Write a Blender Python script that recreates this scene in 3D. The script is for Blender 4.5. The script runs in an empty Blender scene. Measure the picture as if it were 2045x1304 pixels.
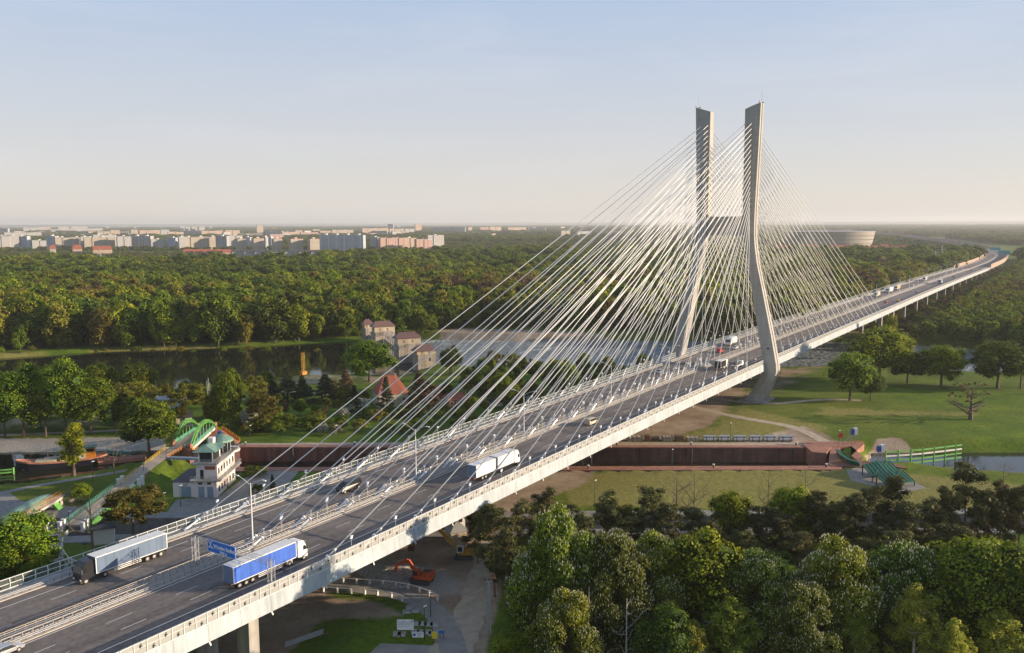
import bpy, bmesh, math, random
import numpy as np
from mathutils import Vector, Matrix
R_ = math.radians
rnd = random.Random(7)
S = bpy.context.scene
COL = S.collection

# ------------------------------------------------------------------ camera
FPX = 1728.389
CX, CY, CZ = -353.731, -106.746, 57.941
_yaw, _pit, _rol = 0.5845846872, -0.1200420192, -0.0035249956
Fv = Vector((math.cos(_pit)*math.cos(_yaw), math.cos(_pit)*math.sin(_yaw), math.sin(_pit)))
Rv = Fv.cross(Vector((0, 0, 1))).normalized()
Uv = Rv.cross(Fv)
R2 = Rv*math.cos(_rol)+Uv*math.sin(_rol)
U2 = Uv*math.cos(_rol)-Rv*math.sin(_rol)
cam = bpy.data.cameras.new('camera')
cam.sensor_width = 36.0
cam.lens = 36.0*FPX/2045.0
cam.clip_start = 1.0
cam.clip_end = 90000.0
camo = bpy.data.objects.new('camera', cam)
M = Matrix((R2, U2, -Fv)).transposed().to_4x4()
M.translation = Vector((CX, CY, CZ))
camo.matrix_world = M
COL.objects.link(camo)
S.camera = camo

# ------------------------------------------------------------------ sky and sun
SUN_EL = R_(12.5)
SUN_AZ = math.atan2(-0.84, 0.54)          # direction towards the sun in the xy plane
sdir = Vector((math.cos(SUN_EL)*math.cos(SUN_AZ), math.cos(SUN_EL)*math.sin(SUN_AZ), math.sin(SUN_EL)))
W = bpy.data.worlds.new('World')
S.world = W
W.use_nodes = True
nt = W.node_tree
sky = nt.nodes.new('ShaderNodeTexSky')
sky.sky_type = 'NISHITA'
sky.sun_disc = False
sky.sun_elevation = SUN_EL
sky.sun_rotation = math.pi/2-SUN_AZ
sky.altitude = 100.0
sky.air_density = 1.0
sky.dust_density = 1.0
sky.ozone_density = 3.0
bg = nt.nodes['Background']
bg.inputs['Strength'].default_value = 0.1
# faint cirrus wisps, fixed to directions of the sky
tc = nt.nodes.new('ShaderNodeTexCoord')
mp = nt.nodes.new('ShaderNodeMapping'); mp.inputs['Scale'].default_value = (1.3, 1.3, 9.0); mp.inputs['Rotation'].default_value = (0.1, 0.15, 0.4)
nz = nt.nodes.new('ShaderNodeTexNoise'); nz.inputs['Scale'].default_value = 2.6; nz.inputs['Detail'].default_value = 8; nz.inputs['Roughness'].default_value = .62; nz.inputs['Distortion'].default_value = .5
rp = nt.nodes.new('ShaderNodeMapRange'); rp.inputs['From Min'].default_value = .5; rp.inputs['From Max'].default_value = .85; rp.inputs['To Max'].default_value = .28
mx = nt.nodes.new('ShaderNodeMix'); mx.data_type = 'RGBA'; mx.inputs['B'].default_value = (4.8, 4.8, 5.2, 1)
nt.links.new(tc.outputs['Generated'], mp.inputs['Vector']); nt.links.new(mp.outputs['Vector'], nz.inputs['Vector'])
nt.links.new(nz.outputs['Fac'], rp.inputs['Value']); nt.links.new(rp.outputs['Result'], mx.inputs['Factor'])
veil = nt.nodes.new('ShaderNodeMix'); veil.data_type = 'RGBA'; vcol = nt.nodes.new('ShaderNodeMix'); vcol.data_type = 'RGBA'; vcol.inputs['A'].default_value = (4.75, 4.4, 4.1, 1); vcol.inputs['B'].default_value = (2.75, 3.5, 4.75, 1)
nt.links.new(vcol.outputs['Result'], veil.inputs['B'])
sz = nt.nodes.new('ShaderNodeSeparateXYZ'); nt.links.new(tc.outputs['Generated'], sz.inputs[0])      # the veil thins towards the zenith
vr = nt.nodes.new('ShaderNodeMapRange'); vr.interpolation_type = 'SMOOTHSTEP'; vr.inputs['From Min'].default_value = -.02; vr.inputs['From Min'].default_value = .2; vr.inputs['From Max'].default_value = .7; vr.inputs['To Min'].default_value = .85; vr.inputs['To Max'].default_value = .32
vz = nt.nodes.new('ShaderNodeMapRange'); vz.inputs['From Min'].default_value = .02; vz.inputs['From Max'].default_value = .27; nt.links.new(sz.outputs['Z'], vz.inputs['Value']); nt.links.new(vz.outputs['Result'], vcol.inputs['Factor'])
nt.links.new(sz.outputs['Z'], vr.inputs['Value']); nt.links.new(vr.outputs['Result'], veil.inputs['Factor'])
nt.links.new(sky.outputs['Color'], veil.inputs['A'])
nt.links.new(veil.outputs['Result'], mx.inputs['A']); nt.links.new(mx.outputs['Result'], bg.inputs['Color'])

sl = bpy.data.lights.new('sun', 'SUN')
sl.energy = 5.0
sl.angle = R_(0.6)
sl.color = (1.0, 0.8, 0.57)
slo = bpy.data.objects.new('sun', sl)
slo.rotation_euler = sdir.to_track_quat('Z', 'Y').to_euler()
slo.location = (0, 0, 300)
COL.objects.link(slo)
S.view_settings.view_transform = 'Standard'
S.view_settings.look = 'None'
S.view_settings.exposure = 0.78
S.view_settings.gamma = 1.0
S.cycles.max_bounces = 6
S.cycles.diffuse_bounces = 3
S.cycles.glossy_bounces = 3
S.cycles.transparent_max_bounces = 12
S.cycles.volume_bounces = 1
S.cycles.caustics_reflective = False
S.cycles.caustics_refractive = False

# ------------------------------------------------------------------ measured geometry helpers
def ray(px, py):
    return Fv + R2*((px-1022.5)/FPX) - U2*((py-652.0)/FPX)
def gp(px, py, z=-16.0):
    """survey helper: the point of the level z plane that was measured at photo pixel (px, py)"""
    d = ray(px, py)
    t = (z-CZ)/d.z
    return Vector((CX+d.x*t, CY+d.y*t, z))
def pxh(p, ytop):
    """height above p of a thing whose top was measured at photo row ytop"""
    lo, hi = 0.0, 200.0
    for _ in range(30):
        m = (lo+hi)/2
        q = Vector((p.x, p.y, p.z+m))-Vector((CX, CY, CZ))
        y = 652-FPX*q.dot(U2)/q.dot(Fv)
        if y > ytop: lo = m
        else: hi = m
    return lo
def mpp(p):
    """metres per photo pixel at p"""
    return (Vector(p)-Vector((CX, CY, CZ))).dot(Fv)/FPX
DK = [(-420, -2.1), (-330, -2.0), (-285, -1.93), (-250, -1.74), (-200, -1.22), (-150, -.78), (-100, -.43), (-50, -.17), (0, 0), (50, .08), (100, .08), (150, -.01), (200, -.19), (250, -.4), (300, -.5), (360, -.6), (480, -1.1), (660, -2.3), (930, -4.9), (1200, -6.2), (1500, -6.5), (1950, -6), (2400, -.5), (6000, 3)]
def dz(u):
    for (a, za), (b, zb) in zip(DK, DK[1:]):
        if u <= b: return za+(zb-za)*(u-a)/(b-a)
    return DK[-1][1]
_cu = np.arange(-500, 6100, 20.0)
_cv = np.interp(_cu, [-500, 1150, 1270, 1471, 1653, 1948, 2205, 2377, 2728, 3184, 3527, 3900, 6100], [0, 0, 2, 10, 26, 78, 145, 200, 308, 432, 540, 675, 1500])
for _ in range(30): _cv[1:-1] = (_cv[:-2]+2*_cv[1:-1]+_cv[2:])/4
def vc(u):
    return 18.9+float(np.interp(u, _cu, _cv))
ZG = -16.0

# ------------------------------------------------------------------ object helpers
def tag(o, label=None, cat=None, group=None, kind=None):
    if label: o['label'] = label
    if cat: o['category'] = cat
    if group: o['group'] = group
    if kind: o['kind'] = kind
    return o
def empty(name, loc=(0, 0, 0), rz=0.0, label=None, cat=None, group=None):
    o = bpy.data.objects.new(name, None)
    o.location = loc; o.rotation_euler = (0, 0, rz); o.empty_display_size = .5
    COL.objects.link(o)
    return tag(o, label, cat, group)
def kids(o): return [c for c in o.children]
def copy_tree(o, parent=None):
    c = o.copy(); COL.objects.link(c); c.parent = parent
    for ch in kids(o): copy_tree(ch, c)
    return c
class MB:
    """collects shapes; build() links them as ONE mesh object"""
    def __init__(s): s.v = []; s.f = []; s.m = []; s.mi = 0; s.T = None
    def add(s, vs, fs):
        n = len(s.v)
        if s.T is not None: vs = [tuple(s.T @ Vector(p)) for p in vs]
        s.v += [tuple(p) for p in vs]
        s.f += [tuple(i+n for i in f) for f in fs]; s.m += [s.mi]*len(fs)
    def box(s, c, d, rz=0.0, top=None):
        x, y, z = [k/2 for k in d]; tx, ty = top if top else (1, 1)
        vs = [(-x, -y, -z), (x, -y, -z), (x, y, -z), (-x, y, -z), (-x*tx, -y*ty, z), (x*tx, -y*ty, z), (x*tx, y*ty, z), (-x*tx, y*ty, z)]
        co, si = math.cos(rz), math.sin(rz)
        vs = [(c[0]+a*co-b*si, c[1]+a*si+b*co, c[2]+e) for a, b, e in vs]
        s.add(vs, [(3, 2, 1, 0), (4, 5, 6, 7), (0, 1, 5, 4), (1, 2, 6, 5), (2, 3, 7, 6), (3, 0, 4, 7)])
    def bb(s, x0, x1, y0, y1, z0, z1): s.box(((x0+x1)/2, (y0+y1)/2, (z0+z1)/2), (x1-x0, y1-y0, z1-z0))
    def beam(s, a, b, w, h=None):
        """rectangular bar from a to b"""
        h = h or w
        a, b = Vector(a), Vector(b); d = (b-a)
        if d.length < 1e-6: return
        d.normalize()
        r = d.cross(Vector((0, 0, 1)))
        if r.length < 1e-3: r = Vector((1, 0, 0))
        r.normalize(); u = r.cross(d)
        vs = []
        for p in (a, b):
            for i, j in ((-1, -1), (1, -1), (1, 1), (-1, 1)): vs.append(p+r*(w/2*i)+u*(h/2*j))
        s.add(vs, [(0, 1, 2, 3), (7, 6, 5, 4), (0, 4, 5, 1), (1, 5, 6, 2), (2, 6, 7, 3), (3, 7, 4, 0)])
    def tube(s, pts, r, n=6, cap=True):
        pts = [Vector(p) for p in pts]; rs = r if isinstance(r, (list, tuple)) else [r]*len(pts)
        vs = []; fs = []; pr = None
        for i, p in enumerate(pts):
            d = (pts[min(i+1, len(pts)-1)]-pts[max(i-1, 0)]).normalized()
            a = d.cross(Vector((0, 0, 1))) if pr is None else pr-d*pr.dot(d)
            if a.length < 1e-3: a = d.cross(Vector((1, 0, 0)))
            a.normalize(); pr = a; b = d.cross(a)
            for k in range(n):
                t = 2*math.pi*k/n; vs.append(p+(a*math.cos(t)+b*math.sin(t))*rs[i])
        for i in range(len(pts)-1):
            for k in range(n):
                k2 = (k+1) % n; fs.append((i*n+k, (i+1)*n+k, (i+1)*n+k2, i*n+k2))
        if cap: fs.append(tuple(range(n))); fs.append(tuple(reversed(range((len(pts)-1)*n, len(pts)*n))))
        s.add(vs, fs)
    def disc(s, c, r, ax, th, n=16):
        """cylinder centred at c along axis 0/1/2"""
        a = Vector(c); d = Vector((0, 0, 0)); d[ax] = th/2
        s.tube([a-d, a+d], r, n)
    def prism(s, poly, z0, z1, cap=True):
        n = len(poly)
        vs = [(p[0], p[1], z0) for p in poly]+[(p[0], p[1], z1) for p in poly]
        fs = [(i, (i+1) % n, n+(i+1) % n, n+i) for i in range(n)]
        if cap: fs += [tuple(range(n, 2*n)), tuple(reversed(range(n)))]
        s.add(vs, fs)
    def extr(s, poly, ax, a, b):
        """poly given in the two other axes, extruded along ax (0 or 1) from a to b"""
        n = len(poly)
        if ax == 0: mk = lambda p, t: (t, p[0], p[1])
        else: mk = lambda p, t: (p[0], t, p[1])
        vs = [mk(p, a) for p in poly]+[mk(p, b) for p in poly]
        s.add(vs, [(i, (i+1) % n, n+(i+1) % n, n+i) for i in range(n)]+[tuple(range(n, 2*n)), tuple(reversed(range(n)))])
    def loft(s, rings, cap=True):
        n = len(rings[0]); vs = [p for r in rings for p in r]; fs = []
        for i in range(len(rings)-1):
            for k in range(n):
                k2 = (k+1) % n; fs.append((i*n+k, i*n+k2, (i+1)*n+k2, (i+1)*n+k))
        if cap: fs.append(tuple(reversed(range(n)))); fs.append(tuple(range((len(rings)-1)*n, len(rings)*n)))
        s.add(vs, fs)
    def gable(s, c, L, Wd, h0, h, rz=0.0, ov=.4, hip=0.0):
        """roof: eaves at h0, ridge h higher along the local x axis"""
        x, y = L/2+ov, Wd/2+ov; hx = x-hip
        vs = [(-x, -y, h0), (x, -y, h0), (x, y, h0), (-x, y, h0), (-hx, 0, h0+h), (hx, 0, h0+h)]
        co, si = math.cos(rz), math.sin(rz)
        vs = [(c[0]+a*co-b*si, c[1]+a*si+b*co, c[2]+e) for a, b, e in vs]
        s.add(vs, [(0, 1, 5, 4), (2, 3, 4, 5), (1, 2, 5), (3, 0, 4), (3, 2, 1, 0)])
    def build(s, name, mats, parent=None, smooth=False, bevel=0.0):
        me = bpy.data.meshes.new(name)
        me.from_pydata(s.v, [], s.f)
        ms = mats if isinstance(mats, (list, tuple)) else [mats]
        for m in ms: me.materials.append(m)
        if len(ms) > 1: me.polygons.foreach_set('material_index', s.m)
        bm = bmesh.new(); bm.from_mesh(me); bmesh.ops.recalc_face_normals(bm, faces=bm.faces[:])
        if bevel: bmesh.ops.bevel(bm, geom=bm.edges[:], offset=bevel, segments=1, affect='EDGES')
        bm.to_mesh(me); bm.free()
        if smooth: me.polygons.foreach_set('use_smooth', [True]*len(me.polygons))
        me.update()
        o = bpy.data.objects.new(name, me); COL.objects.link(o); o.parent = parent
        return o
def box_obj(name, m, parent, *bxs):
    b = MB()
    for x in bxs: b.bb(*x)
    return b.build(name, m, parent)

# ------------------------------------------------------------------ materials
MT = {}
def mat(name, col, rough=.7, amt=.12, scale=1.0, metal=0.0, spec=.5, bump=0.0, col2=None, detail=5, emit=None):
    m = bpy.data.materials.new(name); m.use_nodes = True; t = m.node_tree; b = t.nodes['Principled BSDF']
    b.inputs['Roughness'].default_value = rough; b.inputs['Metallic'].default_value = metal
    b.inputs['Specular IOR Level'].default_value = spec
    c = t.nodes.new('ShaderNodeTexCoord'); n = t.nodes.new('ShaderNodeTexNoise'); n.inputs['Scale'].default_value = scale; n.inputs['Detail'].default_value = detail
    n.inputs['Roughness'].default_value = .62
    t.links.new(c.outputs['Object'], n.inputs['Vector'])
    r = t.nodes.new('ShaderNodeMapRange'); r.inputs['From Min'].default_value = .3; r.inputs['From Max'].default_value = .7
    t.links.new(n.outputs['Fac'], r.inputs['Value'])
    x = t.nodes.new('ShaderNodeMix'); x.data_type = 'RGBA'
    a = col2 if col2 else tuple(k*(1-amt) for k in col)
    bb_ = col if col2 else tuple(min(1, k*(1+amt)) for k in col)
    x.inputs['A'].default_value = (*a, 1); x.inputs['B'].default_value = (*bb_, 1)
    t.links.new(r.outputs['Result'], x.inputs['Factor']); t.links.new(x.outputs['Result'], b.inputs['Base Color'])
    if bump:
        bu = t.nodes.new('ShaderNodeBump'); bu.inputs['Strength'].default_value = bump; bu.inputs['Distance'].default_value = .3
        t.links.new(n.outputs['Fac'], bu.inputs['Height']); t.links.new(bu.outputs['Normal'], b.inputs['Normal'])
    MT[name] = m
    return m
mat('asphalt_old', (.085, .078, .074), .85, .18, .35)
mat('white_paint', (.72, .71, .68), .6, .1, .6)
mat('line_paint', (.62, .6, .56), .6, .2, 3.0)
mat('steel_white', (.7, .7, .7), .45, .08, .5)
mat('cable_white', (.74, .73, .71), .4, .04, .3)
mat('galv', (.42, .43, .44), .45, .15, 2.0, metal=.35)
mat('dark_steel', (.06, .065, .07), .5, .2, 1.0)
mat('fascia', (.45, .5, .54), .42, .16, .12)
mat('kerb_concrete', (.47, .42, .37), .85, .16, .5)
mat('concrete', (.4, .38, .35), .85, .18, .25, bump=.05)
mat('concrete_dark', (.24, .23, .22), .85, .25, .5)
mat('pylon_concrete', (.4, .385, .365), .8, .09, .12)
mat('groove', (.3, .17, .1), .85, .2, .3)
mat('rust', (.16, .07, .04), .8, .3, 1.0)
mat('bird_black', (.02, .02, .022), .6)
mat('sign_blue', (.012, .16, .58), .45, .05)
mat('sign_white', (.8, .8, .8), .5, .03)
mat('lock_red', (.3, .13, .085), .85, .3, .35, col2=(.17, .085, .06))
mat('lock_red_light', (.38, .17, .115), .8, .2, .5)
mat('rail_orange', (.62, .22, .02), .5, .1)
mat('rail_yellow', (.62, .38, .03), .5, .1)
mat('green_light', (.14, .38, .08), .5, .12, .8)
mat('green_dark', (.008, .085, .045), .5, .2, .8)
mat('green_teal', (.08, .3, .22), .45, .12, .8)
mat('copper_roof', (.15, .26, .21), .55, .2, .6)
mat('plaster_pink', (.74, .65, .61), .8, .06, .5)
mat('plaster_cream', (.56, .47, .34), .85, .12, .4)
mat('plaster_white', (.66, .64, .6), .8, .08, .4)
mat('stone_pale', (.42, .36, .29), .85, .18, .8)
mat('brown_roof', (.15, .085, .075), .6, .2, 1.2)
mat('red_roof', (.3, .085, .05), .75, .22, 1.2)
mat('dark_roof', (.05, .052, .06), .7, .2, .6)
mat('glass_dark', (.02, .025, .03), .08, .1)
mat('door_blue', (.22, .28, .36), .5, .08)
mat('rubber', (.02, .02, .02), .8)
mat('rim', (.5, .48, .46), .4, .1, metal=.5)
mat('truck_white', (.78, .78, .76), .4, .05, .3)
mat('truck_blue', (.06, .16, .62), .4, .1, .5)
mat('truck_silver', (.16, .22, .32), .35, .08, .4)
mat('truck_black', (.02, .02, .024), .3, .2)
mat('cab_blue', (.015, .05, .15), .3, .1)
mat('chassis_dirty', (.13, .1, .075), .8, .3, 2.0)
mat('car_red', (.5, .02, .03), .3, .05)
mat('car_white', (.75, .74, .72), .3, .04)
mat('car_beige', (.5, .43, .33), .4, .06)
mat('car_dark', (.03, .028, .035), .28, .1)
mat('car_grey', (.2, .21, .22), .3, .1)
mat('car_silver', (.5, .51, .53), .3, .05, metal=.4)
mat('cargo_orange', (.7, .32, .04), .5, .08)
mat('cargo_tan', (.55, .42, .3), .5, .08)
mat('excav_orange', (.5, .08, .02), .55, .25, 1.5)
mat('excav_yellow', (.5, .27, .02), .55, .2, 1.5)
mat('hull_black', (.018, .018, .03), .5, .2)
mat('barge_salmon', (.45, .19, .12), .7, .25, .8)
mat('barge_cream', (.5, .46, .31), .6, .12, .8)
mat('wood', (.2, .13, .08), .85, .3, 2.0)
mat('wood_pale', (.42, .36, .3), .85, .2, 2.0)
mat('skin', (.5, .3, .2), .6)
mat('cloth_dark', (.03, .03, .04), .9)
mat('cloth_red', (.55, .04, .03), .8)
mat('cloth_blue', (.05, .08, .18), .8)
mat('yellow_plain', (.7, .55, .02), .5)
mat('red_plain', (.6, .03, .03), .5)
mat('blue_box', (.02, .09, .35), .5, .1)
mat('barrier_tan', (.36, .25, .19), .8, .15, .1)
mat('teal_sign', (.02, .3, .36), .5)
mat('lamp_head', (.75, .77, .8), .35)
mat('bark', (.12, .09, .065), .9, .3, 1.5)
mat('bark_pine', (.3, .14, .07), .9, .3, 1.0, col2=(.12, .08, .06))
mat('bark_white', (.6, .56, .5), .8, .2, 2.0)
mat('twig', (.16, .12, .085), .9, .2, 1.0)
mat('foam_white', (.75, .76, .76), .7)
mat('town_red', (.3, .08, .055), .8, .3, .05)
def fascia_joints():
    t = MT['fascia'].node_tree; b = t.nodes['Principled BSDF']; c = t.nodes.new('ShaderNodeTexCoord'); sx = t.nodes.new('ShaderNodeSeparateXYZ'); t.links.new(c.outputs['Object'], sx.inputs[0])
    a = t.nodes.new('ShaderNodeMath'); a.operation = 'MULTIPLY'; a.inputs[1].default_value = 1/6.0; t.links.new(sx.outputs['X'], a.inputs[0])
    f = t.nodes.new('ShaderNodeMath'); f.operation = 'FRACT'; t.links.new(a.outputs[0], f.inputs[0]); g = t.nodes.new('ShaderNodeMath'); g.operation = 'LESS_THAN'; g.inputs[1].default_value = .009; t.links.new(f.outputs[0], g.inputs[0])
    x = t.nodes.new('ShaderNodeMix'); x.data_type = 'RGBA'; x.inputs['B'].default_value = (.2, .13, .09, 1); t.links.new(g.outputs[0], x.inputs['Factor']); t.links.new(b.inputs['Base Color'].links[0].from_socket, x.inputs['A']); t.links.new(x.outputs['Result'], b.inputs['Base Color'])
fascia_joints()
def streaks(name, sz_, amt, lines=0.0):
    """rain streaks down a wall, painted fold shade on truck curtains, and pour lines every few metres"""
    t = MT[name].node_tree; b = t.nodes['Principled BSDF']; c = t.nodes.new('ShaderNodeTexCoord'); m = t.nodes.new('ShaderNodeMapping'); m.inputs['Scale'].default_value = (1, 1, .06); n = t.nodes.new('ShaderNodeTexNoise'); n.inputs['Scale'].default_value = sz_; n.inputs['Detail'].default_value = 5
    t.links.new(c.outputs['Object'], m.inputs[0]); t.links.new(m.outputs[0], n.inputs['Vector']); r = t.nodes.new('ShaderNodeMapRange'); r.inputs['From Min'].default_value = .35; r.inputs['From Max'].default_value = .65; r.inputs['To Min'].default_value = 1-amt; r.inputs['To Max'].default_value = 1.0; t.links.new(n.outputs['Fac'], r.inputs['Value'])
    v = r.outputs['Result']
    if lines:
        sx = t.nodes.new('ShaderNodeSeparateXYZ'); t.links.new(c.outputs['Object'], sx.inputs[0]); a = t.nodes.new('ShaderNodeMath'); a.operation = 'MULTIPLY'; a.inputs[1].default_value = 1/lines; t.links.new(sx.outputs['Z'], a.inputs[0]); f = t.nodes.new('ShaderNodeMath'); f.operation = 'FRACT'; t.links.new(a.outputs[0], f.inputs[0]); g = t.nodes.new('ShaderNodeMath'); g.operation = 'LESS_THAN'; g.inputs[1].default_value = .05; t.links.new(f.outputs[0], g.inputs[0])
        h = t.nodes.new('ShaderNodeMath'); h.operation = 'MULTIPLY_ADD'; h.inputs[1].default_value = -.16; t.links.new(g.outputs[0], h.inputs[0]); t.links.new(v, h.inputs[2]); v = h.outputs[0]
    x = t.nodes.new('ShaderNodeVectorMath'); x.operation = 'SCALE'; t.links.new(b.inputs['Base Color'].links[0].from_socket, x.inputs[0]); t.links.new(v, x.inputs['Scale']); t.links.new(x.outputs[0], b.inputs['Base Color'])
def joints(name, per, w=.012, k=.45):
    t = MT[name].node_tree; b = t.nodes['Principled BSDF']; c = t.nodes.new('ShaderNodeTexCoord'); sx = t.nodes.new('ShaderNodeSeparateXYZ'); t.links.new(c.outputs['Object'], sx.inputs[0]); a = t.nodes.new('ShaderNodeMath'); a.operation = 'MULTIPLY'; a.inputs[1].default_value = 1/per; t.links.new(sx.outputs['X'], a.inputs[0]); f = t.nodes.new('ShaderNodeMath'); f.operation = 'FRACT'; t.links.new(a.outputs[0], f.inputs[0]); g = t.nodes.new('ShaderNodeMath'); g.operation = 'LESS_THAN'; g.inputs[1].default_value = w; t.links.new(f.outputs[0], g.inputs[0])
    h = t.nodes.new('ShaderNodeMath'); h.operation = 'MULTIPLY_ADD'; h.inputs[1].default_value = -k; h.inputs[2].default_value = 1.0; t.links.new(g.outputs[0], h.inputs[0]); x = t.nodes.new('ShaderNodeVectorMath'); x.operation = 'SCALE'; t.links.new(b.inputs['Base Color'].links[0].from_socket, x.inputs[0]); t.links.new(h.outputs[0], x.inputs['Scale']); t.links.new(x.outputs[0], b.inputs['Base Color'])
joints('lock_red', 8.2, .03)
streaks('pylon_concrete', .7, .16, 4.0); streaks('fascia', 1.2, .2); streaks('lock_red', .5, .4); streaks('lock_red_light', .6, .25); streaks('concrete', .9, .3); streaks('plaster_cream', .8, .25); streaks('stone_pale', .8, .35, 2.2); streaks('truck_white', 1.6, .12); streaks('truck_blue', 1.3, .35); streaks('truck_silver', 1.3, .25)  # on the truck curtains these streaks paint the shade of folds
# asphalt: patched, with smoother wheel tracks along the lanes
def asphalt():
    m = bpy.data.materials.new('asphalt'); m.use_nodes = True; t = m.node_tree; b = t.nodes['Principled BSDF']
    b.inputs['Roughness'].default_value = .82
    c = t.nodes.new('ShaderNodeTexCoord')
    def noise(sc, det, mapsc):
        mp_ = t.nodes.new('ShaderNodeMapping'); mp_.inputs['Scale'].default_value = mapsc
        n = t.nodes.new('ShaderNodeTexNoise'); n.inputs['Scale'].default_value = sc; n.inputs['Detail'].default_value = det
        t.links.new(c.outputs['Object'], mp_.inputs['Vector']); t.links.new(mp_.outputs['Vector'], n.inputs['Vector']); return n
    a = noise(1, 3, (.02, .7, 1)); d = noise(1.2, 8, (1, 1, 1)); e = noise(.08, 3, (1, 1, 1))
    m1 = t.nodes.new('ShaderNodeMath'); m1.operation = 'ADD'; m2 = t.nodes.new('ShaderNodeMath'); m2.operation = 'ADD'
    t.links.new(a.outputs['Fac'], m1.inputs[0]); t.links.new(d.outputs['Fac'], m1.inputs[1])
    t.links.new(m1.outputs[0], m2.inputs[0]); t.links.new(e.outputs['Fac'], m2.inputs[1])
    cr = t.nodes.new('ShaderNodeMapRange'); cr.inputs['From Min'].default_value = 1.2; cr.inputs['From Max'].default_value = 1.8
    t.links.new(m2.outputs[0], cr.inputs['Value'])
    x = t.nodes.new('ShaderNodeMix'); x.data_type = 'RGBA'; x.inputs['A'].default_value = (.1, .085, .079, 1); x.inputs['B'].default_value = (.2, .172, .157, 1)
    t.links.new(cr.outputs['Result'], x.inputs['Factor']); t.links.new(x.outputs['Result'], b.inputs['Base Color'])
    MT['asphalt'] = m
asphalt()
# see-through noise screen of the bridge parapets
def glass(name, col, alpha, rough=.15):
    m = bpy.data.materials.new(name); m.use_nodes = True; b = m.node_tree.nodes['Principled BSDF']
    b.inputs['Base Color'].default_value = (*col, 1); b.inputs['Alpha'].default_value = alpha; b.inputs['Roughness'].default_value = rough
    MT[name] = m
glass('screen_glass', (.5, .5, .48), .68)
glass('screen_clear', (.3, .36, .36), .22)
def water(name, col, rough, bump, scale, foam=None):
    m = bpy.data.materials.new(name); m.use_nodes = True; t = m.node_tree; b = t.nodes['Principled BSDF']
    b.inputs['Roughness'].default_value = rough; b.inputs['IOR'].default_value = 1.33
    b.inputs['Base Color'].default_value = (*col, 1)
    c = t.nodes.new('ShaderNodeTexCoord'); n = t.nodes.new('ShaderNodeTexNoise'); n.inputs['Scale'].default_value = scale; n.inputs['Detail'].default_value = 6
    t.links.new(c.outputs['Object'], n.inputs['Vector'])
    bu = t.nodes.new('ShaderNodeBump'); bu.inputs['Strength'].default_value = bump; bu.inputs['Distance'].default_value = .2
    t.links.new(n.outputs['Fac'], bu.inputs['Height']); t.links.new(bu.outputs['Normal'], b.inputs['Normal'])
    if foam:
        mp_ = t.nodes.new('ShaderNodeMapping'); mp_.inputs['Rotation'].default_value = (0, 0, -math.atan2(-.84, .55)); mp_.inputs['Scale'].default_value = (.3, 1, 1)
        n2 = t.nodes.new('ShaderNodeTexNoise'); n2.inputs['Scale'].default_value = .12; n2.inputs['Detail'].default_value = 7; n2.inputs['Roughness'].default_value = .7
        t.links.new(c.outputs['Object'], mp_.inputs['Vector']); t.links.new(mp_.outputs['Vector'], n2.inputs['Vector'])
        r = t.nodes.new('ShaderNodeMapRange'); r.inputs['From Min'].default_value = foam; r.inputs['From Max'].default_value = foam+.1
        t.links.new(n2.outputs['Fac'], r.inputs['Value'])
        x = t.nodes.new('ShaderNodeMix'); x.data_type = 'RGBA'; x.inputs['A'].default_value = (*col, 1); x.inputs['B'].default_value = (.6, .62, .62, 1)
        t.links.new(r.outputs['Result'], x.inputs['Factor']); t.links.new(x.outputs['Result'], b.inputs['Base Color'])
    MT[name] = m
water('water_calm', (.02, .022, .012), .06, .04, .9)
water('water_lock', (.02, .017, .01), .08, .05, 1.2)
water('water_canal', (.02, .024, .016), .08, .06, 1.2)
water('water_rapid', (.2, .228, .245), .3, 1.0, .3, foam=.56)
for n in MT['water_rapid'].node_tree.nodes:
    if n.type == 'BUMP': n.inputs['Distance'].default_value = 2.6

# ------------------------------------------------------------------ terrain: one sheet to the horizon, with the water bodies cut into it
def P(lst, z=ZG): return [tuple(gp(x, y, z)[:2]) for x, y in lst]
def sdf(pts, poly):
    """signed distance (negative inside) of Nx2 points to a polygon"""
    pts = np.asarray(pts); poly = np.asarray(poly); n = len(poly)
    d = np.full(len(pts), 1e18); ins = np.zeros(len(pts), bool)
    for i in range(n):
        a = poly[i]; b = poly[(i+1) % n]; e = b-a; w = pts-a
        t = np.clip((w@e)/max(e@e, 1e-9), 0, 1); r = w-np.outer(t, e); d = np.minimum(d, (r*r).sum(1))
        c = ((a[1] > pts[:, 1]) != (b[1] > pts[:, 1]))
        with np.errstate(divide='ignore', invalid='ignore'):
            xx = (b[0]-a[0])*(pts[:, 1]-a[1])/(b[1]-a[1])+a[0]
        ins ^= c & (pts[:, 0] < xx)
    return np.sqrt(d)*np.where(ins, -1, 1)
def pline_d(pts, line):
    """distance to a polyline of (x,y,h) and the height h at the nearest point"""
    pts = np.asarray(pts); d = np.full(len(pts), 1e18); h = np.zeros(len(pts))
    for a, b in zip(line, line[1:]):
        a = np.asarray(a, float); b = np.asarray(b, float); e = b[:2]-a[:2]; w = pts-a[:2]
        t = np.clip((w@e)/max(e@e, 1e-9), 0, 1); r = w-np.outer(t, e); q = (r*r).sum(1); m = q < d
        d = np.where(m, q, d); h = np.where(m, a[2]+(b[2]-a[2])*t, h)
    return np.sqrt(d), h
ZU, ZL = -18.0, -20.5           # upper and lower water levels
RIV_UP = P([(-700, 745), (-200, 724), (0, 716), (200, 703), (380, 697), (500, 693), (610, 686), (722, 682), (800, 705), (845, 738), (800, 752), (720, 750), (600, 752), (480, 765), (320, 785), (150, 790), (0, 790), (-300, 800), (-700, 830)], ZU)
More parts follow.
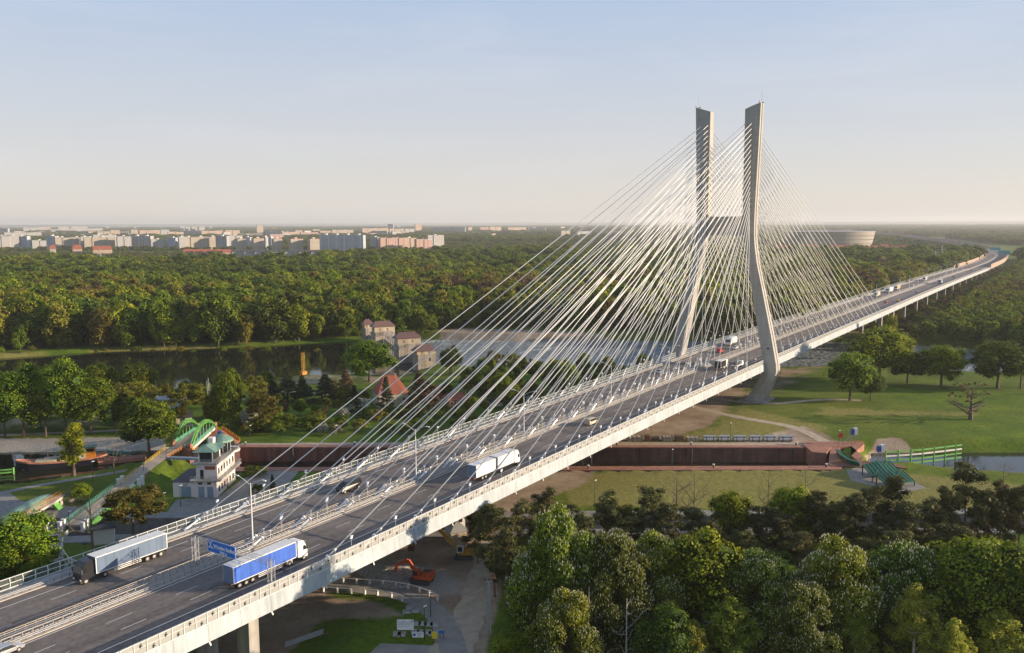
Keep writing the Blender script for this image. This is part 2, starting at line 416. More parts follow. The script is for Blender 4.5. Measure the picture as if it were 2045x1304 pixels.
RIV_DN = P([(760, 676), (1025, 681), (1300, 680), (1500, 682), (1700, 684), (1820, 689), (1990, 699), (2200, 712), (3000, 745), (3000, 850), (2200, 770), (2045, 758), (1900, 754), (1780, 744), (1640, 743), (1560, 745), (1400, 747), (1200, 742), (1060, 740), (960, 745), (860, 738)], ZL)
BASIN = P([(-500, 905), (0, 904), (250, 902), (330, 898), (455, 898), (455, 930), (340, 928), (250, 927), (215, 940), (130, 957), (60, 967), (-20, 972), (-500, 1010)], ZU)
LOCK = P([(478, 893), (1660, 894), (1655, 931), (478, 934)])
NEARLOCK = P([(-200, 1034), (390, 1034), (900, 1034), (3600, 1012), (3600, 1040), (1400, 1056), (900, 1060), (390, 1064), (-200, 1082)])
CANAL = P([(1740, 905), (2045, 904), (2400, 904), (2400, 975), (2045, 953), (1890, 943), (1810, 930), (1740, 932)], -19.0)
# embanked ramp that carries the footpath up to the arch bridge
RAMP = [(*gp(112, 1072, -15.9)[:2], -16.0), (*gp(150, 1040, -15)[:2], -15.1), (*gp(262, 955, -13.4)[:2], -13.4), (*gp(340, 897, -12.6)[:2], -12.6), (*gp(352, 890, -12.5)[:2], -12.5)]
RAMP_FAR = [(*gp(432, 838, -12.5)[:2], -12.5), (*gp(470, 815, -14)[:2], -14), (*gp(520, 790, -16)[:2], -16.0)]
def axis(lo, hi, st, far):
    a = list(np.arange(lo, hi+.01, st)); g = st; x = lo; L = []
    while x > -far: g *= 1.22; x -= g; L.append(x)
    g = st; x = hi; H = []
    while x < far: g *= 1.22; x += g; H.append(x)
    return np.array(L[::-1]+a+H)
XA = axis(-345, 215, 2.5, 60000); YA = axis(-185, 430, 2.5, 60000)
GX, GY = np.meshgrid(XA, YA, indexing='ij')
PT = np.stack([GX.ravel(), GY.ravel()], 1)
Z = np.full(len(PT), ZG)
def sstep(a, b, x):
    t = np.clip((x-a)/(b-a), 0, 1); return t*t*(3-2*t)
# ramps first
for line, w, sl_ in ((RAMP[2:], 3.2, 1.6), (RAMP_FAR, 3.2, 1.6)):
    d, h = pline_d(PT, line)
    Z = np.maximum(Z, np.minimum(h-.1, h-.1-(d-w)/sl_))
# low levee under the meadow path
for poly, lvl, bw, off in ((RIV_UP, ZU, 7, 0), (RIV_DN, ZL, 6, 0), (BASIN, ZU, 5, 0), (CANAL, -19.0, 6, 0)):
    s = sdf(PT, poly)
    prof = np.where(s < 0, lvl-np.minimum(2.5, -s*.5), lvl+(ZG-lvl)*sstep(0, bw, s))
    Z = np.where(s < bw, np.minimum(Z, prof), Z)
for poly, lvl in ((LOCK, -21), (NEARLOCK, -21)):
    s = sdf(PT, poly)
    Z = np.where(s < 2.6, lvl-2.5, Z)
nx, ny = len(XA), len(YA)
idx = np.arange(nx*ny).reshape(nx, ny)
q = np.stack([idx[:-1, :-1], idx[1:, :-1], idx[1:, 1:], idx[:-1, 1:]], -1).reshape(-1, 4)
def np_mesh(name, co, quads, mats, mi=None, smooth=False):
    me = bpy.data.meshes.new(name)
    co = np.asarray(co, np.float32); quads = np.asarray(quads, np.int32); k = quads.shape[1]
    me.vertices.add(len(co)); me.vertices.foreach_set('co', co.ravel())
    me.loops.add(quads.size); me.loops.foreach_set('vertex_index', quads.ravel())
    me.polygons.add(len(quads)); me.polygons.foreach_set('loop_start', np.arange(0, quads.size, k, dtype=np.int32))
    me.polygons.foreach_set('loop_total', np.full(len(quads), k, np.int32))
    for m in mats: me.materials.append(m)
    if mi is not None: me.polygons.foreach_set('material_index', np.asarray(mi, np.int32))
    if smooth: me.polygons.foreach_set('use_smooth', np.ones(len(quads), bool))
    me.update(calc_edges=True); me.validate(clean_customdata=False)
    return me
# ground cover map: R bare earth, G dry grass, B stone/gravel
mask = np.zeros((len(PT), 4)); mask[:, 3] = 1
def soft(poly, ch, edge=4.0, val=1.0):
    s = sdf(PT, P(poly)); mask[:, ch] = np.maximum(mask[:, ch], val*(1-sstep(-edge, edge, s)))
soft([(520, 1215), (640, 1150), (760, 1090), (900, 1052), (1000, 1050), (1030, 1110), (1000, 1180), (965, 1320), (870, 1320), (890, 1250), (840, 1190), (740, 1165)], 0, 2.5)
soft([(330, 1340), (470, 1240), (600, 1190), (760, 1200), (800, 1230), (640, 1240), (560, 1330)], 0, 4, .95)
soft([(930, 1010), (1010, 960), (1100, 930), (1200, 934), (1170, 965), (1080, 1000), (1000, 1030)], 0, 4)
soft([(1230, 880), (1290, 835), (1400, 790), (1480, 752), (1510, 760), (1460, 800), (1420, 850), (1330, 878)], 0, 5)
soft([(1590, 745), (1640, 738), (1560, 738), (1550, 760)], 0, 5)
soft([(1600, 850), (1660, 868), (1690, 888), (1560, 890), (1450, 888)], 0, 4, .8)
soft([(1120, 960), (1250, 933), (1700, 935), (1900, 955), (2100, 975), (2100, 1020), (1600, 1020), (1150, 1010)], 1, 5)
soft([(1480, 810), (1650, 850), (1700, 890), (1200, 890), (1300, 870), (1420, 850)], 1, 8, .75)
soft([(1640, 812), (1800, 818), (1960, 822), (1960, 832), (1800, 832), (1600, 830)], 1, 6, .7)
soft([(-500, 905), (-500, 876), (0, 876), (330, 872), (330, 902), (0, 904)], 2, 1.2)
soft([(1725, 900), (1745, 878), (1790, 872), (1820, 884), (1840, 897), (2200, 895), (2200, 903), (1740, 908)], 0, 1.5, .95)
soft([(880, 655), (1100, 660), (1250, 668), (1250, 680), (880, 674)], 0, 6)
soft([(836, 671), (1120, 673), (1250, 676), (1250, 682), (836, 680)], 2, 1.5)
soft([(740, 1120), (830, 1120), (900, 1140), (930, 1185), (900, 1200), (800, 1165), (720, 1150)], 2, 4, .62)
soft([(200, 795), (420, 790), (330, 810), (180, 815)], 0, 5, .8)
soft([(620, 745), (780, 752), (790, 765), (560, 768), (480, 790), (450, 790), (480, 768)], 0, 4, .5)
soft([(-100, 830), (220, 820), (260, 850), (-100, 870)], 0, 8, .45)
soft([(180, 702), (430, 694), (430, 687), (180, 694)], 1, 3); soft([(-200, 722), (0, 714), (110, 708), (100, 700), (-200, 708)], 1, 4, .6)
cr = sdf(PT, P([(320, 1100), (900, 860), (1500, 700), (1800, 600), (2000, 560), (2000, 600), (1740, 690), (1530, 800), (1000, 1010), (600, 1200)])); mask[:, 0] = np.maximum(mask[:, 0], .45*(1-sstep(-6, 10, cr)))
me = np_mesh('ground', np.stack([PT[:, 0], PT[:, 1], Z], 1), q, [], smooth=True)
ca = me.color_attributes.new('cover', 'FLOAT_COLOR', 'POINT'); ca.data.foreach_set('color', mask.astype(np.float32).ravel())
def ground_mat():
    m = bpy.data.materials.new('ground_cover'); m.use_nodes = True; t = m.node_tree; b = t.nodes['Principled BSDF']
    b.inputs['Roughness'].default_value = .95; b.inputs['Specular IOR Level'].default_value = .15
    L = t.links.new
    c = t.nodes.new('ShaderNodeTexCoord')
    def noise(sc, det=4, rough=.6):
        n = t.nodes.new('ShaderNodeTexNoise'); n.inputs['Scale'].default_value = sc; n.inputs['Detail'].default_value = det; n.inputs['Roughness'].default_value = rough
        L(c.outputs['Object'], n.inputs['Vector']); return n
    def mr(src, a, bq, lo=0., hi=1.):
        r = t.nodes.new('ShaderNodeMapRange'); r.inputs['From Min'].default_value = a; r.inputs['From Max'].default_value = bq
        r.inputs['To Min'].default_value = lo; r.inputs['To Max'].default_value = hi; L(src, r.inputs['Value']); return r.outputs['Result']
    def mix(f, A, B):
        x = t.nodes.new('ShaderNodeMix'); x.data_type = 'RGBA'; L(f, x.inputs['Factor'])
        for k, v in (('A', A), ('B', B)):
            if isinstance(v, tuple): x.inputs[k].default_value = (*v, 1)
            else: L(v, x.inputs[k])
        return x.outputs['Result']
    big = noise(.012, 5); mid = noise(.07, 6, .7); fine = noise(.9, 6, .75); far = noise(.0021, 4, .6)
    g = mix(mr(mid.outputs['Fac'], .35, .65), (.06, .115, .008), (.16, .225, .014))
    g = mix(mr(big.outputs['Fac'], .45, .62, 0, .5), g, (.17, .15, .03))
    g = mix(mr(fine.outputs['Fac'], .42, .62, 0, .65), g, (.04, .085, .008))
    dry = mix(mr(fine.outputs['Fac'], .3, .7), (.12, .13, .03), (.3, .26, .08))
    dirt = mix(mr(mid.outputs['Fac'], .35, .7), (.24, .175, .125), (.48, .38, .28))
    dirt = mix(mr(fine.outputs['Fac'], .5, .7, 0, .5), dirt, (.1, .075, .05))
    vo = t.nodes.new('ShaderNodeTexVoronoi'); vo.inputs['Scale'].default_value = 2.6; L(c.outputs['Object'], vo.inputs['Vector'])
    stone = mix(mr(vo.outputs['Distance'], .05, .7), (.5, .46, .4), (.31, .285, .25))
    at = t.nodes.new('ShaderNodeVertexColor'); at.layer_name = 'cover'
    sp = t.nodes.new('ShaderNodeSeparateColor'); L(at.outputs['Color'], sp.inputs['Color'])
    def thr(ch):
        a = t.nodes.new('ShaderNodeMath'); a.operation = 'ADD'; L(sp.outputs[ch], a.inputs[0])
        n2 = t.nodes.new('ShaderNodeMath'); n2.operation = 'MULTIPLY_ADD'; L(fine.outputs['Fac'], n2.inputs[0]); n2.inputs[1].default_value = .8; n2.inputs[2].default_value = -.4
        n3 = t.nodes.new('ShaderNodeMath'); n3.operation = 'MULTIPLY_ADD'; L(mid.outputs['Fac'], n3.inputs[0]); n3.inputs[1].default_value = 1.0; n3.inputs[2].default_value = -.5
        a2 = t.nodes.new('ShaderNodeMath'); a2.operation = 'ADD'; L(n2.outputs[0], a2.inputs[0]); L(n3.outputs[0], a2.inputs[1])
        L(a2.outputs[0], a.inputs[1]); return mr(a.outputs[0], .38, .62)
    col = mix(thr('Green'), g, dry); col = mix(thr('Red'), col, dirt); col = mix(thr('Blue'), col, stone)
    # far countryside: patchwork of fields
    geo = t.nodes.new('ShaderNodeNewGeometry'); ln = t.nodes.new('ShaderNodeVectorMath'); ln.operation = 'LENGTH'; L(geo.outputs['Position'], ln.inputs[0])
    v2 = t.nodes.new('ShaderNodeTexVoronoi'); v2.inputs['Scale'].default_value = .0016; L(c.outputs['Object'], v2.inputs['Vector'])
    s2 = t.nodes.new('ShaderNodeSeparateColor'); L(v2.outputs['Color'], s2.inputs['Color'])
    fld = mix(mr(far.outputs['Fac'], .4, .6), (.03, .05, .018), (.085, .1, .04)); fld = mix(mr(s2.outputs['Red'], .75, .8), fld, (.13, .17, .06))
    col = mix(mr(ln.outputs['Value'], 2300, 3000), col, fld)
    L(col, b.inputs['Base Color'])
    bu = t.nodes.new('ShaderNodeBump'); bu.inputs['Strength'].default_value = .5; bu.inputs['Distance'].default_value = .35
    L(fine.outputs['Fac'], bu.inputs['Height']); L(bu.outputs['Normal'], b.inputs['Normal'])
    return m
me.materials.append(ground_mat())
go = bpy.data.objects.new('ground', me); COL.objects.link(go); tag(go, kind='structure')
def grow(poly, d):
    p_ = [Vector(a) for a in poly]; c = sum(p_, Vector((0, 0)))/len(p_); out = []
    n = len(p_); area = sum(p_[i].x*p_[(i+1) % n].y-p_[(i+1) % n].x*p_[i].y for i in range(n)); sg = 1 if area > 0 else -1
    for i in range(n):
        a, b_, c_ = p_[i-1], p_[i], p_[(i+1) % n]
        e1 = (b_-a).normalized(); e2 = (c_-b_).normalized()
        nrm = Vector((e1.y+e2.y, -(e1.x+e2.x))); 
        if nrm.length < .2: nrm = Vector((e2.y, -e2.x))
        out.append(b_+nrm.normalized()*d*sg)
    return [tuple(p) for p in out]
def sheet(name, poly, z, m, kind='structure'):
    bm = bmesh.new(); vs = [bm.verts.new((x, y, z)) for x, y in poly]; f = bm.faces.new(vs)
    bmesh.ops.triangulate(bm, faces=[f]); bmesh.ops.recalc_face_normals(bm, faces=bm.faces[:])
    me = bpy.data.meshes.new(name); bm.to_mesh(me); bm.free(); me.materials.append(MT[m])
    if me.polygons and me.polygons[0].normal.z < 0: me.flip_normals()
    o = bpy.data.objects.new(name, me); COL.objects.link(o); return tag(o, kind=kind)
sheet('river', grow(RIV_UP, 3), ZU, 'water_calm')
sheet('river', grow(RIV_DN, 3), ZL, 'water_rapid')
sheet('basin_water', grow(BASIN, 2), ZU-.02, 'water_calm')
sheet('lock_water', grow(LOCK, 1), -20.9, 'water_lock')
sheet('canal_water', grow(NEARLOCK, 1), -20.6, 'water_lock')
sheet('canal_water', grow(CANAL, 2), -19.0, 'water_canal')
# ---- paths and paved areas as thin sheets above the ground
def smooth_line(pts, k=3):
    pts = [Vector(p) for p in pts]
    for _ in range(k):
        out = [pts[0]]
        for a, b in zip(pts, pts[1:]): out += [a*.75+b*.25, a*.25+b*.75]
        out.append(pts[-1]); pts = out
    return pts
def ribbon(name, line, w, z, m, kind='structure', jitter=0.0):
    pts = smooth_line(line); b = MB(); L = []; Rr = []
    for i, p in enumerate(pts):
        d = (pts[min(i+1, len(pts)-1)]-pts[max(i-1, 0)]); d = Vector((d.x, d.y, 0)).normalized(); n = Vector((-d.y, d.x, 0))
        ww = w/2*(1+jitter*(rnd.random()-.5))
        zz = p.z+z if len(p) == 3 else z
        L.append((p.x+n.x*ww, p.y+n.y*ww, zz)); Rr.append((p.x-n.x*ww, p.y-n.y*ww, zz))
    n = len(L); b.add(L+Rr, [(i, i+1, n+i+1, n+i) for i in range(n-1)])
    o = b.build(name, MT[m])
    if o.data.polygons[0].normal.z < 0: o.data.flip_normals()
    return tag(o, kind=kind) if kind else o
def L3(lst, z=ZG): return [gp(x, y, z) for x, y in lst]
mat('path_sand', (.4, .33, .25), .95, .2, .5); mat('path_grey', (.27, .25, .23), .9, .2, .4); mat('paving', (.25, .235, .215), .85, .25, .8)
ribbon('path', L3([(1360, 806), (1420, 822), (1500, 838), (1570, 849), (1610, 862), (1650, 884)]), 4.2, .05, 'path_sand', jitter=.3)
ribbon('path', L3([(1330, 782), (1420, 795), (1490, 805), (1560, 806), (1640, 797), (1720, 800)]), 3.4, .055, 'path_sand', jitter=.3)
ribbon('path', L3([(-60, 1000), (30, 978), (120, 962), (200, 949), (262, 938)]), 2.6, .05, 'path_grey')
ribbon('road', L3([(118, 1066), (98, 1090), (104, 1125), (140, 1170), (210, 1215), (330, 1230)]), 4.6, .06, 'path_grey')
ribbon('road', L3([(520, 1178), (640, 1164), (740, 1176), (810, 1188), (860, 1212), (895, 1255), (915, 1340)]), 4.8, .05, 'path_grey')
ribbon('road', L3([(880, 1340), (925, 1250), (970, 1160), (985, 1080), (960, 1062)]), 7, .045, 'path_sand', jitter=.4)
ribbon('path', L3([(-80, 872), (200, 862), (420, 848)]), 3.0, .05, 'path_sand', jitter=.3)
ribbon('path', L3([(480, 800), (560, 778), (700, 795), (760, 800)]), 3.0, .05, 'path_sand')
ribbon('canal_towpath', L3([(478, 889), (1000, 885), (1650, 889)]), 5.0, .03, 'path_sand', jitter=.2)
sheet('paved_yard', P([(325, 1034), (352, 998), (440, 990), (480, 960), (520, 936), (600, 938), (560, 985), (430, 1028), (400, 1034)]), ZG+.04, 'paving')
sheet('paved_yard', P([(-40, 1012), (0, 986), (20, 984), (40, 1000), (150, 1012), (215, 1012), (240, 1026), (-40, 1032)]), ZG+.042, 'paving')
sheet('paved_yard', P([(700, 1340), (760, 1285), (880, 1290), (875, 1340)]), ZG+.043, 'path_grey')
sheet('paved_yard', P([(235, 1145), (270, 1080), (335, 1072), (430, 1076), (400, 1120), (300, 1160)]), ZG+.043, 'path_grey')
sheet('dirt_track', P([(1690, 940), (1730, 928), (1800, 950), (1850, 975), (1800, 985), (1700, 960)]), ZG+.041, 'path_grey')

# ------------------------------------------------------------------ the bridge
bridge = empty('cable_stayed_bridge', (0, 18.9, 0), 0, 'long white cable-stayed motorway bridge with tall H-shaped concrete pylon crossing the river', 'bridge')
bridge_inv = Matrix.Translation((0, -18.9, 0))
def BP(o):
    """make o a part of the bridge, keeping where it stands"""
    o.parent = bridge; o.matrix_parent_inverse = bridge_inv; return o
US = [u for u in np.arange(-420, 951, 10)]+[u for u in np.arange(975, 4600, 45)]
def tang(u):
    d = (vc(u+8)-vc(u-8))/16; n = Vector((-d, 1, 0)).normalized(); return n
def strip(b, v0, v1, h, u0=-420, u1=4500, h1=None, both=False):
    us = sorted(set([x for x in US if u0 <= x <= u1]+[u0, u1])); A = []; B = []
    for u in us:
        n = tang(u); c = vc(u)
        A.append((u+n.x*(v0-18.9), c+n.y*(v0-18.9), dz(u)+h)); B.append((u+n.x*(v1-18.9), c+n.y*(v1-18.9), dz(u)+(h if h1 is None else h1)))
    k = len(us); b.add(A+B, [(i, i+1, k+i+1, k+i) for i in range(k-1)])
def profile(b, prof, u0=-420, u1=4500):
    """closed profile of (v,h) swept along the deck"""
    us = sorted(set([x for x in US if u0 <= x <= u1]+[u0, u1])); rings = []
    for u in us:
        n = tang(u); c = vc(u)
        rings.append([(u+n.x*(v-18.9), c+n.y*(v-18.9), dz(u)+h) for v, h in prof])
    b.loft(rings)
def at(u, v, h=0.0):
    n = tang(u); return Vector((u+n.x*(v-18.9), vc(u)+n.y*(v-18.9), dz(u)+h))
# two road decks with edge girders and a slot between them
b = MB(); profile(b, [(-.35, -.12), (18.1, -.02), (18.1, -1.4), (15, -2.5), (3.5, -2.6), (-.3, -2.3)])
BP(b.build('deck', MT['concrete']))
b = MB(); profile(b, [(19.7, -.02), (38.1, -.12), (38.0, -2.3), (34.5, -2.6), (23, -2.5), (19.7, -1.4)])
BP(b.build('deck', MT['concrete']))
b = MB(); strip(b, .9, 17.3, .004); strip(b, 20.6, 35.6, .004)
BP(b.build('carriageway', MT['asphalt']))
# fascia panels on the outer edges, the near one pale blue-white
b = MB(); profile(b, [(-.42, .02), (-.36, .02), (-.3, -2.72), (-.62, -2.6)], -420, 950)
fo = BP(b.build('fascia', MT['fascia']))
b = MB(); profile(b, [(38.16, .02), (38.22, .02), (38.3, -2.6), (38.1, -2.72)], -420, 950); BP(b.build('fascia', MT['fascia']))
# drain spouts under the near edge
for u in np.arange(-324, 250, 12.0): b = MB(); b.beam(at(u, -.5, -2.6), at(u+.3, -.5, -3.3), .22, .22); BP(b.build('drain_spout', MT['steel_white']))
# road markings
mk = MB()
for v, w in ((5.5, .22), (16.75, .26), (31.65, .22), (21.1, .26)): strip(mk, v-w/2, v+w/2, .01, -420, 1700)
for v in (12.9, 9.2, 24.9, 28.2):
    for u in np.arange(-416, 950, 12.0):
        if u > 0 and False: continue
        A = [at(u, v-.08, .012), at(u+4.2, v-.08, .012), at(u+4.2, v+.08, .012), at(u, v+.08, .012)]; mk.add(A, [(0, 1, 2, 3)])
BP(mk.build('lane_markings', MT['line_paint']))
for u in (-256, 250, 560):
    b = MB(); b.add([at(u, .9, .013), at(u+.5, .9, .013), at(u+.5, 17.3, .013), at(u, 17.3, .013)], [(0, 1, 2, 3)]); b.add([at(u, 20.6, .013), at(u+.5, 20.6, .013), at(u+.5, 35.6, .013), at(u, 35.6, .013)], [(0, 1, 2, 3)]); BP(b.build('expansion_joint', MT['dark_steel']))
# raised concrete kerbs carrying the guard rails
kb = MB()
for v0, v1 in ((17.3, 18.3), (34.1, 35.2), (19.55, 20.45)): profile(kb, [(v0, .14), (v1, .14), (v1, -.02), (v0, -.02)], -420, 1500)
profile(kb, [(1.5, .14), (2.5, .14), (2.5, -.02), (1.5, -.02)], -420, 1500)
BP(kb.build('kerb', MT['kerb_concrete']))
wk = MB(); strip(wk, 35.2, 37.8, .03, -420, 1500); strip(wk, -.3, 1.5, .02, -420, 1500); strip(wk, 18.3, 19.55, .02, -420, 1500); BP(wk.build('walkway', MT['concrete']))
gr = MB(); gp_ = MB()
for v, hs in ((17.75, (.5, .78)), (34.5, (.55, .82)), (2.1, (.55, .8)), (20.0, (.5, .8))):
    for h in hs: profile(gr, [(v-.05, h), (v+.05, h), (v+.05, h-.14), (v-.05, h-.14)], -340, 900)
    for u in np.arange(-340, 260, 1.333): gp_.beam(at(u, v+.08, .1), at(u, v+.08, .8), .09, .12)
BP(gr.build('guard_rail', MT['galv'])); BP(gp_.build('guard_rail_posts', MT['dark_steel']))
# the two railings of the median
mr_ = MB()
for v, hh in ((18.45, 1.15), (20.5, 1.2)):
    for h in ((.55, hh) if v < 19 else (.35, .62, .9, hh)): profile(mr_, [(v-.04, h), (v+.04, h), (v+.04, h-.08), (v-.04, h-.08)], -340, 900)
    for u in np.arange(-340, 300, 1.5): mr_.beam(at(u, v, 0), at(u, v, hh), .07, .08)
BP(mr_.build('median_railing', MT['kerb_concrete']))
# parapets with see-through screens; posts every 2 m
LEG = (-7.5, 1.0)
def segs(u0, u1):
    return [(u0, LEG[0]), (LEG[1], u1)]
nf = MB(); ng = MB(); nb = MB()
for a, e in segs(-420, 930):
    for h in (1.98,): profile(nf, [(-.33, h), (-.25, h), (-.25, h-.09), (-.33, h-.09)], a, e)
    profile(nf, [(-.33, .16), (-.25, .16), (-.25, .02), (-.33, .02)], a, e)
    profile(nf, [(-.31, 1.16), (-.27, 1.16), (-.27, 1.12), (-.31, 1.12)], a, min(e, 60))
    us = list(np.arange(a, min(e, 300), 2.0))
    for u in us: nf.beam(at(u, -.3, 0), at(u+.0, -.3, 2.0), .09, .15)
    strip(ng, -.29, -.27, .12, a, e, 1.92)
def bird(b, u, h, v, sc=.62, flip=1):
    pts = [(-.1, -.5), (.12, -.45), (.05, -.12), (.42, -.28), (.5, -.18), (.15, .12), (.3, .5), (.2, .55), (-.02, .2), (-.2, .1), (-.15, -.1)]
    c = at(u, v, h); b.add([(c.x+p*sc*flip, c.y, c.z+w*sc*1.1) for p, w in pts]+[(c.x+p*sc*flip, c.y+.012, c.z+w*sc*1.1) for p, w in pts],
                           [tuple(range(11)), tuple(range(21, 10, -1))])
i = 0
for u in np.arange(-330.5, 40, 2.0):
    if -8.5 < u < 1: continue
    if i < 100: nb1 = MB(); bird(nb1, u+1.5, 1.45 if i % 2 else .65, -.4); BP(nb1.build('bird_sticker', MT['bird_black']))
    else: bird(nb, u+1.5, 1.45 if i % 2 else .65, -.4)
    i += 1
BP(nf.build('parapet', MT['steel_white'])); BP(ng.build('noise_screen', MT['screen_glass']))
ff = MB(); fg = MB(); fb = nb
for a, e in segs(-420, 930):
    for h in (2.0, 1.1, .3): profile(ff, [(37.75, h), (37.85, h), (37.85, h-.09), (37.75, h-.09)], a, e)
    for u in np.arange(a, min(e, 300), 2.1):
        ff.tube([at(u, 37.95, 0), at(u, 37.72, .7), at(u, 37.66, 1.4), at(u, 37.8, 2.0)], .075, 5)
    strip(fg, 37.8, 37.78, .1, a, e, 1.95)
i = 0
for u in np.arange(-330, 0, 2.1): bird(fb, u+1, 1.5 if i % 2 else .7, 37.68, .55, -1); i += 1
BP(ff.build('parapet', MT['steel_white'])); BP(fg.build('noise_screen', MT['screen_clear'])); BP(fb.build('bird_stickers', MT['bird_black']))['kind'] = 'stuff'
# solid noise barriers beyond the cable-stayed part
nbm = MB()
for a, e, v in ((985, 1700, -.3), (930, 2300, 38.2)):
    profile(nbm, [(v-.12, 4.2), (v+.12, 4.2), (v+.12, -1.5), (v-.12, -1.5)], a, e)
profile(nbm, [(-.4, 3.0), (-.1, 3.0), (-.1, -1.0), (-.4, -1.0)], 1900, 4400)
profile(nbm, [(38.0, 3.0), (38.4, 3.0), (38.4, -1.0), (38.0, -1.0)], 2300, 4400)
BP(nbm.build('noise_barrier', MT['barrier_tan']))
# ---- pylon
def leg_obj(sgn, name='leg'):
    c0 = 18.35
    st = [(-15.9, .9, 7.6, -6.8, 3.2), (-14, -.3, 6.4, -6.4, 2.3), (-4.2, -4.6, .7, -5.9, -.2), (-2.6, -4.95, .2, -5.8, -.4), (0, -4.75, .5, -5.75, -.6), (11, -2.5, 2.6, -5.6, -.8), (21.6, -.05, 4.6, -5.5, -.95), (32.2, 2.4, 6.5, -5.45, -1.0), (38, 3.8, 7.6, -5.4, -1.0), (41.6, 4.6, 8.25, -5.4, -1.05), (45.3, 5.15, 9.1, -5.4, -1.1), (49, 5.7, 9.8, -5.4, -1.1), (52.5, 5.95, 10.4, -5.4, -1.15), (57, 6.05, 10.7, -5.4, -1.2), (62, 6.0, 10.9, -5.4, -1.25), (75, 5.6, 11.0, -5.4, -1.3), (102.7, 4.75, 11.1, -5.45, -1.4)]
    rings = []
    for k, (z, vo, vi, f, bk) in enumerate(st):
        vr = min(8.0, vi-.1) if z > 10 else vo+(vi-vo)*.5
        m = (f+bk)/2; w = .42
        top = z == 102.7
        def zz(v): return z+(2.2*(11.1-v)/6.35 if top else 0)
        pr_ = [(vo, f), (vr, f-.45), (vi, f+.05), (vi, bk-.05), (vr, bk+.45), (vo, bk), (vo, m+w), (vo+.38, m+w), (vo+.38, m-w), (vo, m-w)]
        rings.append([(u, (v if sgn > 0 else 2*c0-v), zz(v)) for v, u in pr_])
    b = MB(); b.loft(rings)
    o = b.build(name, MT['pylon_concrete'])
    bm = bmesh.new(); bm.from_mesh(o.data)
    bm.free(); return o
pyl = empty('pylon', (0, 18.35, ZG)); pyl.parent = bridge; pyl.matrix_parent_inverse = bridge_inv
pinv = Matrix.Translation((0, 18.35, ZG)).inverted()
def PP(o): o.parent = pyl; o.matrix_parent_inverse = pinv; return o
for sgn in (1, -1):
    l = PP(leg_obj(sgn))
# crossbeam with rounded upper corners
b = MB(); c0 = 18.35; y0 = 10.5; y1 = 2*c0-10.5
poly = [(y0, 52.2), (y1, 52.2), (y1, 62.5)]+[(y1-2.1+2.1*math.cos(t)*1.0, 62-2.1*math.sin(t)) for t in np.linspace(0, math.pi/2, 7)]
poly += [(y0+2.1-2.1*math.cos(t), 62-2.1*math.sin(t)) for t in np.linspace(math.pi/2, 0, 7)]+[(y0, 62.5)]
b.extr(poly, 0, -5.0, -1.6); PP(b.build('crossbeam', MT['pylon_concrete']))
PP(box_obj('crossbeam', MT['pylon_concrete'], None, (-5.2, -1.2, .4, 36.3, -6.6, -3.2)))
PP(box_obj('footing', MT['concrete'], None, (-9.5, 5.5, -1.5, 9.5, -17.5, -15.55))); PP(box_obj('footing', MT['concrete'], None, (-9.5, 5.5, 27.5, 38.5, -17.5, -15.55)))
# leg fittings: lightning rods, lamps, wall hatch
for v, t in ((5.1, 104.9), (31.6, 104.9)):
    b = MB(); b.tube([(-3.2, v, t), (-3.2, v, t+4.5)], .07, 5); b.box((-4.9, v+.4, t+.3), (.4, .4, .7)); b.box((-1.6, v, t+.3), (.3, .9, .5)); PP(b.build('lightning_rod', MT['galv']))
PP(box_obj('hatch', MT['dark_steel'], None, (-6.25, -6.05, -1.9, -1.0, 6.2, 6.9)))
# ---- stay cables: four planes of twenty before and nineteen beyond the pylon
cab_far = MB(); n_cab = 0
cands = []
for pi_, (v, vt, vin) in enumerate(((1.0, 7.8, 0), (18.25, 10.3, 0), (19.75, 26.4, 0), (36.8, 28.9, 0))):
    for i in range(20):
        for side in (-1, 1):
            if side > 0 and i == 19: continue
            u = side*(24.94+12*i)
            zt = 57.6+2.08*i
            A = Vector((u, v, dz(u)+.1)); uu = -5.85 if side < 0 else -.85
            B = Vector((uu, vt, zt))
            cands.append(((A-Vector((CX, CY, CZ))).length, A, B, side, v))
cands.sort(key=lambda t: t[0])
for k, (dd, A, B, side, v) in enumerate(cands):
    d = (B-A).normalized()
    if k < 100:
        b = MB(); b.tube([A+d*3.4, B], .125, 6)
        c = BP(b.build('stay_cable', MT['cable_white'], smooth=True))
        b = MB(); b.tube([A-d*.2, A+d*3.6], [.26, .21], 8); b.tube([A+d*3.3, A+d*3.55], .42, 8)
        s_ = b.build('anchor_sleeve', MT['lamp_head'], c)
        b = MB(); e = A+d*(5.5+.0*k); 
        b.tube([Vector((e.x, e.y, dz(e.x))), e], .05, 5); b.box(e, (.4, .28, .28)); b.build('damper', MT['steel_white'], c)
    else:
        cab_far.tube([A, B], .12, 5); cab_far.tube([A, A+d*3.5], .24, 6)
o = BP(cab_far.build('stay_cable_bundle', MT['cable_white'], smooth=True)); o['kind'] = 'stuff'
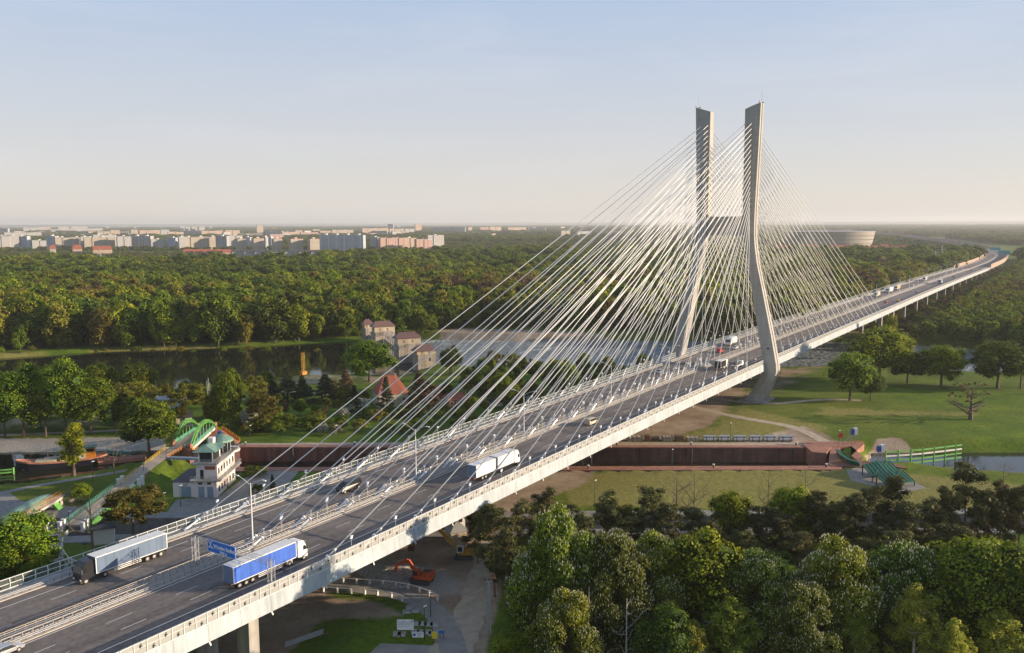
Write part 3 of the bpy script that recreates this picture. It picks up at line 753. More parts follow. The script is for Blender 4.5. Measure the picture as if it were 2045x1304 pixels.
# ---- piers
def pier(u, v, w=2.4, d=2.0):
    zt = dz(u)-2.5; b = MB(); b.bb(u-w/2, u+w/2, v-d/2, v+d/2, ZG-1, zt); return BP(b.build('pier', MT['concrete']))
for v in (3.0, 13.5, 24.0, 34.0): pier(-266, v, 2.0, 3.0)
for v in (3.0, 34.0): pier(-316, v, 2.0, 3.0)
for u in (250, 292, 338, 392, 445, 500, 556, 612, 668, 724, 780, 836, 892, 940):
    for v in (3.0, 14.5, 23.5, 34.5): pier(u, v)
for u in np.arange(1000, 1400, 60):
    for v in (3.0, 34.5):
        q_ = at(u, v); b = MB(); b.box((q_.x, q_.y, (ZG-1+q_.z-2.5)/2), (3, 2.4, q_.z-2.5-ZG+1)); BP(b.build('pier', MT['concrete']))
for u in np.arange(2200, 4300, 120):
    q_ = at(u, 18.9); b = MB(); b.box((q_.x, q_.y, (ZG-1+q_.z-2.5)/2), (5, 30, q_.z-2.5-ZG+1)); BP(b.build('pier', MT['concrete']))
bpy.context.view_layer.update()

# ---- floodlight posts beside the stays (short poles with a white head)
fpost = empty('floodlight_post', (0, 0, 0))
b = MB(); b.tube([(0, 0, 0), (0, 0, 3.3)], .055, 5); b.build('pole', MT['galv'], fpost)
b = MB(); b.box((0, 0, 3.5), (.42, .32, .42)); b.box((.12, 0, 3.75), (.5, .4, .1)); b.box((-.25, 0, 3.4), (.12, .26, .26)); b.build('lamp_head', MT['lamp_head'], fpost)
first = True
LB = {0.2: ('short grey floodlight post with white head standing inside the near glass parapet', 'floodlight posts along the near parapet'),
      18.6: ('short floodlight post with white head, nearer one of each pair on the median', 'floodlight posts on the near side of the median'),
      19.5: ('short floodlight post with white head, farther one of each pair on the median', 'floodlight posts on the far side of the median'),
      37.4: ('short floodlight post with white head standing along the far parapet', 'floodlight posts along the far parapet')}
for v in LB:
    for i in range(20):
        for side in (-1, 1):
            if side > 0 and i > 12: continue
            u = side*(24.94+12*i)-4.2*side
            if side < 0: u += 4
            o = fpost if first else copy_tree(fpost); first = False
            o.location = (u+(1.0 if v == 19.5 else 0), v, dz(u)); tag(o, LB[v][0], 'floodlight', LB[v][1])
# ---- tall street lamps on the median
ORD = ['first', 'second', 'third', 'fourth', 'fifth', 'sixth', 'seventh', 'eighth', 'ninth', 'tenth', 'eleventh', 'twelfth', 'thirteenth', 'fourteenth', 'fifteenth', 'sixteenth', 'seventeenth', 'eighteenth', 'nineteenth', 'twentieth', 'twenty-first', 'twenty-second', 'twenty-third', 'twenty-fourth']
lamp = empty('street_lamp', (0, 0, 0))
b = MB(); b.tube([(0, 0, 0), (0, 0, 12.0)], [.17, .09], 8); b.build('pole', MT['steel_white'], lamp)
for s in (-1, 1):
    b = MB(); b.tube([(0, 0, 11.6), (-.3*s, 1.6*s, 12.6), (-.3*s, 3.0*s, 13.0)], .055, 5); a = b.build('arm', MT['steel_white'], lamp)
    b = MB(); b.box((-.3*s, 3.4*s, 13.0), (.3, 1.0, .14)); b.build('lamp_head', MT['lamp_head'], a)
n = 0
for u in [-251, -203.7, -157.5, -105, -58, -11, 36, 83, 130, 178, 225, 272, 320, 368, 415, 462, 510, 558, 606, 654, 702, 750, 798, 846]:
    o = lamp if n == 0 else copy_tree(lamp)
    o.location = (u, 19.3, dz(u))
    tag(o, 'tall double-armed street lamp on the bridge median, %s counting from the sign gantry' % ORD[n], 'street lamp', 'street lamps along the bridge median'); n += 1
# ---- sign gantry over the right carriageway
gan = empty('sign_gantry', (-262.8, 11, dz(-262)), 0, 'lattice gantry spanning the nearer carriageway and carrying a blue motorway sign', 'sign gantry')
ginv = Matrix.Translation(gan.location).inverted()
def GP(o): o.parent = gan; o.matrix_parent_inverse = ginv; return o
z0 = dz(-262)
def lattice(b, a, e, w, n, r=.045):
    a, e = Vector(a), Vector(e); d = (e-a).normalized(); x = d.cross(Vector((0, 0, 1)))
    if x.length < .1: x = Vector((1, 0, 0))
    x.normalize(); y = x.cross(d); cs = [(i*w/2, j*w/2) for i, j in ((-1, -1), (1, -1), (1, 1), (-1, 1))]
    for i, j in cs: b.beam(a+x*i+y*j, e+x*i+y*j, r*1.8)
    for k in range(n):
        p0 = a+(e-a)*(k/n); p1 = a+(e-a)*((k+1)/n)
        for q_ in range(4):
            c1, c2 = cs[q_], cs[(q_+1) % 4]
            if k % 2: c1, c2 = c2, c1
            b.beam(p0+x*c1[0]+y*c1[1], p1+x*c2[0]+y*c2[1], r)
for v in (.6, 20.1):
    b = MB(); lattice(b, (-262.8, v, z0), (-262.8, v, z0+5.3), .8, 7); GP(b.build('column', MT['galv']))
b = MB(); lattice(b, (-262.8, .2, z0+5.0), (-262.8, 20.5, z0+5.0), .8, 20, .03); GP(b.build('truss', MT['galv']))
b = MB(); sx = -263.4; y1_, y0_ = 15.8, 8.5; zb_, zt_ = z0+3.9, z0+6.1
b.bb(sx-.05, sx+.05, y0_, y1_, zb_, zt_); pan = GP(b.build('sign_panel', MT['sign_blue']))
b = MB()
for a_ in ((sx-.075, sx-.052, y0_, y1_, zb_, zb_+.07), (sx-.075, sx-.052, y0_, y1_, zt_-.07, zt_), (sx-.075, sx-.052, y0_, y0_+.07, zb_+.07, zt_-.07), (sx-.075, sx-.052, y1_-.07, y1_, zb_+.07, zt_-.07)): b.bb(*a_)
b.bb(sx-.075, sx-.052, y0_+.1, y1_-.1, zb_+.86, zb_+.9)
# interchange symbol: two crossing curved bars
cy, cz = y1_-.85, zt_-.85
for sg in (-1, 1):
    pts = [Vector((sx-.08, cy+sg*t*.55, cz+(.62*t)+.16*math.sin(t*3.1))) for t in np.linspace(-1, 1, 9)]
    for p_, q_ in zip(pts, pts[1:]): b.beam(p_, q_, .04, .17)
def textobj(body, size, loc, rot, m, parent, name='lettering', ext=.01):
    cu = bpy.data.curves.new(name, 'FONT'); cu.body = body; cu.size = size; cu.extrude = ext; cu.align_x = 'LEFT'; cu.materials.append(MT[m]); cu.resolution_u = 2
    cu.offset = size*.034
    t_ = bpy.data.objects.new(name, cu); COL.objects.link(t_)
    t_.rotation_euler = rot; t_.location = loc
    bpy.context.view_layer.update()
    dg = bpy.context.evaluated_depsgraph_get(); me_ = bpy.data.meshes.new_from_object(t_.evaluated_get(dg)); me_.transform(t_.matrix_world)
    bpy.data.objects.remove(t_); o = bpy.data.objects.new(name, me_); COL.objects.link(o)
    if parent: o.parent = parent; o.matrix_parent_inverse = parent.matrix_world.inverted()
    return o
fr = b.build('frame_and_symbol', MT['sign_white']); fr.parent = pan
tr = (R_(90), 0, R_(-90))
textobj('Wrocław Stadion', .78, (sx-.07, y1_-1.65, zt_-1.2), tr, 'sign_white', pan)
textobj('2000 m', .62, (sx-.07, y1_-3.2, zb_+.2), tr, 'sign_white', pan)

# ------------------------------------------------------------------ trees
def leaf_mat(name, a, b_, hue=.028, trans=.27, rough=.65):
    m = bpy.data.materials.new(name); m.use_nodes = True; t = m.node_tree; L = t.links.new
    for n in list(t.nodes):
        if n.type != 'OUTPUT_MATERIAL': t.nodes.remove(n)
    out = [n for n in t.nodes if n.type == 'OUTPUT_MATERIAL'][0]
    at_ = t.nodes.new('ShaderNodeAttribute'); at_.attribute_name = 'tint'
    oi = t.nodes.new('ShaderNodeObjectInfo')
    x = t.nodes.new('ShaderNodeMix'); x.data_type = 'RGBA'; x.inputs['A'].default_value = (*a, 1); x.inputs['B'].default_value = (*b_, 1); L(at_.outputs['Fac'], x.inputs['Factor'])
    h = t.nodes.new('ShaderNodeHueSaturation'); L(x.outputs['Result'], h.inputs['Color'])
    r = t.nodes.new('ShaderNodeMapRange'); r.inputs['To Min'].default_value = .5-hue; r.inputs['To Max'].default_value = .5+hue*.7; L(oi.outputs['Random'], r.inputs['Value']); L(r.outputs['Result'], h.inputs['Hue'])
    r2 = t.nodes.new('ShaderNodeMath'); r2.operation = 'MULTIPLY'; r2.inputs[1].default_value = 7.31; L(oi.outputs['Random'], r2.inputs[0])
    r3 = t.nodes.new('ShaderNodeMath'); r3.operation = 'FRACT'; L(r2.outputs[0], r3.inputs[0])
    r4 = t.nodes.new('ShaderNodeMapRange'); r4.inputs['To Min'].default_value = .7; r4.inputs['To Max'].default_value = 1.25; L(r3.outputs[0], r4.inputs['Value']); L(r4.outputs['Result'], h.inputs['Value'])
    d = t.nodes.new('ShaderNodeBsdfPrincipled'); d.inputs['Roughness'].default_value = rough; d.inputs['Specular IOR Level'].default_value = .25; L(h.outputs['Color'], d.inputs['Base Color'])
    tr = t.nodes.new('ShaderNodeBsdfTranslucent'); L(h.outputs['Color'], tr.inputs['Color'])
    ms = t.nodes.new('ShaderNodeMixShader'); ms.inputs['Fac'].default_value = trans; L(d.outputs[0], ms.inputs[1]); L(tr.outputs[0], ms.inputs[2]); L(ms.outputs[0], out.inputs['Surface'])
    MT[name] = m; return m
leaf_mat('leaf_green', (.04, .08, .003), (.29, .35, .014))
leaf_mat('leaf_fresh', (.08, .135, .004), (.41, .45, .014))
leaf_mat('leaf_dark', (.03, .06, .006), (.18, .24, .016))
leaf_mat('leaf_olive', (.11, .11, .012), (.32, .29, .03))
leaf_mat('leaf_brown', (.09, .06, .03), (.19, .12, .055), .03)
leaf_mat('leaf_birch', (.17, .2, .015), (.46, .46, .06))
leaf_mat('needle', (.06, .066, .018), (.19, .18, .05), .02, .1)
leaf_mat('needle_dark', (.026, .042, .02), (.08, .1, .035), .02, .1)
leaf_mat('blossom', (.62, .6, .42), (.8, .78, .6), .01, .2)
leaf_mat('blossom_white', (.4, .4, .33), (.7, .68, .6), .01, .2)
def rdir(rg, n, up=0.0):
    d = rg.normal(size=(n, 3)); d[:, 2] += up; return d/np.linalg.norm(d, axis=1)[:, None]
def leaves(rg, C_, Rr, npp, size, up=.35, flat=1.0, jitter=.4, tint=None, shell=(.8, 1.07)):
    """quads on the outside of the puffs with centres C_ and radii Rr; returns co, quads, tint"""
    n = len(C_)*npp; k = np.repeat(np.arange(len(C_)), npp)
    d = rdir(rg, n, up); rr = Rr[k]*rg.uniform(shell[0], shell[1], n)
    p = C_[k]+d*rr[:, None]*np.array([1, 1, flat])
    nm = d+rg.normal(size=(n, 3))*jitter; nm /= np.linalg.norm(nm, axis=1)[:, None]
    a = np.cross(nm, rg.normal(size=(n, 3))); a /= np.linalg.norm(a, axis=1)[:, None]+1e-9; b_ = np.cross(nm, a)
    s1 = (size*rg.uniform(.55, 1.25, n)/2)[:, None]; s2 = s1*rg.uniform(.55, 1, n)[:, None]
    co = np.stack([p-a*s1-b_*s2*.4, p+b_*s2*-.9, p+a*s1+b_*s2*.3, p+b_*s2*.9], 1).reshape(-1, 3)
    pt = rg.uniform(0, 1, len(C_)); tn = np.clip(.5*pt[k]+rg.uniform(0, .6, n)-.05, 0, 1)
    # big quads added inside each puff to block light, tinted as dark inner shade
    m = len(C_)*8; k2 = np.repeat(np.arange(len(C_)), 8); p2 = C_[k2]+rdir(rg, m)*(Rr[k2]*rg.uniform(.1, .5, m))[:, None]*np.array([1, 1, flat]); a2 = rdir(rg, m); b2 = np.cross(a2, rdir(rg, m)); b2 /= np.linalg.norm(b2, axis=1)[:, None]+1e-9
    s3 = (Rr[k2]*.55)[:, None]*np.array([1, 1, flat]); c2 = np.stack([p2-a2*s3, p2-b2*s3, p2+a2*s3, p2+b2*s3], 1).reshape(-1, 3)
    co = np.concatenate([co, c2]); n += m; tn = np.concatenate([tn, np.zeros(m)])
    return co, np.arange(n*4).reshape(-1, 4), np.repeat(tn, 4)
def crown_puffs(rg, n, H, zc, rx, rz_, spread=(.5, .95), pr=(.22, .38), bottom=-.75, shape=None):
    d = rdir(rg, n*3, .1); d = d[d[:, 2] > bottom][:n]; f = rg.uniform(*spread, len(d))
    C_ = d*f[:, None]*np.array([rx, rx, rz_])+np.array([0, 0, zc])
    if shape is not None:
        t = np.clip((C_[:, 2]-(zc-rz_))/(2*rz_), 0, 1); C_[:, :2] *= np.array([shape(q_) for q_ in t])[:, None]
    return C_, rg.uniform(*pr, len(d))*min(rx, rz_)
def leaf_mesh(name, parts, mats):
    co = []; qd = []; tn = []; mi = []; o = 0
    for (c_, q_, t_), m_ in parts:
        co.append(c_); qd.append(q_+o); tn.append(t_); mi.append(np.full(len(q_), m_)); o += len(c_)
    me = np_mesh(name, np.concatenate(co), np.concatenate(qd), mats, np.concatenate(mi))
    a = me.attributes.new('tint', 'FLOAT', 'POINT'); a.data.foreach_set('value', np.concatenate(tn).astype(np.float32)); return me
def branch_mb(rg, H, r, lean=0, limbs=5, z0=.35, spread=.5, depth=1, up=.6, rlim=.4, twigs=0):
    b = MB(); top = Vector((lean*H, 0, H))
    b.tube([(0, 0, -.4), (lean*H*.2, 0, H*.35), top], [r*1.25, r*.8, r*.18], 7)
    def rec(p, d, L, rad, dep):
        mid = p+d*L*.5+Vector(rg.normal(size=3))*L*.06; e = p+d*L+Vector(rg.normal(size=3))*L*.12
        b.tube([p, mid, e], [rad, rad*.65, rad*.25], 5 if dep > 1 else 4, cap=False)
        if dep > 0:
            for k in range(3 if dep > 1 else 3+twigs):
                f = rg.uniform(.35, 1); q_ = p+(e-p)*f; nd = (d+Vector(rg.normal(size=3))*.55+Vector((0, 0, .15))).normalized()
                rec(q_, nd, L*rg.uniform(.4, .65), rad*.45, dep-1)
    for k in range(limbs):
        t = z0+(0.95-z0)*(k+rg.uniform(0, .6))/limbs; p = Vector((lean*H*t, 0, H*t)); a = k*2.4+rg.uniform(0, .8)
        d = Vector((math.cos(a), math.sin(a), up*rg.uniform(.5, 1.3))).normalized()
        rec(p, d, H*spread*(1.05-t*.75)*rg.uniform(.7, 1.1), r*rlim*(1.2-t), depth)
    return b
TREES = {}
def proto(kind, var, H, trunk, crown_parts, mats, bark='bark', extra=None):
    """an unlinked prototype: meshes for trunk, crown (and extras) at height H"""
    tm = trunk; me_t = bpy.data.meshes.new('trunk'); me_t.from_pydata(tm.v, [], tm.f); me_t.materials.append(MT[bark]); me_t.update()
    d = {'H': H, 'trunk': me_t, 'parts': []}
    if crown_parts: d['parts'].append(('crown', leaf_mesh('crown', crown_parts, mats)))
    if extra: d['parts'] += extra
    TREES.setdefault(kind, []).append(d)
def deciduous(kind, var, leafm, H=20, rx=7, rz_=7.5, zc=11.5, n=26, npp=60, size=1.0, pr=(.25, .42), bark='bark', spread=(.45, .9), r=.35, shape=None, bottom=-.75, limbs=6):
    rg = np.random.default_rng(var*17+len(kind)*5+1)
    C_, Rr = crown_puffs(rg, n, H, zc, rx, rz_, spread, pr, bottom, shape)
    proto(kind, var, H, branch_mb(rg, zc+rz_*.5, r, limbs=limbs, z0=.35, spread=.45), [(leaves(rg, C_, Rr, npp, size), 0)], [MT[leafm]], bark)
LM = ['leaf_green', 'leaf_fresh', 'leaf_dark', 'leaf_olive', 'leaf_brown']
for i_, lm_ in enumerate(['leaf_green', 'leaf_green', 'leaf_dark', 'leaf_olive', 'leaf_fresh', 'leaf_brown']):
    deciduous('forest', i_, lm_, H=20, rx=6.8+.5*(i_ % 3), rz_=9.6, zc=10.2, n=44+2*i_, npp=70, size=.85, pr=(.26, .42), bottom=-1)
for i_ in range(3): deciduous('broad', i_, 'leaf_green', n=66, npp=190, size=.48, rx=7.2, rz_=8.3, zc=11.3, bottom=-.9)
for i_ in range(2): deciduous('fresh', i_, 'leaf_fresh', n=60, npp=180, size=.48, rx=6.8, rz_=8.3, zc=11.4, bottom=-.9)
for i_ in range(2): deciduous('dark', i_, 'leaf_dark', n=60, npp=190, size=.48, rx=7, rz_=8.5, zc=11.2, bottom=-.9)
for i_ in range(2): deciduous('olive', i_, 'leaf_olive', n=60, npp=80, size=.42, rx=7.5, rz_=6.8, zc=12.2, pr=(.16, .3))
deciduous('brownish', 0, 'leaf_brown', n=30, npp=40, size=.6, rx=5, rz_=7, zc=12)
for i_ in range(2): deciduous('poplar', i_, 'leaf_fresh', n=44, npp=120, size=.42, rx=3.0, rz_=8.6, zc=11.2, pr=(.3, .5), bottom=-1)
for i_ in range(3): deciduous('birch', i_, 'leaf_birch', n=80, npp=150, size=.34, rx=6.2, rz_=8.2, zc=11.3, pr=(.14, .26), bark='bark_white', spread=(.3, 1), bottom=-.9, shape=lambda t: 1.15-.75*t)
for i_ in range(2): deciduous('shrub', i_, 'leaf_green', H=8, rx=4.6, rz_=3.6, zc=3.9, n=26, npp=60, size=.55, r=.12, bottom=-.6)
deciduous('olive_shrub', 0, 'leaf_olive', H=8, rx=4.6, rz_=3.6, zc=3.9, n=26, npp=46, size=.55, r=.12, bottom=-.6)
deciduous('white_shrub', 0, 'blossom_white', H=8, rx=4.2, rz_=3.7, zc=4, n=26, npp=50, size=.45, r=.12, bottom=-.6)
deciduous('round_conifer', 0, 'needle_dark', H=8, rx=2.6, rz_=3.9, zc=3.9, n=26, npp=60, size=.4, r=.12, bottom=-1, shape=lambda t: 1.2-.8*t)
# horse chestnuts in flower
for i_ in range(3):
    rg = np.random.default_rng(70+i_); n_ = 92
    C_, Rr = crown_puffs(rg, n_, 20, 10.2, 7.0, 9.6, (.5, .95), (.2, .34), -1, shape=lambda t: .95+.25*math.sin(t*3.1)-.25*t)
    cp = [(leaves(rg, C_, Rr, 420, .38, .35), 0)]
    nb_ = 3000; k = rg.integers(0, len(C_), nb_); d = rdir(rg, nb_, .7); p = C_[k]+d*(Rr[k]*1.06)[:, None]
    rr = np.linalg.norm((p-np.array([0, 0, 10.2]))/np.array([7.0, 7.0, 9.6]), axis=1); p = p[rr > .72]; nb_ = len(p)
    co = []; w = .075; h = .3
    for j in range(2):
        a = np.array([[w, 0, 0], [0, w, 0]])[j]
        co.append(np.stack([p-a, p+np.array([0, 0, -.08]), p+a, p+np.array([0, 0, h])], 1))
    co = np.concatenate(co).reshape(-1, 3); bl = (co, np.arange(len(co)).reshape(-1, 4), np.repeat(rg.uniform(0, 1, len(co)//4), 4))
    proto('chestnut', i_, 20, branch_mb(rg, 15, .42, limbs=6, z0=.3, spread=.45), cp, [MT['leaf_green' if i_ != 2 else 'leaf_dark']], 'bark', [('blossoms', leaf_mesh('blossoms', [(bl, 0)], [MT['blossom']]))])
# pines: long bare reddish trunk, tiers of flattened dark tufts
for i_ in range(4):
    rg = np.random.default_rng(40+i_); H = 20; C_ = []; Rr = []; tb = branch_mb(rg, 18.6, .24, lean=rg.uniform(-.05, .06), limbs=9, z0=.42, spread=.3, up=.25, rlim=.45)
    for k in range(17):
        t = .4+.6*(k/16)+rg.uniform(-.03, .03); a = k*2.4+rg.uniform(0, 1); rad = (1.25-t)*6.6*rg.uniform(.35, 1)
        for j in range(3):
            C_.append((rad*math.cos(a)+rg.normal()*.8, rad*math.sin(a)+rg.normal()*.8, t*19+rg.normal()*.4)); Rr.append(rg.uniform(.9, 1.7))
    cl = leaves(rg, np.array(C_), np.array(Rr)*1.12, 150, .36, .3, flat=.6, jitter=.8)
    proto('pine', i_, H, tb, [(cl, 0)], [MT['needle']], 'bark_pine')
for i_ in range(2):
    rg = np.random.default_rng(90+i_); C_ = []; Rr = []
    for k in range(46):
        t = (k/46)**.85; a = k*2.4; rad = (1-t)*3.6*rg.uniform(.5, 1); C_.append((rad*math.cos(a), rad*math.sin(a), 2+t*17)); Rr.append(.55+(1-t)*1.1)
    proto('spruce', i_, 20, branch_mb(rg, 19, .25, limbs=3, spread=.1), [(leaves(rg, np.array(C_), np.array(Rr), 60, .55, -.1, flat=.6, jitter=.9), 0)], [MT['needle_dark']])
    proto('brown_spruce', i_, 20, branch_mb(rg, 19, .25, limbs=3, spread=.1), [(leaves(rg, np.array(C_)*np.array([1.3, 1.3, 1]), np.array(Rr), 60, .55, -.1, flat=.7, jitter=.9), 0)], [MT['leaf_brown']])
# bare and dead trees
for i_ in range(2):
    rg = np.random.default_rng(55+i_)
    proto('bare', i_, 20, branch_mb(rg, 18, .3, limbs=9, z0=.2, spread=.6, depth=2, up=.9, rlim=.6, twigs=2), None, None, 'twig')
rg = np.random.default_rng(61)
tb = branch_mb(rg, 15, .75, limbs=11, z0=.12, spread=.62, depth=2, up=.8, rlim=.75, twigs=3)
C_, Rr = crown_puffs(rg, 24, 20, 12.5, 9, 6.5, (.7, 1), (.08, .15), -.5)
proto('veteran', 0, 20, tb, [(leaves(rg, C_, Rr, 26, .5), 0)], [MT['leaf_brown']])
for i_ in range(3):
    rg = np.random.default_rng(65+i_)
    proto('dead', i_, 20, branch_mb(rg, 19.5, .26, limbs=9, z0=.12, spread=.35, depth=1, up=.7, rlim=.5, twigs=1), None, None, 'bark_white')
def tree(kind, p, H, w=None, label=None, group=None, var=None, name=None, rz=None, z=None):
    """plant a tree of height H (and crown width w) at p"""
    L = TREES[kind]; d = L[(var if var is not None else rnd.randrange(len(L))) % len(L)]
    s = H/d['H']; o = empty(name or kind+'_tree', (p[0], p[1], p[2] if z is None else z), rnd.uniform(0, 6.28) if rz is None else rz, label, 'shrub' if 'shrub' in kind else 'tree', group)
    sw = s if w is None else w
    o.scale = (sw, sw, s)
    t_ = bpy.data.objects.new('trunk', d['trunk']); COL.objects.link(t_); t_.parent = o
    for nm, me_ in d['parts']:
        c_ = bpy.data.objects.new(nm, me_); COL.objects.link(c_); c_.parent = o
    return o
NAT = {'broad': 14.4, 'fresh': 13.8, 'dark': 14, 'olive': 15, 'brownish': 10, 'poplar': 6.6, 'birch': 12.5, 'shrub': 9, 'olive_shrub': 9, 'white_shrub': 8.4, 'round_conifer': 5.4, 'chestnut': 14.5, 'pine': 11, 'spruce': 7, 'brown_spruce': 9, 'bare': 13, 'veteran': 19, 'dead': 8, 'forest': 14}
def tpx(kind, x, yb, yt, wpx, label, var=None, name=None, group=None, z=ZG):
    """tree whose foot was measured at pixel (x, yb), top at row yt, crown wpx pixels wide"""
    p = gp(x, yb, z); H = pxh(p, yt)*1.03; w = 1.2*wpx*mpp(p)/NAT[kind]
    return tree(kind, p, H, w, label, group, var, name)

# ------------------------------------------------------------------ locks and canal works
def ring_wall(name, poly, wd, ztop, zbot, m, mc, label, cat):
    t = empty(name, (*poly[0], ztop), 0, label, cat); inv = Matrix.Translation(t.location).inverted()
    outer = grow(poly, wd); n = len(poly); b = MB()
    vs = [(x, y, ztop-.35) for x, y in poly]+[(x, y, zbot) for x, y in poly]+[(x, y, zbot) for x, y in outer]+[(x, y, ztop-.35) for x, y in outer]
    fs = []
    for i in range(n):
        j = (i+1) % n; fs += [(i, j, n+j, n+i), (2*n+i, 2*n+j, 3*n+j, 3*n+i), (i, 3*n+i, 3*n+j, j), (n+i, n+j, 2*n+j, 2*n+i)]
    b.add(vs, fs); o = b.build('wall', MT[m], t); o.matrix_parent_inverse = inv
    b = MB(); p2 = grow(poly, -.25); o2 = grow(poly, wd+.1)
    vs = [(x, y, ztop) for x, y in p2]+[(x, y, ztop-.34) for x, y in p2]+[(x, y, ztop-.34) for x, y in o2]+[(x, y, ztop) for x, y in o2]
    b.add(vs, fs); o = b.build('coping', MT[mc], t); o.matrix_parent_inverse = inv
    # ladder recesses and fender bars on the long sides
    k = 0
    for i in range(n):
        a = Vector(poly[i]); c = Vector(poly[(i+1) % n]); L_ = (c-a).length
        if L_ < 40: continue
        for s_ in np.arange(18, L_-5, 33):
            p_ = a+(c-a)*(s_/L_); d = (c-a).normalized(); q_ = Vector(poly[i-1])-a; nrm = Vector((-d.y, d.x)); nrm = nrm if nrm.dot(sum((Vector(v) for v in poly), Vector((0, 0)))/n-a) > 0 else -nrm
            b = MB(); w_ = p_+nrm*.06
            b.beam((w_.x, w_.y, zbot+1.5), (w_.x, w_.y, ztop-.5), .7, .2); o = b.build('ladder', MT['dark_steel'], t); o.matrix_parent_inverse = inv; k += 1
    return t
ring_wall('lock_chamber', LOCK, 4.6, -15.88, -24, 'lock_red', 'lock_red_light', 'long lock chamber with rust-red concrete walls and coping', 'lock')
ring_wall('lock_chamber', NEARLOCK, 4.4, -15.9, -24, 'concrete_dark', 'concrete_dark', 'older narrow lock channel with grey concrete walls behind the pines', 'lock')
# far abutments of the lock head on the right: stepped red walls
Ax, Bx = gp(1640, 893), gp(1722, 888)
t = empty('lock_gate', gp(1690, 905), 0, 'orange-red lock head wall with curved gate recess at the right end of the lock', 'lock gate')
def tb_(t, b, name, m): o = b.build(name, MT[m]); o.parent = t; bpy.context.view_layer.update(); o.matrix_parent_inverse = t.matrix_world.inverted(); return o
b = MB(); b.prism(P([(1605, 890), (1622, 905), (1650, 907), (1660, 895), (1700, 893), (1722, 912), (1723, 925), (1716, 925), (1700, 912), (1726, 889), (1722, 884), (1605, 884)][:10]+[(1722, 884), (1605, 884)]), -22, -15.6); tb_(t, b, 'wall', 'lock_red_light')
def railing(b, pts, h=1.1, n=3, r=.05, step=2.0):
    for a, c in zip(pts, pts[1:]):
        a, c = Vector(a), Vector(c)
        for k in range(n): z = h*(k+1)/n; b.beam(a+Vector((0, 0, z)), c+Vector((0, 0, z)), r*1.6)
        m = max(1, int((c-a).length/step))
        for k in range(m+1): q_ = a+(c-a)*k/m; b.beam(q_, q_+Vector((0, 0, h)), r*2)
b = MB(); railing(b, [gp(1697, 884, -15.6), gp(1723, 888, -15.6)]); railing(b, [gp(1668, 926), gp(1718, 924)], 1.1); tb_(t, b, 'railing', 'rail_orange')
b = MB(); b.prism(P([(1650, 926), (1725, 922), (1800, 930), (1812, 938), (1790, 934), (1760, 936), (1660, 932)]), -22, -15.7); tb_(t, b, 'apron', 'lock_red')
b = MB(); c_ = gp(1698, 924, -16); 
vs = [gp(1672, 898, -14.6), gp(1680, 908, -14.6), (gp(1695, 918, -14.6)), gp(1718, 924, -14.6)]
for a, c in zip(vs, vs[1:]): b.beam(a, c, 1.2, .25); b.beam(a-Vector((0, 0, 2.6)), c-Vector((0, 0, 2.6)), .4, 5)
tb_(t, b, 'gate_leaf', 'green_dark')
def machine(x, y, label):
    p = gp(x, y, -15.6); t = empty('gate_winch', p, R_(-56), label, 'gate winch')
    b = MB(); b.beam((-.6, 0, 0), (-.6, 0, 3.2), .25); b.beam((.6, 0, 0), (.6, 0, 3.2), .25); b.beam((-3.6, .4, 0), (-.4, 0, 3.0), .35, .15); b.build('stand', MT['galv'], t)
    box_obj('cabinet', MT['lamp_head'], t, (.1, 1.1, -.6, .6, 3.2, 5.4)); box_obj('motor_box', MT['blue_box'], t, (-1.0, .05, -.5, .5, 3.2, 4.9))
machine(1704, 886, 'grey and blue gate winch on a stand, on the orange lock head')
machine(1757, 922, 'grey and blue gate winch on a stand, at the root of the green guide pier')
# green guide piers
def guide(name, pts, zt, levels, label, m='green_light', step=4.5, white=None):
    t = empty(name, pts[0], 0, label, 'guide pier'); pts = smooth_line(pts, 2); b = MB(); w = MB()
    for a, c in zip(pts, pts[1:]):
        for L_ in levels: (w if L_ == white else b).beam(Vector((a.x, a.y, zt+L_)), Vector((c.x, c.y, zt+L_)), .3, .42)
    tb_(t, b, 'beam', m)
    if white is not None: tb_(t, w, 'walkway', 'white_paint')
    d = 0
    for a, c in zip(pts, pts[1:]):
        L_ = (c-a).length
        while d < L_:
            q_ = a+(c-a)*(d/L_); b = MB(); b.beam((q_.x, q_.y, -21), (q_.x, q_.y, zt+max(levels)+.5), .42); tb_(t, b, 'pile', m); d += step
        d -= L_
guide('guide_pier', [gp(1768, 918), gp(1830, 914), (gp(1880, 908)), gp(1920, 903)], -16, (-1.6, -.3, 1.1, 2.4), 'long curving green guide pier with white walkway in the canal', white=1.1)
guide('guide_pier', [gp(1792, 931, -18), gp(1830, 937, -18), gp(1876, 943, -18)], -18, (-.3, .8), 'low dark green guide fence below the long pier', 'green_teal', 4)
guide('guide_pier', [gp(-60, 952, -18), gp(0, 949, -18), gp(30, 946, -18)], -17.6, (.2, 1.1), 'green mooring fence in the basin at the bow of the barge', 'green_light', 4)
guide('guide_pier', [gp(158, 908, -18), gp(220, 908, -18), gp(262, 911, -18)], -17.6, (0, .8, 1.4), 'dark green fender boom behind the barge stern', 'green_teal', 5, white=1.4)
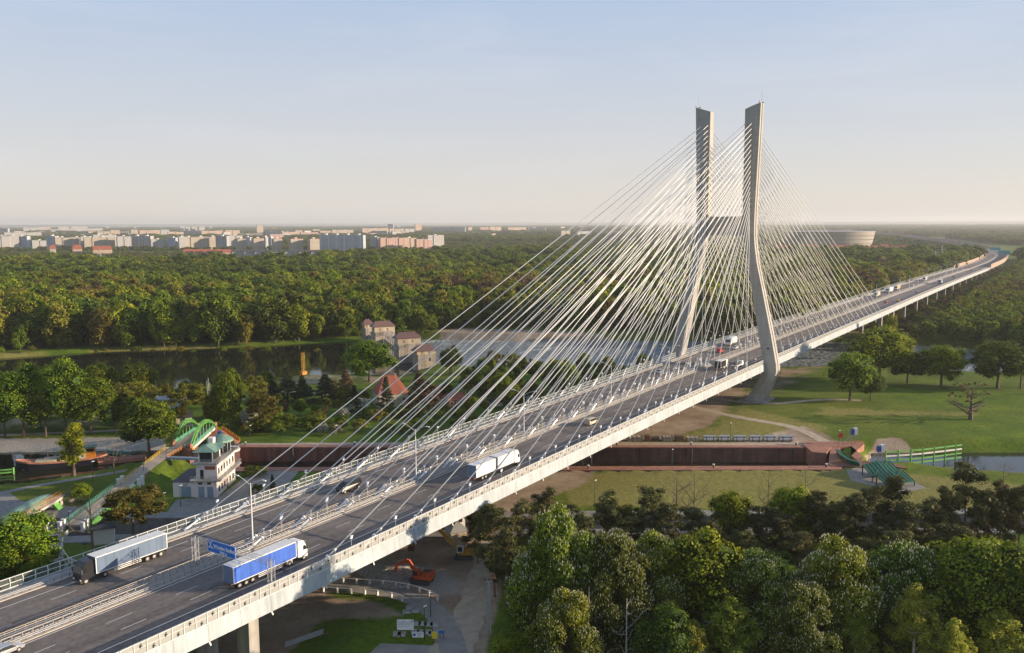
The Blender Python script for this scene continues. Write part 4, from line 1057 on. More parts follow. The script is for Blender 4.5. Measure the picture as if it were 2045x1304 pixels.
# steel green trays stored on the meadow
def tray(pl, label, tilt):
    c = sum(pl, Vector())/4; t = empty('storage_canopy', c, 0, label, 'canopy')
    z = [2.6+tilt, 2.8, 1.3, 1.2]
    b = MB(); up = [Vector((p.x, p.y, -16+h)) for p, h in zip(pl, z)]
    mid = [(up[0]+up[1])/2+Vector((0, 0, .5)), (up[3]+up[2])/2+Vector((0, 0, .5))]
    b.add([up[0], mid[0], up[1], up[2], mid[1], up[3]]+[v-Vector((0, 0, .25)) for v in (up[0], mid[0], up[1], up[2], mid[1], up[3])], [(0, 1, 4, 5), (1, 2, 3, 4), (6, 11, 10, 7), (7, 10, 9, 8), (0, 6, 7, 1), (1, 7, 8, 2), (2, 8, 9, 3), (3, 9, 10, 4), (4, 10, 11, 5), (5, 11, 6, 0)])
    tb_(t, b, 'roof_sheet', 'green_dark'); b = MB()
    for k in range(9):
        f = k/8; a = up[0]+(up[1]-up[0])*f; e = up[3]+(up[2]-up[3])*f; h_ = .5*(1-abs(2*f-1)); b.beam(a+Vector((0, 0, .08+h_)), e+Vector((0, 0, .08+h_)), .1)
    b.beam(up[3]+Vector((0, 0, .3)), up[1]+Vector((0, 0, .5)), .18); tb_(t, b, 'rib', 'green_dark')
    for p in up: b = MB(); b.beam((p.x, p.y, -16), p, .28); tb_(t, b, 'leg', 'green_dark')
tray([gp(1722, 948, -16), gp(1775, 938, -16), gp(1797, 951, -16), gp(1742, 962, -16)], 'dark green ribbed steel canopy with diagonal bar standing on the meadow', .4)
tray([gp(1750, 968, -16), gp(1800, 958, -16), gp(1826, 970, -16), gp(1775, 982, -16)], 'smooth dark green curved canopy behind a pine tree', 0)
# grey pontoon pipes and crates along the far lock bank
Lp = [(1226, 1246, 'crate'), (1250, 1284, 'crate'), (1286, 1300, 'crate'), (1300, 1318, 'crate'), (1320, 1345, 'crate'), (1346, 1366, 'crate'), (1368, 1398, 'crate'), (1402, 1430, 'pipe'), (1432, 1458, 'pipe'), (1462, 1490, 'pipe'), (1494, 1520, 'pipe'), (1522, 1550, 'pipe'), (1553, 1584, 'pipe')]
for k, (x0, x1, kd) in enumerate(Lp):
    a, c = gp(x0, 880), gp(x1, 880); L_ = (c-a).length; m_ = (a+c)/2; rz = math.atan2(c.y-a.y, c.x-a.x)
    if kd == 'pipe':
        t = empty('pipe_stack', m_, rz, 'bundle of pale grey pipes on the lock bank, %s from the right' % ORD[len(Lp)-1-k], 'pipe stack', 'pipe bundles on the lock bank'); b = MB()
        for j, (yy, zz) in enumerate(((-.9, .6), (.4, .6), (-.25, 1.5))): b.tube([(-L_/2+.3, yy, zz), (L_/2-.3, yy, zz)], .55, 10)
        b.build('pipes', MT['galv'], t)
        for xx in (-L_/4, L_/4): box_obj('rack', MT['dark_steel'], t, (xx-.12, xx+.12, -1.7, 1.2, 0, .12), (xx-.1, xx+.1, -1.8, -1.6, 0, 1.9), (xx-.1, xx+.1, 1.1, 1.3, 0, 1.9))
    else:
        t = empty('crate', m_, rz, 'weathered %s crate stored on the lock bank, %s from the left of the row' % (['brown', 'grey', 'rust-coloured', 'dark', 'grey', 'pale', 'grey'][k], ORD[k]), 'crate', 'crates on the lock bank')
        mm = ['wood', 'wood_pale', 'lock_red_light', 'dark_steel', 'wood_pale', 'wood', 'wood_pale'][k]; b = MB(); b.bb(-L_/2+.3, L_/2-.3, -1.3, 1.3, .1, 1.3+.3*(k % 3)); b.build('box', MT[mm], t, bevel=.05)
        b = MB()
        for xx in np.linspace(-L_/2+.5, L_/2-.5, 4): b.bb(xx-.08, xx+.08, -1.36, 1.36, 0, 1.35+.3*(k % 3))
        b.build('battens', MT['wood'], t)
# bollards on the lock edges
bol = empty('bollard', (0, 0, 0)); b = MB(); b.tube([(0, 0, 0), (0, 0, .9)], .28, 8); b.build('post', MT['dark_steel'], bol); b = MB(); b.tube([(0, 0, .9), (0, 0, 1.15)], .36, 8); b.build('cap', MT['white_paint'], bol)
for k, (x, y) in enumerate([(1650, 933), (1425, 934), (1175, 936), (1232, 889), (1380, 889), (1590, 889), (708, 889), (490, 889), (860, 937)]):
    o = bol if k == 0 else copy_tree(bol); o.location = gp(x, y, -15.88); tag(o, 'small dark mooring bollard with white cap on the red lock wall', 'bollard', 'bollards along the red lock')
# ---- green lattice-arch footbridge
Z0 = -12.45
A1, A2, B1, B2 = gp(346, 887, Z0), gp(397, 854, Z0), gp(381, 896, Z0), gp(430, 852, Z0)
ab = empty('arch_footbridge', (A1+B2)/2, 0, 'green footbridge with two lattice arches over the lock entrance', 'footbridge')
b = MB(); b.add([A1, B1, B2, A2]+[p-Vector((0, 0, .5)) for p in (A1, B1, B2, A2)], [(0, 1, 2, 3), (7, 6, 5, 4), (0, 4, 5, 1), (1, 5, 6, 2), (2, 6, 7, 3), (3, 7, 4, 0)]); tb_(ab, b, 'deck', 'path_sand')
for a, c in ((A1, A2), (B1, B2)):
    b = MB(); n = 16; lo = []; hi = []
    for k in range(n+1):
        f = k/n; x = a+(c-a)*f; h = 4*f*(1-f); lo.append(x+Vector((0, 0, 4.3*h+.1))); hi.append(x+Vector((0, 0, 5.1*h+.25)))
    for s_ in (-.35, .35):
        off = Vector((0, 0, 1)).cross((c-a).normalized())*s_
        b.tube([p+off for p in lo], .13, 5); b.tube([p+off for p in hi], .13, 5)
        for k in range(n): b.beam(lo[k]+off, hi[k+1]+off, .12); b.beam(hi[k]+off, lo[k]+off, .12)
    tb_(ab, b, 'arch', 'green_light')
    b = MB()
    for k in range(2, n-1, 2): x = a+(c-a)*(k/n); b.beam(x, lo[k], .16)
    tb_(ab, b, 'hanger', 'green_light')
    b = MB(); railing(b, [a, c], 1.15, 2, .04, 1.5); x0, x1 = a, c; b.add([x0+Vector((0, 0, .1)), x1+Vector((0, 0, .1)), x1+Vector((0, 0, 1.0)), x0+Vector((0, 0, 1.0))], [(0, 1, 2, 3)]); tb_(ab, b, 'railing', 'green_teal')
    b = MB(); b.beam(a-Vector((0, 0, .5)), c-Vector((0, 0, .5)), .3, .7); tb_(ab, b, 'girder', 'white_paint')
for nm, pl in (('near', (A1, B1)), ('far', (A2, B2))):
    d = (pl[1]-pl[0]); m_ = (pl[0]+pl[1])/2; b = MB(); b.box((m_.x, m_.y, -15.6), (d.length+1, 1.6, 6.3), math.atan2(d.y, d.x)); tb_(ab, b, 'abutment', 'lock_red_light')
    for p in pl: b = MB(); b.box((p.x, p.y, Z0+.7), (.9, .9, 1.9)); tb_(ab, b, 'pillar', 'lock_red_light')
# stairs down both flanks, orange sided
def stairs(a, c, label):
    t = empty('stairs', a, 0, label, 'stairs'); n = 14; d = (c-a); b = MB(); hd = Vector((d.x, d.y, 0)).normalized(); w = hd.cross(Vector((0, 0, 1)))*1.1
    for k in range(n): p = a+d*((k+.5)/n); b.box((p.x, p.y, p.z-.4), (Vector((d.x, d.y, 0)).length/n+.05, 2.2, .8), math.atan2(d.y, d.x))
    tb_(t, b, 'steps', 'lock_red_light')
    for s_ in (-1, 1): b = MB(); b.beam(a+w*s_+Vector((0, 0, .1)), c+w*s_+Vector((0, 0, .1)), .3, .7); railing(b, [a+w*s_, c+w*s_], 1.2, 2, .05, 1.5); tb_(t, b, 'side_rail', 'rail_orange')
stairs(gp(440, 858, Z0), gp(474, 882, -15.8), 'orange-railed stairs descending from the far end of the green arch footbridge')
stairs(gp(388, 898, Z0), gp(412, 912, -15.8), 'orange-railed stairs descending beside the control tower from the arch footbridge')
# approach path with yellow rails
ribbon('path', [Vector((*gp(150, 1036, -15.2)[:2], -15.2)), Vector((*gp(262, 957, -13.3)[:2], -13.3)), Vector((*gp(340, 899, -12.5)[:2], -12.5)), Vector((*gp(364, 889, -12.45)[:2], -12.45))], 4.6, .12, 'path_sand')
def yrail(pts, m, label):
    b = MB(); railing(b, pts, 1.15, 3, .045, 1.6); o = b.build('railing', MT[m]); tag(o, label, 'railing')
yrail([gp(240, 968, -13.2), gp(273, 941, -13.0)], 'rail_yellow', 'yellow handrail on the left of the path above the green footbridge')
yrail([gp(291, 928, -12.9), gp(331, 898, -12.5)], 'rail_yellow', 'yellow handrail leading up to the arch footbridge')
yrail([gp(284, 962, -13.3), gp(298, 951, -13.2)], 'lock_red_light', 'short pale handrail on the right of the ramp')
yrail([gp(335, 915, -12.8), gp(372, 893, -12.5)], 'rail_orange', 'orange handrail on the right edge of the ramp below the arch footbridge')
b = MB(); a_, c_ = gp(336, 914, -12.8), gp(398, 916, -12.2); 
tg = empty('gangway', a_, 0, 'grey-blue flat gangway linking the ramp to the control tower', 'gangway'); b = MB(); b.beam(a_, c_, 1.6, .6); tb_(tg, b, 'deck', 'door_blue')
b = MB(); b.box((a_.x, a_.y, -14.6), (1.6, 1.6, 3.4)); tb_(tg, b, 'support', 'galv')
# green plate-girder footbridge over the near lock
f0, f1 = gp(150, 1050, -15.2), gp(257, 968, -13.4)
fb_ = empty('girder_footbridge', (f0+f1)/2, 0, 'footbridge with bright green girders and white end posts over the near lock', 'footbridge')
d = (f1-f0).normalized(); w = d.cross(Vector((0, 0, 1))).normalized()*2.6
b = MB(); b.beam(f0, f1, 5.2, .4); tb_(fb_, b, 'deck', 'path_sand')
for s_ in (-1, 1):
    b = MB(); b.beam(f0+w*s_*1.06-Vector((0, 0, .6)), f1+w*s_*1.06-Vector((0, 0, .6)), .25, 1.5)
    for k in range(15): p = f0+(f1-f0)*(k/14)+w*s_*1.06; b.beam(p-Vector((0, 0, 1.3)), p+Vector((0, 0, .2)), .35, .35)
    tb_(fb_, b, 'girder', 'green_light')
    b = MB(); railing(b, [f0+w*s_*1.05+Vector((0, 0, .2)), f1+w*s_*1.05+Vector((0, 0, .2))], 1.3, 3, .035, 1.2); tb_(fb_, b, 'railing', 'green_teal')
    for f_ in (-.06, 0, 1, 1.08):
        p = f0+(f1-f0)*f_+w*s_*1.1; b = MB(); b.box((p.x, p.y, p.z+.3), (.75, .75, 2.2), math.atan2(d.y, d.x)); b.box((p.x, p.y, p.z+1.6), (.9, .9, .2), math.atan2(d.y, d.x)); tb_(fb_, b, 'end_post', 'white_paint')
# lifting sluice: curved teal shell with orange rails
s0, s1 = gp(12, 1048, -14), gp(112, 990, -14)
sl_ = empty('sluice_gate', (s0+s1)/2, 0, 'raised sluice gate with curved teal shell and orange rails at the near lock', 'sluice gate')
d = (s1-s0).normalized(); w = Vector((-d.y, d.x, 0)).normalized(); n = 9; rings = []
for k in range(13):
    f = k/12; c_ = s0+(s1-s0)*f; rr = 2.4*math.sqrt(max(.02, 1-(2*f-1)**2)); rings.append([tuple(c_+w*(math.cos(a)*rr*1.1+1)+Vector((0, 0, math.sin(a)*rr*.8))) for a in np.linspace(0, math.pi, n)])
b = MB(); b.loft(rings); tb_(sl_, b, 'shell', 'copper_roof')
b = MB(); b.beam(s0-w*1.8, s1-w*1.8, 1.8, .6); tb_(sl_, b, 'beam', 'kerb_concrete')
b = MB(); railing(b, [s0-w*1.2+Vector((0, 0, .3)), s1-w*1.2+Vector((0, 0, .3))], 1.1, 2, .05, 3); railing(b, [s0-w*2.6+Vector((0, 0, .3)), s1-w*2.6+Vector((0, 0, .3))], 1.1, 2, .05, 3); tb_(sl_, b, 'railing', 'rail_orange')
for f_ in (.22, .93): p = s0+(s1-s0)*f_-w*1.6; b = MB(); b.box((p.x, p.y, -17.2), (1.3, 1.3, 6), math.atan2(d.y, d.x)); tb_(sl_, b, 'pillar', 'kerb_concrete')
b = MB(); p = s0+(s1-s0)*.78; b.beam(p-w*2, p-w*5+Vector((0, 0, -4)), 2.2, .6); b.beam(p-w*5+Vector((0, 0, -4)), p-w*9+Vector((0, 0, -4.6)), 1.6, .5); tb_(sl_, b, 'lifting_arm', 'green_light')

# ------------------------------------------------------------------ control tower
tw = empty('control_tower', (-208.0, 85.9, ZG), R_(33.8), 'pale pink lock control building with terraces and green copper roofs', 'building')
def tbox(nm, m, *bx): return box_obj(nm, MT[m], tw, *bx)
w1 = tbox('ground_floor', 'plaster_pink', (0, 16, 0, 6.2, 0, 4.6))
tbox('annex', 'plaster_pink', (.4, 13, 6.2, 12, 0, 4.1)); tbox('annex_roof', 'dark_roof', (.2, 13.2, 6.25, 12.2, 4.12, 4.3))
tbox('terrace_slab', 'concrete', (-1, 17.6, -1.4, 6.9, 4.62, 4.95))
w2 = tbox('upper_floor', 'plaster_pink', (.6, 15.6, -.1, 5.6, 4.96, 9.2))
tbox('terrace_slab', 'concrete', (-.4, 17.2, -.9, 6.6, 9.22, 9.5))
b = MB(); b.tube([(15.2, 1.8, 9.0), (15.2, 1.8, 9.5)], 3.6, 20); b.build('round_slab', MT['plaster_white'], tw)
b = MB()
for z, x0, x1, y0, y1 in ((4.95, -.9, 17.5, -1.3, 6.8), (9.5, -.3, 12.5, -.8, 6.5)): railing(b, [(x0, y1, z), (x0, y0, z), (x1, y0, z)], 1.1, 4, .03, 1.2)
ring_ = [(15.2+3.5*math.cos(t_), 1.8+3.5*math.sin(t_), 9.5) for t_ in np.linspace(-2.3, 2.0, 12)]; railing(b, ring_, 1.1, 4, .03, 1.5); b.build('railing', MT['galv'], tw)
tbox('signboard', 'town_red', (.5, .56, .4, 3.2, 7.6, 8.5))
for x0, y0, y1, z0_, z1_ in ((0, 1.0, 2.6, 0, 3), (0, 3.4, 5.0, 0, 3)): d_ = tbox('door', 'door_blue', (x0-.08, x0+.04, y0, y1, z0_+.05, z1_))
tbox('door', 'door_blue', (.3, .45, 7.2, 9.8, .05, 2.9)); tbox('vent', 'galv', (.3, .43, 8, 9.3, 3.1, 3.8)); tbox('door', 'glass_dark', (.5, .65, 3.6, 4.5, 5, 7.5))
for y0 in (1.4, 3.9):
    wn = tbox('window', 'white_paint', (-.07, .03, y0-.1, y0+1.2, 3.55, 4.25)); box_obj('pane', MT['glass_dark'], wn, (-.1, -.075, y0, y0+1.1, 3.62, 4.18))
for k, x0 in enumerate((1.2, 3.6, 5.8, 8.2, 10.6, 13.2)):
    for fl, yy in ((1.2, -.02), (6.2, -.12)):
        if k == 3 and fl < 2: tbox('door', 'groove', (x0, x0+1.1, yy-.06, yy+.03, .05, 2.5)); continue
        wn = tbox('window', 'white_paint', (x0-.1, x0+1.1, yy-.07, yy+.03, fl-.1, fl+1.7)); box_obj('pane', MT['glass_dark'], wn, (x0, x0+1.0, yy-.1, yy-.075, fl, fl+1.6))
cb = tbox('cabin', 'plaster_white', (6.8, 7.6, 1.2, 5.2, 9.5, 12.4), (1.4, 1.6, 1.2, 1.5, 9.5, 12.4), (1.4, 1.6, 4.9, 5.2, 9.5, 12.4)); box_obj('glazing', MT['glass_dark'], cb, (1.65, 6.75, 1.4, 5.0, 9.6, 12.3))
b = MB(); b.gable((4.4, 3.2, 12.4), 6.8, 5.2, 0, 1.5, ov=.7, hip=2.0); rf_ = b.build('roof', MT['copper_roof'], tw); box_obj('chimney', MT['plaster_pink'], rf_, (5.6, 7.6, 2.4, 3.8, 13, 15.0))
b = MB(); b.tube([(12.8, 2.8, 9.5), (12.8, 2.8, 12.6)], 2.7, 14); rc = b.build('round_cabin', MT['glass_dark'], tw)
b = MB()
for t_ in np.linspace(0, 2*math.pi, 12, endpoint=False): x, y = 12.8+2.75*math.cos(t_), 2.8+2.75*math.sin(t_); b.beam((x, y, 9.5), (x, y, 12.6), .14)
b.build('mullions', MT['white_paint'], rc)
b = MB(); b.tube([(12.8, 2.8, 12.5), (12.8, 2.8, 13.0), (12.8, 2.8, 14.7)], [3.7, 3.5, .35], 12); rf2 = b.build('cone_roof', MT['copper_roof'], tw)
b = MB(); b.tube([(12.8, 2.8, 14.6), (12.8, 2.8, 15.3)], .6, 8); b.build('finial', MT['blue_box'], rf2)

# ------------------------------------------------------------------ barge
ba, bb_ = gp(30, 944, ZU), gp(215, 926, ZU); dv = (bb_-ba); L_ = dv.length; rz = math.atan2(dv.y, dv.x); dn = dv.normalized(); nn = Vector((-dn.y, dn.x, 0))
brg = empty('river_barge', (ba+bb_)/2+nn*2.6+Vector((0, 0, .55)), rz, 'old black-hulled salmon and cream river tug moored in the basin', 'boat')
def hull_ring(x, w, z0, z1, fl=.75): return [(x, -w*fl, z0), (x, -w, z1), (x, w, z1), (x, w*fl, z0)]
hx = L_/2; st = [(-hx, .25, .9, 2.6), (-hx+1.2, 1.2, .2, 2.3), (-hx+3.5, 2.2, -.6, 1.9), (-hx+7, 2.6, -.8, 1.5), (0, 2.7, -.8, 1.35), (hx-5, 2.6, -.8, 1.5), (hx-2, 2.0, -.5, 1.8), (hx, 1.0, .3, 2.1)]
b = MB(); b.loft([hull_ring(x, w, z0, z1) for x, w, z0, z1 in st]); b.build('hull', MT['hull_black'], brg)
b = MB(); b.loft([[(x, -w-.06, z1-.2), (x, -w-.06, z1+.3), (x, -w+.15, z1+.3), (x, -w+.15, z1-.2)] for x, w, z0, z1 in st]); b.loft([[(x, w+.06, z1-.2), (x, w+.06, z1+.3), (x, w-.15, z1+.3), (x, w-.15, z1-.2)] for x, w, z0, z1 in st]); b.build('bulwark', MT['barge_salmon'], brg)
b = MB(); b.loft([[(x, -w, z1-.02), (x, -w, z1+.02), (x, w, z1+.02), (x, w, z1-.02)] for x, w, z0, z1 in st]); b.build('deck', MT['barge_salmon'], brg)
box_obj('cargo_hatch', MT['barge_cream'], brg, (-hx+5.5, -1.5, -1.7, 1.7, 1.3, 2.1)); b = MB(); b.tube([(-5, 0, 2.3), (0, 0, 2.3)], .5, 8); b.build('lifeboat', MT['wood_pale'], brg)
dh = box_obj('deckhouse', MT['barge_cream'], brg, (-.5, 6.8, -1.8, 1.8, 1.3, 3.4), (1.2, 5.0, -1.5, 1.5, 3.4, 4.0)); box_obj('deckhouse_door', MT['rust'], dh, (2.2, 2.9, -1.86, -1.8, 1.5, 3.1))
for x0 in (.6, 4.2, 5.6): box_obj('porthole', MT['glass_dark'], dh, (x0, x0+.5, -1.85, -1.8, 2.3, 2.9))
wh = box_obj('wheelhouse', MT['rail_orange'], brg, (6.6, 9.4, -1.3, 1.3, 1.5, 4.9)); box_obj('wheelhouse_window', MT['glass_dark'], wh, (6.9, 9.1, -1.36, -1.3, 3.6, 4.5)); box_obj('wheelhouse_roof', MT['copper_roof'], wh, (6.1, 9.9, -1.8, 1.8, 4.95, 5.15))
b = MB(); b.beam((-1, 0, 2), (2.5, 0, 5.2), .14); b.beam((-4, 0, 2.1), (-4, 0, 4), .1); railing(b, [(0, -1.7, 3.4), (6, -1.7, 3.4)], .8, 2, .03, 1.5); b.build('mast', MT['white_paint'], brg)
p = gp(238, 921, ZU); po = empty('pontoon', p, rz, 'salmon-red pontoon with railings behind the barge stern', 'pontoon'); box_obj('hull', MT['barge_salmon'], po, (-6, 8, -2, 2, -.5, 1)); b = MB(); railing(b, [(-6, -1.9, 1), (8, -1.9, 1)], 1.2, 2, .06, 2); b.build('railing', MT['lock_red_light'], po)

# ------------------------------------------------------------------ weir towers
RZ = math.atan2(-R2.y, -R2.x)+math.pi
def weir_tower(x0, x1, yb, yt, label, roofh=3.2, z=ZU, depth=6.0):
    a, c = gp(x0, yb, z), gp(x1, yb, z); w = (c-a).length; H = pxh((a+c)/2, yt); m = (a+c)/2; fw = Vector((Fv.x, Fv.y, 0)).normalized()
    t = empty('weir_tower', m+fw*depth/2, RZ+.42, label, 'weir tower', 'stone towers of the river weir')
    b = MB(); b.bb(-w/2+1.5, w/2, -depth/2, depth/2, -4, H*.62); b.tube([(-w/2+2.6, 0, -4), (-w/2+2.6, 0, H*.62)], depth/2, 16); b.build('pier', MT['stone_pale'], t)
    b = MB(); b.bb(-w/2+1.0, w/2-.1, -depth/2-.05, depth/2+.05, H*.62+.003, H-roofh); wl = b.build('wall', MT['plaster_cream'], t)
    b = MB(); b.gable((0, 0, H-roofh), w, depth, 0, roofh, ov=.6, hip=3.0); b.build('roof', MT['brown_roof'], t)
    for k in range(2): x = -w/6+k*w/3-.5; wn = box_obj('window', MT['groove'], wl, (x, x+1.0, -depth/2-.12, -depth/2-.06, H*.66, H*.66+1.7)); 
    box_obj('hatch', MT['dark_steel'], t, (w/6, w/6+.9, -depth/2-.1, -depth/2+.05, H*.35, H*.35+1.8)); return t, m, H
W1 = weir_tower(722, 744, 684, 638, 'farthest stone weir tower by the forest bank')
W2 = weir_tower(741, 786, 698, 642, 'second weir tower, joined to the third by an arched steel truss')
W3 = weir_tower(786, 838, 725, 664, 'largest stone weir tower with hipped brown roof')
W4 = weir_tower(824, 868, 739, 689, 'nearest and lowest weir tower standing on the shore')
tb = empty('weir_truss', W2[1], 0, 'dark arched steel truss with lifting gates between two weir towers', 'weir gate')
q0 = gp(768, 698, ZU); q1 = gp(795, 720, ZU); b = MB(); hb = 9.5
for s_ in (-1.6, 1.6):
    off = Vector((Rv.x, Rv.y, 0))*s_; n = 10; top = []; bot = []
    for k in range(n+1): f = k/n; x = q0+(q1-q0)*f+off; bot.append(x+Vector((0, 0, hb))); top.append(x+Vector((0, 0, hb+1.2+2.2*4*f*(1-f))))
    b.tube(top, .14, 4); b.tube(bot, .14, 4)
    for k in range(n): b.beam(bot[k], top[k+1], .12); b.beam(top[k], bot[k], .12)
tb_(tb, b, 'truss', 'galv'); b = MB()
for k in range(1, 8): x = q0+(q1-q0)*(k/8); b.beam(x, x+Vector((0, 0, hb)), .35, .5)
b.beam(q0+Vector((0, 0, 5)), q1+Vector((0, 0, 5)), .6, 3.0); tb_(tb, b, 'lifting_gate', 'concrete_dark')
b = MB(); fw_ = Vector((Fv.x, Fv.y, 0)).normalized()*4
for a_, c_ in ((gp(742, 686, ZU), gp(752, 692, ZU)), (gp(835, 726, ZU), gp(848, 734, ZU))): b.beam(a_+fw_+Vector((0, 0, 1.0)), c_+fw_+Vector((0, 0, 1.0)), 5.5, 9.0)
tb_(tb, b, 'sill', 'stone_pale')
tb = empty('weir_walkway', W4[1], 0, 'grey steel walkway stepping down from the largest weir tower to the lowest', 'walkway'); b = MB()
railing(b, [gp(795, 712, ZU)+Vector((0, 0, 7)), gp(815, 722, ZU)+Vector((0, 0, 9.5)), gp(832, 735, ZU)+Vector((0, 0, 7.5))], 1.6, 2, .08, 1.5); tb_(tb, b, 'railing', 'galv')

# ------------------------------------------------------------------ houses near the water
def house(x0, x1, yb, yt, dep, wallm, roofm, label, rfrac=.42, hip=2.0, z=ZG, rz=RZ+.4, wins=3, cat='house', name='house', chim=True):
    a, c = gp(x0, yb, z), gp(x1, yb, z); w = (c-a).length; m = (a+c)/2; H = pxh(m, yt); fw = Vector((Fv.x, Fv.y, 0)).normalized()
    t = empty(name, m+fw*dep/2, rz, label, cat); h0 = H*(1-rfrac)
    wl = box_obj('wall', MT[wallm], t, (-w/2, w/2, -dep/2, dep/2, -.5, h0))
    b = MB(); b.gable((0, 0, h0), w, dep, 0, H-h0, ov=.5, hip=hip); rf_ = b.build('roof', MT[roofm], t)
    if chim: box_obj('chimney', MT['lock_red_light'], rf_, (w*.15, w*.15+.8, -.4, .4, H-1.2, H+.6))
    for k in range(wins):
        x = -w/2+w*(k+.5)/wins
        wn = box_obj('window', MT['white_paint'], t, (x-.55, x+.55, -dep/2-.06, -dep/2+.02, h0*.45, h0*.45+1.5)); box_obj('pane', MT['glass_dark'], wn, (x-.45, x+.45, -dep/2-.09, -dep/2-.065, h0*.45+.1, h0*.45+1.4))
    return t
house(746, 806, 814, 754, 11, 'plaster_cream', 'red_roof', 'tall cream house with steep red roof behind dark conifers', .55, 4)
house(865, 893, 802, 778, 7, 'plaster_white', 'red_roof', 'small white house with bright red roof behind the stay cables', .55, 0, wins=2)
house(888, 925, 817, 788, 8, 'lock_red', 'red_roof', 'low red brick house right of the small white house', .35, 1, wins=3)
house(972, 1000, 812, 799, 7, 'plaster_white', 'dark_roof', 'white shed with dark roof left of the blue-grey shed', .4, 0, wins=1, chim=False, cat='shed', name='shed')
house(1035, 1072, 808, 792, 8, 'door_blue', 'door_blue', 'blue-grey shed behind the far bridge parapet', .35, 0, wins=1, chim=False, cat='shed', name='shed')
house(213, 247, 821, 799, 7, 'white_paint', 'white_paint', 'white shed under the trees left of the brownish tree', .4, 0, wins=0, chim=False, cat='shed', name='shed')
house(308, 352, 815, 794, 9, 'white_paint', 'galv', 'long white shed behind the big maple tree', .35, 0, wins=0, chim=False, cat='shed', name='shed')
house(344, 374, 850, 826, 8, 'plaster_cream', 'dark_roof', 'low beige building with dark roof behind the arch footbridge', .35, 0, wins=1, chim=False)
house(893, 926, 1088, 1046, 4.5, 'plaster_cream', 'galv', 'small beige pump house with grey pyramid roof under the bridge', .4, 2.6, wins=0, chim=False, cat='pump house', name='pump_house')
house(904, 923, 1052, 1028, 4, 'plaster_pink', 'brown_roof', 'narrow pale house behind the pump house', .25, 1, wins=1, chim=False)
house(184, 222, 1087, 1049, 3.2, 'plaster_white', 'dark_roof', 'small white hut with dark flat roof beside the bridge road', .2, 0, wins=0, chim=False, cat='hut', name='hut')

# ------------------------------------------------------------------ construction yard under the bridge
def excavator(p, rz, body, label, long=False, cabm=None):
    t = empty('excavator', p, rz, label, 'excavator')
    for s_ in (-1, 1):
        b = MB(); pr_ = [(-2.1, .15), (-1.8, 0), (1.8, 0), (2.1, .15), (2.2, .5), (1.9, .9), (-1.9, .9), (-2.2, .5)]
        b.extr(pr_, 1, s_*1.2-.3, s_*1.2+.3); b.build('track', MT['dark_steel'], t)
    b = MB(); b.bb(-2.6, 1.3, -1.35, 1.35, 1.0, 1.9); b.bb(-2.6, -.6, -1.35, 1.35, 1.9, 2.5); b.build('body', MT[body], t, bevel=.12)
    box_obj('engine_cover', MT['dark_steel'], t, (-1.9, -.4, -1.1, .2, 2.5, 2.62))
    c = box_obj('cab', MT[cabm or body], t, (.1, 1.6, .35, 1.35, 1.5, 3.1)); box_obj('cab_window', MT['glass_dark'], c, (1.6, 1.64, .45, 1.25, 1.9, 2.95), (.35, 1.4, 1.35, 1.38, 1.9, 2.95), (.35, 1.4, .31, .35, 2.0, 2.95))
    s_ = 2.6 if long else 1.0
    k0 = Vector((1.2, -.2, 1.8)); k1 = Vector((3.0, -.2, 4.4)) if not long else Vector((6.5, -.2, 7.2)); k2 = Vector((5.4, -.2, 3.3)) if not long else Vector((9.5, -.2, 9.2)); k3 = Vector((6.2, -.2, .9)) if not long else Vector((12.2, -.2, 2.0))
    b = MB(); b.beam(k0, k1, .45, .7); b.beam(k1, k2, .42, .6); b.build('boom', MT[body], t)
    b = MB(); b.beam(k2, k3, .35, .5); b.build('arm', MT[body], t)
    b = MB(); b.tube([k3+Vector((0, -.7, 0)), k3+Vector((0, .7, 0))], .6, 8); b.bb(k3.x-1.0, k3.x-.2, k3.y-.7, k3.y+.7, k3.z-.6, k3.z+.2); b.build('bucket', MT['rust'], t)
    b = MB(); b.beam(k0+Vector((.8, -.35, .2)), (k0+k1)/2+Vector((.3, -.35, .5)), .14); b.beam((k1+k2)/2+Vector((0, 0, .5)), k2+Vector((.2, 0, .6)), .14); b.build('hydraulic_ram', MT['galv'], t); return t
pe = gp(842, 1163); excavator(pe, R_(108), 'excav_orange', 'orange-red crawler excavator parked beside the gravel heap')
pe = gp(928, 1114); excavator(pe, R_(120), 'excav_yellow', 'yellow excavator with white cab and long boom reaching under the bridge', True, 'lamp_head')
# gravel heap
mat('gravel_mat', (.36, .34, .31), .95, .45, 2.2, bump=.6)
b = MB(); c_ = gp(785, 1148); n = 26; vs = []; fs = []; rg = np.random.default_rng(5)
for j in range(9):
    for k in range(n):
        a = 2*math.pi*k/n; r = (1-j/8.5)*(7.5+1.2*math.sin(3*a)+.8*math.sin(5*a+1)); r2 = r*.62
        dx = R2.x*math.cos(a)*r+Fv.x*math.sin(a)*r2*1.4; dy = R2.y*math.cos(a)*r+Fv.y*math.sin(a)*r2*1.4
        vs.append((c_.x+dx+rg.normal()*.12, c_.y+dy+rg.normal()*.12, ZG-.05+1.9*(1-(1-j/8)**1.6)+rg.normal()*.07))
for j in range(8):
    for k in range(n): fs.append((j*n+k, j*n+(k+1) % n, (j+1)*n+(k+1) % n, (j+1)*n+k))
fs.append(tuple(range(8*n, 9*n))); b.add(vs, fs); tag(b.build('gravel_heap', MT['gravel_mat']), 'grey gravel heap left of the orange excavator', 'gravel heap', kind='stuff')
